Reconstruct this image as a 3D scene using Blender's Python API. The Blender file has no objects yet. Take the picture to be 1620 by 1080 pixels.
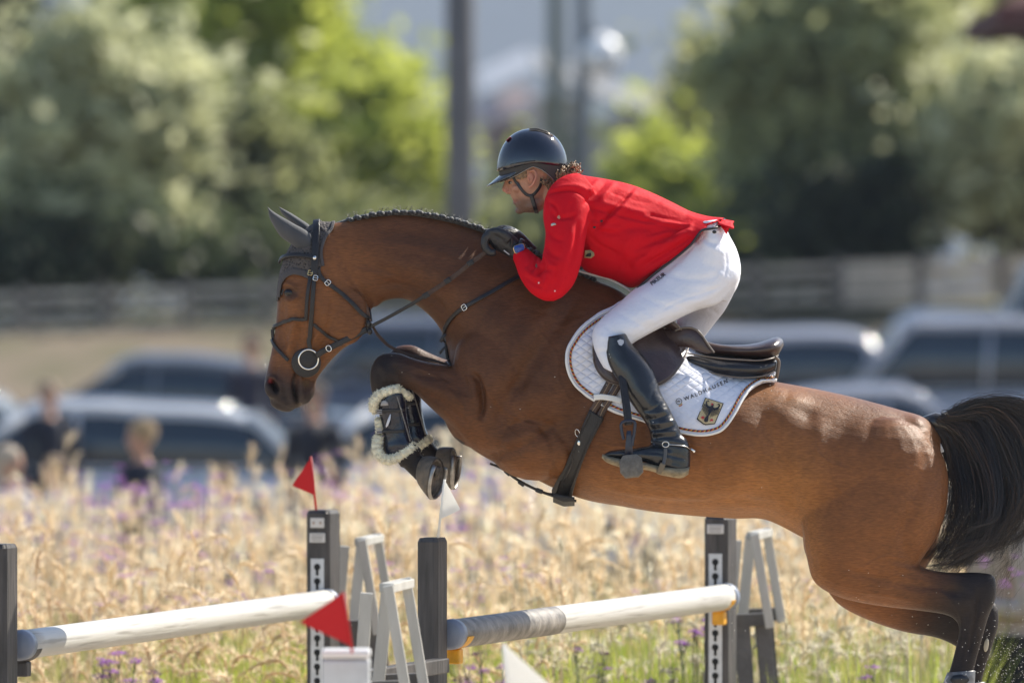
import bpy, bmesh, math, random
import numpy as np
from mathutils import Vector, Matrix
from mathutils.bvhtree import BVHTree
R = math.radians
rnd = random.Random(7)
SC = bpy.context.scene
COL = SC.collection

# ------------------------------------------------------------------ camera
cam_d = bpy.data.cameras.new('camera')
cam = bpy.data.objects.new('camera', cam_d); COL.objects.link(cam)
cam.location = (0, -30, 2.5)
cam.rotation_euler = (R(90) - math.atan(90/13500.0), 0, 0)
cam_d.sensor_width = 36; cam_d.lens = 300
cam_d.clip_start = 1; cam_d.clip_end = 12000
cam_d.dof.use_dof = True; cam_d.dof.focus_distance = 29.75; cam_d.dof.aperture_fstop = 2.7
cam_d.dof.aperture_blades = 0
SC.camera = cam
# ------------------------------------------------------------------ light
SUN_DIR = Vector((0.85, 0.72, 1.0)).normalized()
sun_el = math.asin(SUN_DIR.z); sun_az = math.atan2(SUN_DIR.x, SUN_DIR.y)
w = bpy.data.worlds.new("World"); SC.world = w; w.use_nodes = True
nt = w.node_tree; bg = nt.nodes['Background']
sky = nt.nodes.new('ShaderNodeTexSky'); sky.sky_type = 'NISHITA'; sky.sun_disc = False
sky.sun_elevation = sun_el; sky.sun_rotation = sun_az
sky.air_density = 1.0; sky.dust_density = 0.7; sky.ozone_density = 1.0
nt.links.new(sky.outputs[0], bg.inputs[0]); bg.inputs[1].default_value = 0.10
sl = bpy.data.lights.new('sun', 'SUN'); sl.energy = 5.0; sl.angle = R(0.53); sl.color = (1, .93, .80)
so = bpy.data.objects.new('sun', sl); COL.objects.link(so)
so.rotation_euler = SUN_DIR.to_track_quat('Z', 'Y').to_euler(); so.location = (20, 20, 40)
SC.view_settings.view_transform = 'Standard'; SC.view_settings.look = 'None'
SC.view_settings.gamma = 1; SC.view_settings.use_curve_mapping = False
SC.view_settings.exposure = 0.88
SC.cycles.use_denoising = True
SC.cycles.max_bounces = 8; SC.cycles.diffuse_bounces = 3; SC.cycles.glossy_bounces = 3
SC.cycles.transmission_bounces = 4; SC.cycles.transparent_max_bounces = 8; SC.cycles.volume_bounces = 0
SC.cycles.sample_clamp_indirect = 6; SC.cycles.caustics_reflective = False; SC.cycles.caustics_refractive = False

# ------------------------------------------------------------------ measuring helpers (450 px of the photo per metre at the horse)
S = 450.0
def H(px, py, y=0.0):
    f = 1 + y/30.0
    return Vector(((px-810)/S*f, y, 2.5-(py-450)/S*f))
def Wd(px, py, D): return H(px, py, D-30)

# ------------------------------------------------------------------ scene-graph helpers
def tagit(o, label=None, cat=None, group=None, kind=None):
    if label: o['label'] = label
    if cat: o['category'] = cat
    if group: o['group'] = group
    if kind: o['kind'] = kind
    return o
def thing(name, label, cat, loc=(0, 0, 0), group=None, rz=0):
    o = bpy.data.objects.new(name, None); COL.objects.link(o); o.location = loc; o.rotation_euler = (0, 0, rz)
    o.empty_display_size = .1
    return tagit(o, label, cat, group)
def link(name, me, mats, parent=None, smooth=True):
    o = bpy.data.objects.new(name, me); COL.objects.link(o)
    if not isinstance(mats, (list, tuple)): mats = [mats]
    if len(me.materials) == 0:
        for m in mats: me.materials.append(m)
    if smooth: me.polygons.foreach_set('use_smooth', [True]*len(me.polygons))
    if parent is not None:
        o.parent = parent
        o.matrix_parent_inverse = parent_mat(parent).inverted()
    return o
def parent_mat(p):
    m = Matrix.LocRotScale(p.location, p.rotation_euler, p.scale)
    if p.parent: m = parent_mat(p.parent) @ p.matrix_parent_inverse @ m
    return m
class MB:
    """collects verts / faces of one mesh"""
    def __init__(s): s.v = []; s.f = []; s.mi = []
    def add(s, vs, fs, mi=0):
        n = len(s.v); s.v += [tuple(v) for v in vs]
        s.f += [tuple(n+i for i in f) for f in fs]; s.mi += [mi]*len(fs); return s
    def mesh(s, name='m'):
        me = bpy.data.meshes.new(name); me.from_pydata(s.v, [], s.f); me.update()
        if any(s.mi): me.polygons.foreach_set('material_index', s.mi)
        return me
    def build(s, name, mats, parent=None, smooth=True, fix=True):
        me = s.mesh(name)
        if fix:
            bm = bmesh.new(); bm.from_mesh(me); bmesh.ops.recalc_face_normals(bm, faces=bm.faces); bm.to_mesh(me); bm.free()
        mats = mats if isinstance(mats, (list, tuple)) else [mats]
        for m in mats: me.materials.append(m)
        return link(name, me, mats, parent, smooth)
    # --- shapes
    def box(s, c, d, rot=None, mi=0, bev=0):
        c = Vector(c); hx, hy, hz = d[0]/2, d[1]/2, d[2]/2
        if bev:
            bm = bmesh.new(); bmesh.ops.create_cube(bm, size=1, matrix=Matrix.Diagonal((d[0], d[1], d[2], 1)))
            bmesh.ops.bevel(bm, geom=bm.edges[:], offset=bev, segments=2, affect='EDGES', profile=.5)
            vs = [v.co.copy() for v in bm.verts]; bm.verts.index_update()
            fs = [[v.index for v in f.verts] for f in bm.faces]; bm.free()
        else:
            vs = [Vector((x, y, z)) for x in (-hx, hx) for y in (-hy, hy) for z in (-hz, hz)]
            fs = [(0,1,3,2),(4,6,7,5),(0,4,5,1),(2,3,7,6),(0,2,6,4),(1,5,7,3)]
        if rot is not None: vs = [rot @ v for v in vs]
        return s.add([c+v for v in vs], fs, mi)
    def bar(s, a, b, w, h, side=Vector((0,1,0)), mi=0, bev=0):
        a = Vector(a); b = Vector(b); t = (b-a); L = t.length; t.normalize()
        u = (side - t*side.dot(t)).normalized(); n = t.cross(u)
        rot = Matrix((u, n, t)).transposed()
        return s.box((a+b)/2, (w, h, L), rot, mi, bev)
    def rings(s, rings, cap=True, mi=0, closed=False):
        n = len(rings[0]); base = len(s.v)
        for r in rings: s.v += [tuple(p) for p in r]
        fs = []
        m = len(rings)
        for i in range(m if closed else m-1):
            j = (i+1) % m
            for k in range(n):
                k2 = (k+1) % n
                fs.append((base+i*n+k, base+i*n+k2, base+j*n+k2, base+j*n+k))
        if cap and not closed:
            for ri in (0, m-1):
                c = sum((Vector(p) for p in rings[ri]), Vector())/n
                ci = len(s.v); s.v.append(tuple(c))
                for k in range(n):
                    a, b = base+ri*n+k, base+ri*n+(k+1) % n
                    fs.append((ci, b, a) if ri == 0 else (ci, a, b))
        s.f += fs; s.mi += [mi]*len(fs); return s
    def tube(s, pts, r, n=10, mi=0, cap=True, closed=False, ref=Vector((0,1,0))):
        pts = [Vector(p) for p in pts]; m = len(pts)
        rr = r if hasattr(r, '__len__') else [r]*m
        rings = []
        for i, p in enumerate(pts):
            a = pts[(i-1) % m] if (closed or i > 0) else p
            b = pts[(i+1) % m] if (closed or i < m-1) else p
            t = (b-a).normalized()
            u = ref - t*ref.dot(t)
            if u.length < .05: u = Vector((1,0,.3)) - t*Vector((1,0,.3)).dot(t)
            u.normalize(); v = t.cross(u)
            r_ = rr[i]; ru, rv = r_ if hasattr(r_, '__len__') else (r_, r_)
            rings.append([p + u*(ru*math.sin(2*math.pi*k/n)) - v*(rv*math.cos(2*math.pi*k/n)) for k in range(n)])
        return s.rings(rings, cap, mi, closed)
    def sphere(s, c, r, n=16, m=10, rot=None, mi=0):
        c = Vector(c); r = r if hasattr(r, '__len__') else (r, r, r)
        rings = []
        for i in range(1, m):
            th = math.pi*i/m
            ring = []
            for k in range(n):
                ph = 2*math.pi*k/n
                v = Vector((r[0]*math.sin(th)*math.cos(ph), r[1]*math.sin(th)*math.sin(ph), r[2]*math.cos(th)))
                ring.append(c + (rot @ v if rot else v))
            rings.append(ring)
        base = len(s.v); s.rings(rings, cap=False, mi=mi)
        for ri, z in ((0, r[2]), (m-2, -r[2])):
            v = Vector((0,0,z)); ci = len(s.v); s.v.append(tuple(c + (rot @ v if rot else v)))
            for k in range(n):
                s.f.append((ci, base+ri*n+k, base+ri*n+(k+1) % n)); s.mi.append(mi)
        return s

def cr(vals, sub, closed=False):
    """Catmull-Rom through rows of numbers"""
    A = np.array(vals, float); n = len(A); out = []
    segs = n if closed else n-1
    for i in range(segs):
        if closed: p0, p1, p2, p3 = A[(i-1) % n], A[i], A[(i+1) % n], A[(i+2) % n]
        else:
            p1, p2 = A[i], A[i+1]
            p0 = A[i-1] if i > 0 else 2*p1-p2
            p3 = A[i+2] if i < n-2 else 2*p2-p1
        for k in range(sub):
            t = k/sub
            out.append(.5*((2*p1)+(-p0+p2)*t+(2*p0-5*p1+4*p2-p3)*t*t+(-p0+3*p1-3*p2+p3)*t**3))
    if not closed: out.append(A[-1])
    return np.array(out)

def loft_ab(mb, st, sub=5, n=36, mi=0, mirror=False, cap=True):
    """cross-sections in the photo's side plane: rows (ax, ay, bx, by, y, halfwidth[, k]); a = upper/front edge, b = lower/back edge;
    k > 0.5 puts the widest place nearer b"""
    rows = [list(r)+[.5]*(7-len(r)) for r in st]
    C = cr(rows, sub)
    rings = []
    for ax, ay, bx, by, yc, hw, k in C:
        hw = max(hw, .003); k = min(max(k, .25), .75)
        g = math.log(k)/math.log(.5)
        ring = []
        for i in range(n):
            th = 2*math.pi*i/n
            t = ((1-math.cos(th))/2)**g
            y = yc + hw*math.sin(th)
            ring.append(H(ax+(bx-ax)*t, ay+(by-ay)*t, y))
        rings.append(ring)
    mb.rings(rings, cap, mi)
    if mirror:
        mb.rings([[Vector((p.x, -p.y, p.z)) for p in r] for r in rings], cap, mi)
def chain(mb, pts, sub=4, n=20, mi=0):
    """limb through (px, py, y, r_in_plane_px, r_lateral_m)"""
    C = cr(pts, sub)
    mb.tube([H(c[0], c[1], c[2]) for c in C], [(c[4], c[3]/S) for c in C], n, mi)

def remesh(mb, voxel, smooth=2, name='body'):
    me = mb.mesh(name); o = bpy.data.objects.new('tmp', me); COL.objects.link(o)
    m = o.modifiers.new('r', 'REMESH'); m.mode = 'VOXEL'; m.voxel_size = voxel; m.use_smooth_shade = True
    dg = bpy.context.evaluated_depsgraph_get()
    out = bpy.data.meshes.new_from_object(o.evaluated_get(dg)); out.name = name
    bpy.data.objects.remove(o); bpy.data.meshes.remove(me)
    if smooth: lap(out, smooth)
    return out
def coords(me):
    a = np.empty(len(me.vertices)*3); me.vertices.foreach_get('co', a); return a.reshape(-1, 3)
def normals(me):
    a = np.empty(len(me.vertices)*3, np.float32); me.vertices.foreach_get('normal', a); return a.reshape(-1, 3).astype(float)
def setco(me, a): me.vertices.foreach_set('co', a.ravel()); me.update()
def lap(me, it, lam=.55, mask=None):
    e = np.empty(len(me.edges)*2, np.int64); me.edges.foreach_get('vertices', e); e = e.reshape(-1, 2)
    a = coords(me); n = len(a)
    cnt = np.bincount(e.ravel(), minlength=n).astype(float); cnt[cnt == 0] = 1
    for q in range(it*2):
        s = np.zeros_like(a)
        for k in range(3):
            s[:, k] = np.bincount(e[:, 0], a[e[:, 1], k], n)+np.bincount(e[:, 1], a[e[:, 0], k], n)
        l = lam if q % 2 == 0 else -lam*.93
        d = (s/cnt[:, None]-a)*l
        if mask is not None: d *= mask[:, None]
        a = a + d
    setco(me, a)
def to_px(a):
    f = 1 + a[:, 1]/30.0
    return np.stack([810 + a[:, 0]*S/f, 450 - (a[:, 2]-2.5)*S/f], 1)
def segdist(P, path):
    """distance in px from points to polyline, and the 0..1 position along it"""
    path = cr(path, 6) if len(path) > 2 else np.array(path, float)
    best = np.full(len(P), 1e9); tt = np.zeros(len(P)); L = np.linalg.norm(np.diff(path, axis=0), axis=1); cum = np.concatenate([[0], np.cumsum(L)])
    for i in range(len(path)-1):
        a, b = path[i], path[i+1]; ab = b-a; l2 = (ab@ab) or 1e-9
        t = np.clip(((P-a)@ab)/l2, 0, 1); d = np.linalg.norm(P-(a+t[:, None]*ab), axis=1)
        m = d < best; best[m] = d[m]; tt[m] = (cum[i]+t[m]*L[i])/cum[-1]
    return best, tt
def sculpt(me, feats, side='both'):
    """feats: ('line', pts, width_px, height_m) or ('blob', cx, cy, rx, ry, angle, height_m); along the normal, on the sides"""
    a = coords(me); N = normals(me); P = to_px(a)
    wside = np.abs(N[:, 1])**.7
    if side == 'near': wside = wside*(N[:, 1] < 0)
    d = np.zeros(len(a))
    for f in feats:
        yr = None
        if f[0] == 'line':
            dist, t = segdist(P, f[1]); fade = np.clip(np.minimum(t, 1-t)*5+.15, 0, 1)
            d += f[3]*np.exp(-(dist/f[2])**2)*fade*wside
        else:
            _, cx, cy, rx, ry, an, h = f; c, s_ = math.cos(R(an)), math.sin(R(an))
            X = P[:, 0]-cx; Y = P[:, 1]-cy; u = (X*c+Y*s_)/rx; v = (-X*s_+Y*c)/ry
            d += h*np.exp(-(u*u+v*v))*wside
    setco(me, a+N*d[:, None])
def paint(me, name, fn):
    """per-vertex colour attribute from fn(px, coords, normals) -> (n,3)"""
    a = coords(me); c = fn(to_px(a), a, normals(me))
    at = me.color_attributes.new(name, 'FLOAT_COLOR', 'POINT')
    at.data.foreach_set('color', np.concatenate([c, np.ones((len(c), 1))], 1).astype(np.float32).ravel())
def sm(x, a, b):
    t = np.clip((x-a)/(b-a), 0, 1); return t*t*(3-2*t)

# ------------------------------------------------------------------ materials
def newmat(name):
    m = bpy.data.materials.new(name); m.use_nodes = True; return m, m.node_tree, m.node_tree.nodes['Principled BSDF']
def sock(b, n):
    return b.inputs[n]
def mat(name, col, rough=.6, metal=0, spec=.5, noise=0, nscale=30, bump=0, bscale=200, coat=0, sheen=0, trans=0, var2=None, detail=4, stretch=None, attr=None, bdist=.01, sss=0):
    m, nt, b = newmat(name)
    b.inputs['Roughness'].default_value = rough; b.inputs['Metallic'].default_value = metal
    b.inputs['Specular IOR Level'].default_value = spec; b.inputs['Coat Weight'].default_value = coat
    b.inputs['Coat Roughness'].default_value = .08
    b.inputs['Sheen Weight'].default_value = sheen; b.inputs['Base Color'].default_value = (*col, 1)
    if sss: b.inputs['Subsurface Weight'].default_value = sss; b.inputs['Subsurface Scale'].default_value = .02
    tc = nt.nodes.new('ShaderNodeTexCoord'); src = tc.outputs['Object']
    if stretch:
        mp = nt.nodes.new('ShaderNodeMapping'); mp.inputs['Scale'].default_value = stretch; nt.links.new(src, mp.inputs[0]); src = mp.outputs[0]
    colsock = None
    if attr:
        at = nt.nodes.new('ShaderNodeAttribute'); at.attribute_name = attr; colsock = at.outputs['Color']
    if noise:
        nz = nt.nodes.new('ShaderNodeTexNoise'); nz.inputs['Scale'].default_value = nscale; nz.inputs['Detail'].default_value = detail
        nt.links.new(src, nz.inputs['Vector'])
        rg = nt.nodes.new('ShaderNodeMapRange'); nt.links.new(nz.outputs['Fac'], rg.inputs[0]); rg.inputs[1].default_value = .3; rg.inputs[2].default_value = .7
        mx = nt.nodes.new('ShaderNodeMix'); mx.data_type = 'RGBA'
        nt.links.new(rg.outputs[0], mx.inputs[0])
        if attr:
            mu = nt.nodes.new('ShaderNodeMix'); mu.data_type = 'RGBA'; mu.blend_type = 'MULTIPLY'; mu.inputs[0].default_value = 1
            mx.inputs[6].default_value = (1-noise, 1-noise, 1-noise, 1); mx.inputs[7].default_value = (1+noise*.5, 1+noise*.5, 1+noise*.5, 1)
            nt.links.new(colsock, mu.inputs[6]); nt.links.new(mx.outputs[2], mu.inputs[7]); colsock = mu.outputs[2]
        else:
            c2 = var2 if var2 else tuple(c*(1-noise) for c in col); c1 = col if var2 else tuple(min(1, c*(1+noise*.5)) for c in col)
            mx.inputs[6].default_value = (*c2, 1); mx.inputs[7].default_value = (*c1, 1); colsock = mx.outputs[2]
    if colsock is not None: nt.links.new(colsock, b.inputs['Base Color'])
    if bump:
        n2 = nt.nodes.new('ShaderNodeTexNoise'); n2.inputs['Scale'].default_value = bscale; n2.inputs['Detail'].default_value = 3
        nt.links.new(src, n2.inputs['Vector'])
        bp = nt.nodes.new('ShaderNodeBump'); bp.inputs['Strength'].default_value = bump; bp.inputs['Distance'].default_value = bdist
        nt.links.new(n2.outputs['Fac'], bp.inputs['Height']); nt.links.new(bp.outputs[0], b.inputs['Normal'])
    if trans:
        tr = nt.nodes.new('ShaderNodeBsdfTranslucent'); ms = nt.nodes.new('ShaderNodeMixShader'); ms.inputs[0].default_value = trans
        if colsock is not None: nt.links.new(colsock, tr.inputs[0])
        else: tr.inputs[0].default_value = (*col, 1)
        nt.links.new(b.outputs[0], ms.inputs[1]); nt.links.new(tr.outputs[0], ms.inputs[2])
        nt.links.new(ms.outputs[0], nt.nodes['Material Output'].inputs['Surface'])
    return m

# ------------------------------------------------------------------ draping on a surface seen from the side
class Surf:
    def __init__(s, objs):
        vs, fs = [], []
        for o in objs:
            me = o.data if hasattr(o, 'data') else o
            n = len(vs); vs += [tuple(x) for x in coords(me)]
            fs += [[n+i for i in p.vertices] for p in me.polygons]
        s.b = BVHTree.FromPolygons(vs, fs)
    def hit(s, px, py):
        o = Vector((0, -30, 2.5)); d = (H(px, py, 0)-o).normalized()
        p, n, i, t = s.b.ray_cast(o+d*20, d)
        if p is None: return None, None
        if n.dot(d) > 0: n = -n
        return p, n
def drape_pts(surf, path, off, fallback=None):
    """(points, normals) along a px path on the near side; rows may carry an explicit y as third number"""
    out = []; last = None
    for r in path:
        if len(r) > 2 and r[2] is not None and not math.isnan(r[2]):
            out.append((H(r[0], r[1], r[2]), Vector((0,-1,0)))); last = out[-1]; continue
        p, n = surf.hit(r[0], r[1])
        if p is None:
            y = last[0].y if last else (fallback or 0)
            out.append((H(r[0], r[1], y), Vector((0,-1,0))))
        else: out.append((p+n*off, n))
        last = out[-1]
    return out
def relax(pn, it=3):
    P = [p.copy() for p, n in pn]; N = [n.copy() for p, n in pn]
    for _ in range(it):
        Q = [p.copy() for p in P]; M = [n.copy() for n in N]
        for i in range(1, len(P)-1):
            y = (P[i-1].y+P[i].y*2+P[i+1].y)/4; Q[i].y = min(y, P[i].y+.002)
            M[i] = (N[i-1]+N[i]*2+N[i+1]).normalized()
        P, N = Q, M
    return list(zip(P, N))
def ribbon(mb, pn, width, thick=.003, mi=0, closed=False):
    """flat strap with rounded edges along (point, normal) pairs; width in m, may be a list"""
    m = len(pn); rings = []
    for i in range(m):
        p, n = pn[i]
        a = pn[(i-1) % m][0] if (closed or i > 0) else p; b = pn[(i+1) % m][0] if (closed or i < m-1) else p
        t = (b-a).normalized(); u = n.cross(t).normalized(); nn = t.cross(u).normalized()
        w_ = (width[i] if hasattr(width, '__len__') else width)/2; h = thick/2
        prof = [(-w_, 0), (-w_*.93, h), (-w_*.5, h*1.1), (0, h*1.1), (w_*.5, h*1.1), (w_*.93, h), (w_, 0), (w_*.93, -h), (0, -h), (-w_*.93, -h)]
        rings.append([p+u*x+nn*z for x, z in prof])
    mb.rings(rings, True, mi, closed)
def strap(mb, surf, path, wpx, off=.004, thick=.003, sub=8, rel=3, mi=0):
    rows = [list(r)+[float('nan')]*(3-len(r)) for r in path]
    C = cr([r[:2] for r in rows], sub) if len(rows) > 2 else np.array([[rows[0][0]+(rows[1][0]-rows[0][0])*k/(sub*2), rows[0][1]+(rows[1][1]-rows[0][1])*k/(sub*2)] for k in range(sub*2+1)])
    ys = None
    if any(r[2] is not None and not math.isnan(r[2]) for r in rows):
        C = cr([[r[0], r[1], r[2]] for r in rows], sub) if len(rows) > 2 else C
    pn = drape_pts(surf, [list(c) for c in C], off)
    pn = relax(pn, rel)
    ribbon(mb, pn, wpx/S, thick, mi); return pn
def drape_mesh(surf, verts2, faces, off, name, mats, parent, back=None, smooth=True):
    """2-D px mesh laid on the near surface"""
    vs = []
    for x, y in verts2:
        p, n = surf.hit(x, y)
        vs.append(p+n*off if p is not None else H(x, y, 0))
    mb = MB(); mb.add(vs, faces); return mb.build(name, mats, parent, smooth, fix=False)
def mirror_y(me, name):
    m2 = me.copy(); m2.name = name; a = coords(m2); a[:, 1] *= -1; setco(m2, a); m2.flip_normals(); return m2

def both_sides(mb, name, m, parent, **k):
    """the near piece and its mirrored twin on the far side, each an object of its own"""
    o = mb.build(name, m, parent, **k); o2 = link(name, mirror_y(o.data, name), m, parent)
    return o, o2
# ================================================================== HORSE
horse = thing('horse', 'bay showjumping horse with plaited mane in mid leap over the rails', 'horse', H(1100, 1575, 0))
hb = MB()
# trunk
loft_ab(hb, [
 (712,545,716,640,0,.10),(735,480,748,706,0,.185),(790,432,800,731,0,.235),(870,424,868,768,0,.262,.55),
 (930,440,925,790,0,.275,.56),(985,463,985,801,0,.29,.56),(1040,510,1040,810,0,.305,.54),(1100,556,1100,816,0,.312,.52),
 (1160,590,1160,820,0,.312,.5),(1225,603,1212,822,0,.30,.48),(1290,615,1270,850,0,.285,.5),(1350,628,1330,880,0,.28,.5),
 (1420,647,1410,880,0,.255,.5),(1465,662,1460,850,0,.20,.5),(1488,690,1488,800,0,.12,.5)], sub=6, n=56)
# neck
loft_ab(hb, [
 (500,352,560,470,0,.070,.5),(532,352,590,486,0,.078,.5),(575,344,611,475,0,.08,.55),(630,338,640,473,0,.083,.6),(690,345,664,486,0,.095,.62),
 (745,359,690,511,0,.12,.62),(800,380,707,545,0,.15,.62),(850,401,716,600,0,.18,.6),(905,426,745,690,0,.205,.58),(955,449,820,735,0,.22,.56)], sub=6, n=48)
# head
loft_ab(hb, [
 (505,350,572,440,0,.068),(484,364,583,470,0,.085,.45),(462,388,588,492,0,.098,.42),(446,425,587,510,0,.108,.40),(440,460,576,526,0,.108,.42),
 (438,492,560,540,0,.095,.46),(435,522,541,553,0,.078,.5),(430,552,522,572,0,.066,.5),(424,580,506,592,0,.06,.45),(419,600,500,604,0,.062,.4),(419,616,499,620,0,.06,.42),
 (426,629,492,632,0,.052,.45),(438,640,482,639,0,.042,.45),(450,647,472,645,0,.028,.5)], sub=6, n=44)
# hind legs
def hind(y, near):
    if near:
        st = [(1275,690,1470,680,y*.6,.12),(1258,760,1497,735,y*.8,.145),(1268,830,1499,795,y,.145),(1277,885,1484,845,y,.125),(1290,922,1459,884,y,.10),
          (1330,945,1456,893,y,.085),(1385,957,1466,899,y,.07),(1450,965,1500,905,y,.055),(1496,972,1548,905,y,.046),(1514,984,1573,912,y,.044),(1517,1000,1575,945,y,.042),
          (1513,1020,1564,975,y,.036),(1508,1040,1554,1010,y,.030),(1502,1061,1542,1055,y,.031),(1494,1085,1536,1088,y,.036),(1490,1105,1532,1110,y,.038),(1500,1128,1530,1122,y,.03),(1516,1146,1548,1136,y,.032)]
    else:
        st = [(1290,740,1470,720,y*.6,.12),(1285,830,1490,800,y,.13),(1292,905,1480,870,y,.11),(1306,930,1462,905,y,.09),(1330,958,1462,925,y,.08),(1375,981,1480,938,y,.065),
          (1430,999,1515,945,y,.052),(1480,1008,1560,945,y,.045),(1512,1022,1577,958,y,.042),(1534,1040,1580,985,y,.038),(1536,1060,1573,1012,y,.032),(1530,1075,1564,1040,y,.030),
          (1520,1098,1553,1078,y,.031),(1510,1122,1546,1118,y,.037),(1510,1140,1546,1136,y,.036),(1522,1158,1550,1148,y,.03),(1538,1172,1568,1158,y,.032)]
    loft_ab(hb, st, sub=5, n=30)
hind(-.155, True); hind(.155, False)
# fore legs
def fore(y, dx, dy):
    st = [(800,520,840,735,y*.8,.10),(765,560,800,737,y,.105),(738,573,765,722,y,.10),(712,577,735,700,y,.09),(684,574,706,668,y,.074),(655,567,676,640,y,.060),(628,558,652,618,y,.052),
      (602,561,632,614,y,.049),(588,578,624,615,y,.046),(585,602,624,621,y,.043),(592,634,628,632,y,.036),(602,662,636,655,y,.030),(612,690,645,682,y,.030),(622,715,656,700,y,.034),(634,740,668,712,y,.036)]
    st = [(a+dx*min(1, max(0, (760-a)/120)), b+dy*min(1, max(0, (760-a)/120)), c+dx*min(1, max(0, (760-c)/120)), d+dy*min(1, max(0, (760-c)/120)), e, f) for a, b, c, d, e, f in st]
    loft_ab(hb, st, sub=5, n=28)
    chain(hb, [(646+dx,722+dy,y,18,.034),(658+dx,735+dy,y,17,.031),(670+dx,742+dy,y,22,.036)])
fore(-.135, 0, 0); fore(.135, 24, -12)
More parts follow.
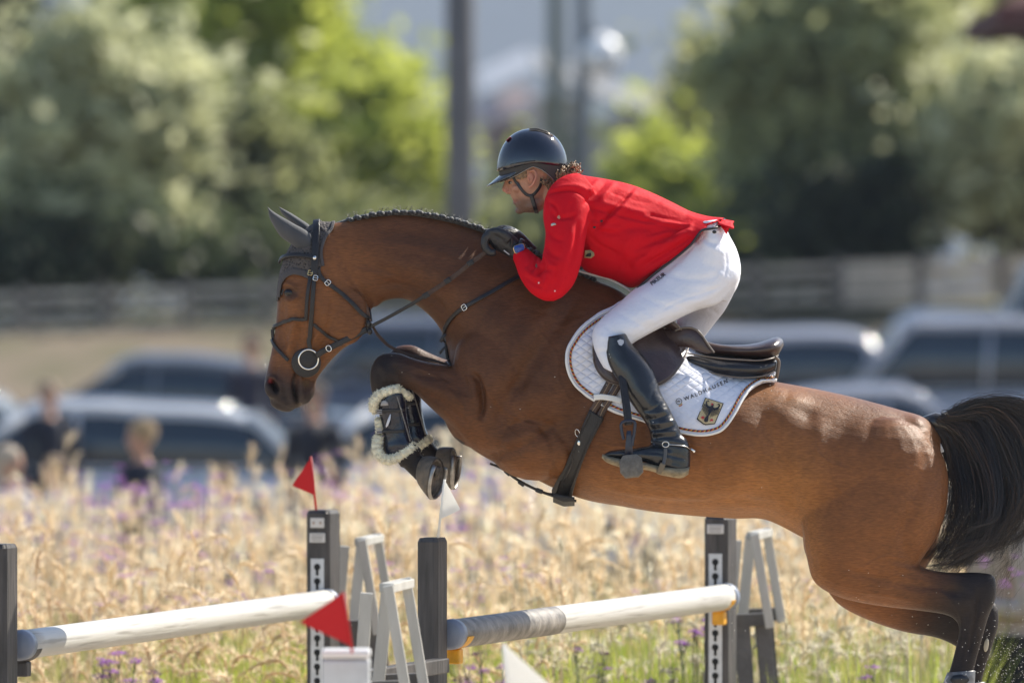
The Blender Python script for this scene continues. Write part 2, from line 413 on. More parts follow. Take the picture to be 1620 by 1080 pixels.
# muscle masses
def mass(px, py, y, rx, ry, rz_, an=0):
    rot = Matrix.Rotation(R(an), 3, 'Y')
    for s_ in (-1, 1): hb.sphere(H(px, py, y*s_), (rx/S, ry, rz_/S), 20, 12, rot)
mass(800,610,.13,75,.125,105,-30)      # shoulder
mass(760,650,.12,58,.10,60,0)
mass(850,700,.14,80,.12,60,0)
mass(1400,770,.14,95,.14,110,0)        # haunch
mass(1330,850,.15,60,.11,70,0)
mass(478,462,.078,20,.030,24,0)        # brow
mass(545,500,.075,40,.028,46,0)        # cheek
mass(432,612,.036,14,.022,18,0)        # nostril wing
mass(478,628,.016,15,.022,12,0)        # chin
mass(446,640,.0,20,.030,10,20)        # upper lip
ms = remesh(hb, .0057, 3, 'horse_body')
lap(ms, 6)
M_ = [
 # head
 ('line', [(583,470),(586,500),(578,528),(560,545)], 6, -.006), ('line', [(574,470),(577,500),(568,525),(545,545)], 9, .004),
 ('line', [(450,478),(446,500),(447,530),(450,560)], 6, -.004), ('line', [(470,500),(462,530),(455,560)], 5, .0045), ('line', [(480,505),(474,530),(466,560)], 6, -.004),
 ('blob', 460,462,9,6,10,-.005), ('line', [(446,452),(457,449),(470,456)], 3, .004), ('line', [(450,474),(462,476),(473,468)], 3, .003),
 ('blob', 432,606,9,5,60,-.010), ('line', [(421,598),(434,598),(442,612),(446,624)], 3.2, .0035), ('line', [(440,606),(446,620),(450,634)], 5, -.003),
 ('line', [(468,580),(470,600),(467,618),(470,640)], 2.2, -.006), ('line', [(474,590),(477,612),(474,632)], 4, .003), ('blob',488,622,7,7,0,.003),
 ('line', [(498,420),(520,470),(540,500)], 10, -.002),('blob',480,430,14,12,0,-.004),
 ('line', [(520,480),(505,520),(485,560)], 4, .002), ('line',[(530,500),(512,540),(492,575)],5,-.002),
 # deeper muzzle
 ('line', [(424,600),(430,606),(434,613),(438,622)], 3.6, -.011), ('line', [(420,596),(430,596),(439,602),(446,614),(447,624)], 3, .0035), ('line', [(479,646),(471,636),(466,622),(464,606),(466,592)], 2.6, -.0065),
 ('line', [(470,642),(462,630),(457,612),(457,590)], 5, .003), ('line', [(484,636),(478,622),(474,606)], 4, .0035), ('line',[(497,606),(490,600),(482,600)],3,-.003),
 ('line', [(447,612),(452,626),(456,640)], 3.5, -.0025), ('line', [(440,575),(436,590),(434,598)], 4, -.003),
 # neck
 ('line', [(560,372),(620,362),(700,372),(780,402),(850,430)], 16, -.006), ('line', [(540,400),(600,430),(680,470),(740,540)], 18, -.005),
 ('line', [(590,455),(640,452),(690,480),(728,540)], 8, -.005), ('line', [(600,415),(680,430),(760,480),(810,560)], 22, .005),
 ('line', [(560,425),(620,440),(660,462)], 5, .0025), ('line', [(600,386),(680,395),(760,430)],9,.002),
 # withers / shoulder
 ('line', [(930,455),(890,500),(850,560),(800,640),(780,690)], 14, -.009), ('line', [(900,450),(850,510),(800,580),(750,640)], 20, .007),
 ('line', [(960,480),(940,560),(915,640),(890,700)], 16, -.006), ('line', [(748,590),(760,610),(764,640),(758,665)], 5, -.012), ('line',[(738,590),(748,612),(750,640)],6,.005),
 ('line', [(756,725),(800,716),(850,690),(890,660)], 9, -.007), ('line', [(770,690),(820,700),(860,680)],14,.005), ('line',[(800,620),(840,600),(880,610)],12,-.003),
 ('blob', 850,620,50,38,-30,.008), ('blob', 890,720,40,30,20,.006),('line',[(840,665),(870,690),(880,740),(876,765)],7,-.004),
 ('line', [(720,600),(690,596),(650,590)], 6, -.0035), ('line', [(740,640),(700,620),(660,604)], 9, .004), ('line', [(748,678),(710,646),(672,618)], 5, -.003),
 ('line', [(600,575),(610,590),(612,606)], 6, .004), ('line',[(622,575),(628,592),(632,606)],4,-.004),
 # ribs and flank
 *[('line', [(960+i*34,600+i*9),(952+i*34,660+i*5),(962+i*35,730),(990+i*36,780)], 7, -.0016) for i in range(8)],
 ('line', [(1205,640),(1230,700),(1245,770),(1262,830)], 16, -.010), ('line', [(1235,622),(1262,640),(1290,665)], 12, -.004), ('blob',1258,634,22,10,20,.008), ('blob', 1215,690,26,40,0,-.006),
 ('line', [(1000,790),(1080,795),(1160,790),(1230,800)], 7, -.003), ('line',[(950,770),(1040,786),(1140,790)],5,.0025), ('blob',1120,700,80,50,0,.006),
 # haunch
 ('blob', 1452,668,16,9,35,.008), ('line', [(1470,690),(1462,740),(1440,800),(1420,860)], 12, -.005), ('line', [(1350,650),(1330,700),(1320,770),(1300,840)], 18, -.005),
 ('line', [(1450,800),(1430,850),(1440,890)], 10, -.005), ('blob', 1390,730,60,60,0,.007), ('blob', 1300,880,22,26,0,.006), ('line', [(1330,900),(1380,912),(1440,925),(1490,930)], 8, -.005),
 ('line', [(1300,660),(1290,720),(1280,790)],12,.004),
 ('line', [(1400,890),(1460,905),(1520,912)], 5, .004), ('blob', 1508,935,14,9,20,-.008), ('blob',1530,950,14,18,0,.004), ('line', [(1548,935),(1545,975),(1532,1040)], 3.5, -.005), ('line',[(1530,990),(1524,1020),(1515,1060)],4,-.002),
 ('line',[(1360,935),(1400,940),(1450,950)],5,.003),
]
M_ = [(f[:-1]+(f[-1]*(2.1 if i < 24 else 2.05),)) for i, f in enumerate(M_)]
sculpt(ms, M_)
# skin creases at the shoulder and neck
rr_ = random.Random(3)
fine = []
for i in range(26):
    x = rr_.uniform(760, 960); y = 470+(x-760)*.1+rr_.uniform(0, 90); L = rr_.uniform(20, 50); a = rr_.uniform(-.35, .1)
    fine.append(('line', [(x,y),(x+L*.5,y+L*a+rr_.uniform(-3,3)),(x+L,y+L*a*2)], rr_.uniform(2.5,4.5), -rr_.uniform(.0006,.0015)))
for i in range(30):
    x = rr_.uniform(1380, 1475); y = rr_.uniform(690, 800); L = rr_.uniform(14, 30)
    fine.append(('line', [(x,y),(x+L*.5,y+4),(x+L,y+9)], rr_.uniform(2,3.5), -rr_.uniform(.0005,.0011)))
for pts in ([(1060,770),(1100,758),(1150,768),(1200,760)],[(1010,760),(1050,770),(1090,790)],[(520,520),(530,545),(520,560)],[(1290,905),(1330,925),(1380,932)],[(700,640),(730,650),(760,690)],[(860,640),(900,650),(940,690),(980,700)],[(800,690),(815,660),(850,640)]):
    fine.append(('line', pts, 2.6, .0016))
sculpt(ms, fine)
# branching veins on belly, shoulder, forearm and face
veins = [[(905,660),(930,690),(965,704),(1000,706),(1050,716)],[(930,690),(945,715),(985,735)],[(760,600),(790,640),(830,668),(870,676)],[(790,640),(800,672),(830,700)],[(690,600),(720,625),(742,655),(770,672)],[(720,625),(735,628),(752,640)],[(470,520),(480,545),(478,565)],[(520,500),(508,525),(488,545)],[(1280,700),(1310,730),(1350,744)],[(1310,730),(1320,765),(1350,790)],[(1360,900),(1400,880),(1440,884)],[(1010,640),(1050,660),(1090,700),(1150,716)],[(1470,930),(1500,944),(1520,975),(1522,1010)],[(850,520),(880,560),(884,600),(905,640)],[(640,575),(680,590),(715,612)]]
sculpt(ms, [('line', v, 2.0, .0034) for v in veins])
def coat(P, a, N):
    x, y = P[:, 0], P[:, 1]; n = len(x)
    bay = np.array([.190, .074, .026]); dark = np.array([.055, .021, .011]); blk = np.array([.014, .012, .013]); gold = np.array([.36, .155, .046])
    c = np.tile(bay, (n, 1))
    def blend(c, col, k): k = np.clip(k, 0, 1)[:, None]; return c*(1-k)+col*k
    # deeper brown over neck and shoulder, along the top of the rump
    k = (1-sm(x, 900, 1090))*(sm(x, 520, 640))*.62*(1-.6*sm(y, 610, 780)); c = blend(c, dark, k)
    k = (1-sm(y-(x-1230)*.12, 610, 700))*sm(x, 1200, 1300)*.22; c = blend(c, dark, k)
    # lighter belly, flank, behind the elbow
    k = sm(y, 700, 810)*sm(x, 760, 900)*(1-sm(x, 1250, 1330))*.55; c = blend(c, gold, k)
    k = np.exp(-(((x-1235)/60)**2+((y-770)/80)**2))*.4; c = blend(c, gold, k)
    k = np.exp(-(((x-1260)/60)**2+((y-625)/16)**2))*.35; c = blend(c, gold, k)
    # black legs
    hindk = np.maximum(sm(x+(y-920)*.5, 1400, 1535)*sm(y, 875, 905)*np.where(x > 1300, 1, 0), sm(y, 960, 1030)*sm(x,1440,1500)); c = blend(c, blk, hindk*.97)
    near = np.where(a[:, 1] < 0, 0, 1)
    fk = (1-sm(x, 610, 720)); fk = fk*sm(y, 545, 560)*np.where(x > 580, 1, 0)
    low = sm(y, 560, 600)*(1-sm(x, 660, 725)); c = blend(c, blk, np.where(x > 578, np.maximum(fk*.8, (1-sm(x, 612, 700))), 0)*sm(x, 578, 582)*sm(y,540,556)*.92*np.where((y > 548) & (x > 583) & ((x > 600) | (y > 560)), 1, 0))
    c = blend(c, blk, np.where((x > 580) & (x < 735) & (y > 625+ (x-600)*.55), 1, 0)*.97)
    # muzzle
    mz = sm(y+(x-420)*-.25, 555, 612)*np.where(x < 512, 1, 0)*(1-sm(x, 500, 520)*1.0); c = blend(c, np.array([.022, .018, .020]), mz*.95)
    c = blend(c, np.array([.03,.016,.013]), np.exp(-(((x-461)/16)**2+((y-463)/13)**2))*.85)
    c = blend(c, np.array([.04,.02,.014]), (1-sm(x, 436, 462))*np.where((y > 400) & (y < 560), 1, 0)*.35)
    # inner nostril
    d_, t_ = segdist(P, [(423,600),(429,606),(434,614),(437,622)]); c = blend(c, np.array([.006,.004,.005]), np.exp(-(d_/3.6)**2)*.95)
    c = blend(c, np.array([.30, .035, .04]), np.exp(-(((x-428)/3.5)**2+((y-603)/2.8)**2))*.8)
    d_, t_ = segdist(P, [(478,645),(471,636),(466,622),(464,606),(466,592)]); c = blend(c, np.array([.008,.006,.006]), np.exp(-(d_/2.2)**2)*.9)
    c = blend(c, np.array([.16,.12,.05]), np.exp(-(((x-484)/7)**2+((y-606)/6)**2))*.35)
    c = blend(c, np.array([.20,.16,.12]), np.exp(-(((x-474)/5)**2+((y-640)/3)**2))*.6)
    # dark dorsal line and crest
    return c
paint(ms, 'coat', coat)
m_coat, nt, b = newmat('bay_coat')
at = nt.nodes.new('ShaderNodeAttribute'); at.attribute_name = 'coat'
tc = nt.nodes.new('ShaderNodeTexCoord')
n1 = nt.nodes.new('ShaderNodeTexNoise'); n1.inputs['Scale'].default_value = 7; n1.inputs['Detail'].default_value = 6; n1.inputs['Roughness'].default_value = .62
nt.links.new(tc.outputs['Object'], n1.inputs['Vector'])
rg = nt.nodes.new('ShaderNodeMapRange'); rg.inputs[1].default_value = .3; rg.inputs[2].default_value = .7; rg.inputs[3].default_value = .78; rg.inputs[4].default_value = 1.2
nt.links.new(n1.outputs['Fac'], rg.inputs[0])
mp = nt.nodes.new('ShaderNodeMapping'); mp.inputs['Rotation'].default_value = (0, R(25), 0); mp.inputs['Scale'].default_value = (26, 60, 160); nt.links.new(tc.outputs['Object'], mp.inputs[0])
n2 = nt.nodes.new('ShaderNodeTexNoise'); n2.inputs['Scale'].default_value = 1.6; n2.inputs['Detail'].default_value = 4; nt.links.new(mp.outputs[0], n2.inputs['Vector'])
rg2 = nt.nodes.new('ShaderNodeMapRange'); rg2.inputs[1].default_value = .3; rg2.inputs[2].default_value = .7; rg2.inputs[3].default_value = .74; rg2.inputs[4].default_value = 1.24
nt.links.new(n2.outputs['Fac'], rg2.inputs[0])
mm = nt.nodes.new('ShaderNodeMath'); mm.operation = 'MULTIPLY'; nt.links.new(rg.outputs[0], mm.inputs[0]); nt.links.new(rg2.outputs[0], mm.inputs[1])
vm = nt.nodes.new('ShaderNodeVectorMath'); vm.operation = 'SCALE'; nt.links.new(at.outputs['Color'], vm.inputs[0]); nt.links.new(mm.outputs[0], vm.inputs['Scale'])
nt.links.new(vm.outputs[0], b.inputs['Base Color'])
b.inputs['Roughness'].default_value = .42; b.inputs['Specular IOR Level'].default_value = .22
b.inputs['Sheen Weight'].default_value = .03; b.inputs['Sheen Roughness'].default_value = .35; b.inputs['Sheen Tint'].default_value = (1, .75, .55, 1)
b.inputs['Anisotropic'].default_value = .0
bp = nt.nodes.new('ShaderNodeBump'); bp.inputs['Strength'].default_value = .5; bp.inputs['Distance'].default_value = .004
n3 = nt.nodes.new('ShaderNodeTexNoise'); n3.inputs['Scale'].default_value = 3.2; n3.inputs['Detail'].default_value = 5; nt.links.new(mp.outputs[0], n3.inputs['Vector'])
nt.links.new(n3.outputs['Fac'], bp.inputs['Height'])
bp2 = nt.nodes.new('ShaderNodeBump'); bp2.inputs['Strength'].default_value = .14; bp2.inputs['Distance'].default_value = .02
n4 = nt.nodes.new('ShaderNodeTexNoise'); n4.inputs['Scale'].default_value = 13; n4.inputs['Detail'].default_value = 3; nt.links.new(tc.outputs['Object'], n4.inputs['Vector'])
nt.links.new(n4.outputs['Fac'], bp2.inputs['Height']); nt.links.new(bp2.outputs[0], bp.inputs['Normal'])
nt.links.new(bp.outputs[0], b.inputs['Normal'])
body_o = link('body', ms, m_coat, horse)
HS = Surf([ms])

# eyes
m_eye = mat('eye_gloss', (.010, .006, .005), .08, spec=.35, coat=.25)
m_lid = mat('eyelid', (.02, .014, .012), .5)
for s_ in (-1, 1):
    p, n = HS.hit(460, 463); c = Vector((p.x, p.y+.012, p.z))
    if s_ > 0: c = Vector((c.x, -c.y, c.z))
    e = MB(); e.sphere(c, (.024, .018, .018), 20, 12).build('eye', m_eye, horse)
    e = MB()
    y0 = -c.y if s_ > 0 else c.y
    arc = [(446,467),(450,458),(458,454.5),(467,457),(473,463)]
    pts = [H(x, y, 0) for x, y in cr(arc, 5)]
    e.tube([Vector((q.x, s_*(.003*abs(i-10)/10 - .010)*-1*-1 + c.y, q.z)) for i, q in enumerate(pts)], [.0035+.003*math.sin(math.pi*i/(len(pts)-1)) for i in range(len(pts))], 8)
    e.build('eyelid', m_lid, horse)
# nostrils: dark hollow
m_nos = mat('nostril_inside', (.10, .018, .018), .5); m_blk = mat('mouth_black', (.006, .005, .006), .6)

# hooves
m_hoof = mat('hoof_horn', (.075, .068, .062), .6, noise=.7, nscale=26, bump=.6, bscale=50, var2=(.17, .135, .10), spec=.3)
m_sole = mat('hoof_sole', (.12, .10, .085), .8, noise=.6, nscale=50, bump=.6, bscale=80)
m_shoe = mat('horseshoe_steel', (.42, .40, .38), .5, metal=1, noise=.3, nscale=60)
def hoof(cx, cy, y, ang, L=34, sc=1.0, yaw=0):
    """cx, cy = coronet centre (px); ang = direction from coronet to sole in the side plane (deg, 0 = +x, 90 = down)"""
    c0 = H(cx, cy, y); d = Vector((math.cos(R(ang)), 0, -math.sin(R(ang)))); t = Vector((math.sin(R(ang)), 0, math.cos(R(ang))))*-1   # t points to the toe (down for ang=0)
    if yaw: d = Matrix.Rotation(R(yaw), 3, t) @ d
    lt = d.cross(t).normalized()
    root = MB(); rings = []
    LL = L/S*sc
    for k in range(7):
        f = k/6.0
        ctr = c0 + d*LL*f + t*(.016*f*sc)
        rt = (.046+.030*f**.7)*sc; rl = (.038+.024*f**.7)*sc
        ring = []
        for j in range(28):
            a = 2*math.pi*j/28; ca, sa = math.cos(a), math.sin(a)
            rr = rt*ca if ca > 0 else rt*.82*ca
            ring.append(ctr + t*rr + lt*(rl*sa) + d*(.012*f*-min(0, ca))*-1)
        rings.append(ring)
    # concave sole
    inner = [[ctr + (p-ctr)*.80 for p in rings[-1]], [ctr + (p-ctr)*.72 - d*.012 for p in rings[-1]], [ctr + (p-ctr)*.3 - d*.018 for p in rings[-1]]]
    root.rings(rings + [[ctr+(p-ctr)*.985+d*.002 for p in rings[-1]]], cap=False)
    h = root.build('hoof', m_hoof, horse)
    s2 = MB(); s2.rings([rings[-1]]+inner, cap=True)
    for sgn in (-1, 1):   # frog
        s2.tube([ctr-t*.035+d*.002+lt*(sgn*.016), ctr+t*.012-d*.006], [.009, .005], 8)
    s2.build('sole', m_sole, h)
    s3 = MB(); arc = []
    for j in range(23):
        a = R(-128+256*j/22); ca, sa = math.cos(a), math.sin(a)
        arc.append(ctr + d*.005 + t*((.075 if ca > 0 else .06)*ca*sc*.95) + lt*(.060*sa*sc*.92))
    s3.tube(arc, [(.0095, .0045)]*23, 8, ref=d); s3.build('horseshoe', m_shoe, h)
    return h
hoof(667, 740, -.135, 14, 26, 1.08, 24); hoof(692, 727, .135, 6, 26, 1.08, 12)
hoof(1532, 1140, -.155, 62, 34); hoof(1553, 1166, .155, 62, 34)

# plaited mane
m_mane = mat('mane_hair', (.012, .011, .012), .42, spec=.6, noise=.5, nscale=120, bump=.7, bscale=260, sheen=.25)
mn = MB()
crest = cr([(528,356),(560,346),(600,338),(650,336),(700,344),(750,358),(800,379),(850,402),(900,427),(940,444)], 40)
L = np.concatenate([[0], np.cumsum(np.linalg.norm(np.diff(crest, axis=0), axis=1))]); tot = L[-1]
def crest_at(s): return np.array([np.interp(s, L, crest[:, 0]), np.interp(s, L, crest[:, 1])])
mn.tube([H(*(crest_at(s)+np.array([0, 1.5])), 0) for s in np.linspace(0, tot, 60)], [(.014, .010)]*60, 10)
npl = 34
for i in range(npl):
    s = 26+(tot-30)*i/(npl-1); c = crest_at(s); d = crest_at(min(s+3, tot))-c; d /= np.linalg.norm(d)+1e-9
    k = .75+.25*math.sin(i*2.3)
    base = H(c[0], c[1]-1.0*k, -.006)
    mn.sphere(base, (.0125, .016, .0105*k), 12, 8)
    mn.sphere(base+Vector((.008, -.012, -.002)), (.010, .012, .009), 10, 6)
    for q in range(6):   # flyaway ends
        a = rr_.uniform(-1, 1); p0 = base+Vector((rr_.uniform(-.01, .01), rr_.uniform(-.008, .008), .006))
        mn.tube([p0, p0+Vector((a*.008, 0, .008)), p0+Vector((a*.016, 0, .012+rr_.uniform(0, .008)))], [.0008, .0006, .0003], 3)
mn.build('plaited_mane', m_mane, horse)

# tail
m_tail = mat('tail_hair', (.020, .013, .010), .28, spec=.8, noise=.5, nscale=40, sheen=.1)
tl = MB(); rt = random.Random(11)
tl.tube([H(1462,672,0), H(1480,668,0), H(1500,672,0), H(1522,690,0), H(1536,720,0)], [.03, .036, .036, .028, .008], 12)
def strand(p, r0=.0011):
    C = cr(p, 6); n = len(C)
    tl.tube([H(c[0], c[1], c[2]) for c in C], [r0*(1-.7*i/(n-1)) for i in range(n)], 3, cap=False)
j = lambda s: rt.gauss(0, s)
for L in range(135):
    u = rt.random(); y0 = rt.gauss(0, .022); sp = rt.gauss(0, .06)
    sx = 1466+u*48+j(3); sy = 668-u*14+j(3)+(9 if u < .2 else 0)
    if u < .40:
        v = u/.40
        P = [(sx,sy,y0),(1487+v*32+j(2),690-v*8+j(3),y0),(1501+v*50+j(3),738-v*10+j(5),y0+sp*.4),(1503+v*66+j(6),788+j(6),y0+sp*.8),(1488+v*70+j(9),840+j(8),y0+sp),(1460+v*62+j(9),878+v*16+j(7),y0+sp*1.2)]
    else:
        v = (u-.40)/.60*1.35-.35
        P = [(sx,sy,y0),(1508+v*34+j(3),662-v*20+j(2),y0),(1548+v*50+j(5),672-v*36+j(3),y0+sp*.3),(1584+v*75+j(7),735-v*75+j(7),y0+sp*.7),(1588+v*110+j(11),812-v*95+j(12),y0+sp),(1545+v*130+j(16),862-v*80+j(14),y0+sp*1.1),(1490+v*170+j(18),898-v*60+j(12),y0+sp*1.2)]
    for s_ in range(24):
        n_ = len(P); Q = []; dx, dy, dz = j(1), j(1), j(1); cut = n_ if rt.random() < .50 else n_-1
        for q_ in range(cut):
            t_ = q_/(n_-1); k_ = 1.6+5.5*math.sin(math.pi*min(1, t_*1.15))**.8*(1 if q_ < n_-1 else .6)
            Q.append((P[q_][0]+dx*k_+j(.6+3.2*t_*t_), P[q_][1]+dy*k_*.8+j(.8+2*t_), P[q_][2]+dz*.008+j(.003)))
        n0 = len(tl.f); strand(Q, .0009 if rt.random() < .85 else .0015)
        if rt.random() < .16: tl.mi[n0:] = [1]*(len(tl.f)-n0)
for i in range(26):
    v = rt.random()
    P = [(1560+v*40,720,0),(1590+v*20+rt.gauss(0,8),810,.02),(1605+rt.gauss(0,10),870,.04),(1592+rt.gauss(0,14),905+rt.gauss(0,10),.05),(1575+rt.gauss(0,12),940+rt.gauss(0,8),.05)]
    strand(P, .0008)
tl.build('tail', [m_tail, mat('tail_hair_glint', (.10, .060, .040), .35, spec=.8)], horse)  # second, paler hair colour paints sun glints into some strands
# tag in the tail
m_white = mat('white_tape', (.75, .74, .72), .5)
tg = MB(); tg.bar(H(1481,699,-.035), H(1489,716,-.030), .024, .012, side=Vector((1, -.4, .5)), bev=.002); tg.build('tail_tape', m_white, horse)
# chin whiskers
wk = MB()
for i in range(46):
    p = H(rt.uniform(470, 497), rt.uniform(628, 641), rt.gauss(0, .015)); d = Vector((rt.uniform(.1, .9), rt.gauss(0, .4), -rt.uniform(.3, 1))).normalized()
    l = rt.uniform(.02, .06); wk.tube([p, p+d*l*.5, p+d*l+Vector((0, 0, -l*.1))], [.0005, .0004, .0002], 3)
wk.build('whiskers', mat('whisker_hair', (.35, .30, .25), .5), horse)
# ================================================================== TACK
m_leather = mat('dark_leather', (.014, .011, .012), .38, spec=.5, noise=.35, nscale=60, bump=.25, bscale=220)
m_brown = mat('brown_leather', (.060, .030, .022), .36, spec=.5, noise=.4, nscale=30, bump=.25, bscale=160)
m_rubber = mat('rubber_grip', (.075, .045, .035), .75, noise=.3, nscale=60, bump=.6, bscale=300)
m_steel = mat('polished_steel', (.75, .74, .72), .18, metal=1)
m_brass = mat('brass', (.7, .52, .25), .25, metal=1)
m_black = mat('black_plastic', (.012, .013, .018), .32, spec=.5)

def buckle(px, py, surf, w=9, h=8, ang=0, parent=None, m=None, off=.009, name='buckle'):
    p, n = surf.hit(px, py)
    if p is None: p, n = H(px, py, -.05), Vector((0, -1, 0))
    c = p+n*off; ex = Vector((math.cos(R(ang)), 0, -math.sin(R(ang)))); ex = (ex-n*ex.dot(n)).normalized(); ey = n.cross(ex)
    mb = MB(); pts = []
    for k in range(16):
        a = 2*math.pi*k/16; x = abs(math.cos(a))**.5*math.copysign(1, math.cos(a)); z = abs(math.sin(a))**.5*math.copysign(1, math.sin(a))
        pts.append(c+ex*(x*w/2/S)+ey*(z*h/2/S))
    mb.tube(pts, .0018, 6, closed=True, ref=n); mb.tube([c-ex*(w/2/S)+n*.001, c+ex*(w/2/S)+n*.001], .0012, 6)
    return mb.build(name, m or m_steel, parent)

def inpoly(P, poly):
    poly = np.array(poly, float); x, y = P[:, 0], P[:, 1]; ins = np.zeros(len(P), bool); j = len(poly)-1
    for i in range(len(poly)):
        xi, yi = poly[i]; xj, yj = poly[j]
        c = ((yi > y) != (yj > y)) & (x < (xj-xi)*(y-yi)/((yj-yi) or 1e-9)+xi); ins ^= c; j = i
    return ins
def shell(me, poly, off, name, mats, parent, thick=.003):
    a = coords(me); N = normals(me); P = to_px(a); ins = inpoly(P, poly)
    ids = {}; vs = []; fs = []
    for p in me.polygons:
        q = list(p.vertices)
        if all(ins[i] for i in q):
            f = []
            for i in q:
                if i not in ids: ids[i] = len(vs); vs.append(a[i]+N[i]*off)
                f.append(ids[i])
            fs.append(f)
    mb = MB(); mb.add(vs, fs); return mb.build(name, mats, parent, fix=False)

# ---- fly bonnet
bonnet = thing('fly_bonnet', 'grey crocheted fly bonnet with pointed ear covers on the horse\'s head', 'ear bonnet', H(485,400,0))
def mat_crochet():
    m, nt, b = newmat('crochet'); tc = nt.nodes.new('ShaderNodeTexCoord'); vo = nt.nodes.new('ShaderNodeTexVoronoi'); vo.inputs['Scale'].default_value = 105
    nt.links.new(tc.outputs['Object'], vo.inputs['Vector']); r = nt.nodes.new('ShaderNodeValToRGB')
    r.color_ramp.elements[0].position = .22; r.color_ramp.elements[0].color = (.012, .009, .008, 1); r.color_ramp.elements[1].position = .42; r.color_ramp.elements[1].color = (.085, .073, .070, 1)
    nt.links.new(vo.outputs['Distance'], r.inputs[0]); nt.links.new(r.outputs[0], b.inputs['Base Color']); b.inputs['Roughness'].default_value = .85
    bp = nt.nodes.new('ShaderNodeBump'); bp.inputs['Distance'].default_value = .004; nt.links.new(vo.outputs['Distance'], bp.inputs['Height']); nt.links.new(bp.outputs[0], b.inputs['Normal']); return m
m_cro = mat_crochet(); m_bon = mat('bonnet_cloth', (.060, .062, .070), .8, noise=.15, nscale=20, bump=.3, bscale=500, sheen=.2)
bon = [(530,340),(526,362),(516,374),(510,390),(508,403),(511,421),(505,436),(490,438),(481,434),(466,431),(454,436),(446,446),(443,461),(442,478),(425,478),(425,400),(450,365),(490,340)]
shell(ms, bon, .005, 'hood', m_cro, bonnet)
edge = MB()
strap(edge, HS, [(528,353),(524,364),(515,375),(509.5,390),(508,403),(511,421)], 5, .006, .005, rel=2)
strap(edge, HS, [(506,436),(490,436.5),(481,433),(466,430),(454,435),(447.5,445),(444,459),(443,470)], 11, .007, .004, rel=2)
edge.tube([H(447,444,-.03), H(443,460,-.02), H(440,474,-.010)], [(.02, .006)]*3, 10); edge.build('hood_trim', mat('bonnet_trim', (.07, .062, .064), .7, bump=.5, bscale=300), bonnet)
for pts, y, sg in (([(423,327,424,329,.004),(430,333,426.5,344,.012),(440,339.5,434,359,.017),(452,346.5,444,374,.021),(466,354.5,459,385,.025),(480,362,473,395,.027),(491,370,487,398,.026),(498,380,494,396,.02)], -.062, -1),
                   ([(441,327,442,328.5,.004),(449,331,446,338,.012),(462,338,456,348,.018),(476,347,468,358,.021),(488,355,478,368,.025),(496,364,487,380,.022)], .055, 1)):
    e = MB(); loft_ab(e, [(a, b_, c, d, y*(1-.15*i/7), w_) for i, (a, b_, c, d, w_) in enumerate(pts)], sub=5, n=22)
    me_ = e.mesh('ear_cover'); a_ = coords(me_); P_ = to_px(a_)
    # hollow the opening of the ear that faces forward
    link('ear_cover', me_, m_bon, bonnet)
e = MB()
for cx, cy in ((436,340),):
    pass

# ---- bridle
bridle = thing('bridle', 'black leather bridle with ring bit and reins on the horse\'s head', 'bridle', H(490,480,0))
HB = Surf([ms])
def mstrap(name, path, wpx, m, off=.006, thick=.004, both=True, parent=bridle, surf=None, **k):
    mb = MB(); pn = strap(mb, surf or HB, path, wpx, off, thick, **k)
    return both_sides(mb, name, m, parent)[0] if both else mb.build(name, m, parent)
mstrap('headpiece', [(503,349),(501.5,365),(500,381),(499,400),(498,420),(497,436)], 11.5, m_leather, off=.012, thick=.006)
mstrap('cheekpiece', [(497,432),(496,452),(495,472),(493,504),(491,530),(490,553)], 7, m_leather, off=.009)
mstrap('noseband_hanger', [(492,430),(489.5,448),(487,466),(485.5,486),(485,505)], 5.5, m_leather, off=.008)
mstrap('browband', [(449,417),(452,411.5),(460,407.5),(474,406),(486,407),(498,409.5)], 6.5, m_leather, off=.017, thick=.008, rel=2)
mstrap('noseband', [(431.5,521),(436,517),(442,513.5),(453,508.5),(464,505.5),(475,504.5),(487,504)], 5.5, m_leather, off=.008)
mstrap('flash_strap', [(431,521),(431.5,530),(433.5,540),(438,549),(443.5,556.5),(450,563),(457,570)], 5.5, m_leather, off=.008)
mstrap('jaw_strap', [(496,512),(504,519),(512,526),(522,532),(533,538),(541,544)], 5, m_leather, off=.007)
mstrap('throatlash', [(503,425),(506,435),(512,443),(526,454),(545,469),(560,483),(571,494),(582,505)], 6.5, m_leather, off=.009)
for px, py, a in ((492,433,10),(498.5,441,10)): buckle(px, py, HB, 7, 8, a, bridle, m_brass if px < 495 else m_steel, .014)
buckle(518.5, 447.5, HB, 7, 9, 45, bridle, m_steel, .014); 
mb=MB(); c_=H(520,551,-.101)
mb.tube([c_+Vector((.009*math.cos(a)*.85+.011*math.sin(a)*.5,0,.009*math.cos(a)*.5-.011*math.sin(a)*.85)) for a in [2*math.pi*k/16 for k in range(16)]],.002,6,closed=True); mb.build('buckle',m_steel,bridle)
p, n = HB.hit(498.5, 410); MB().sphere(p+n*.020, .008, 14, 8).build('stud', m_steel, bridle)
p, n = HB.hit(484, 573)
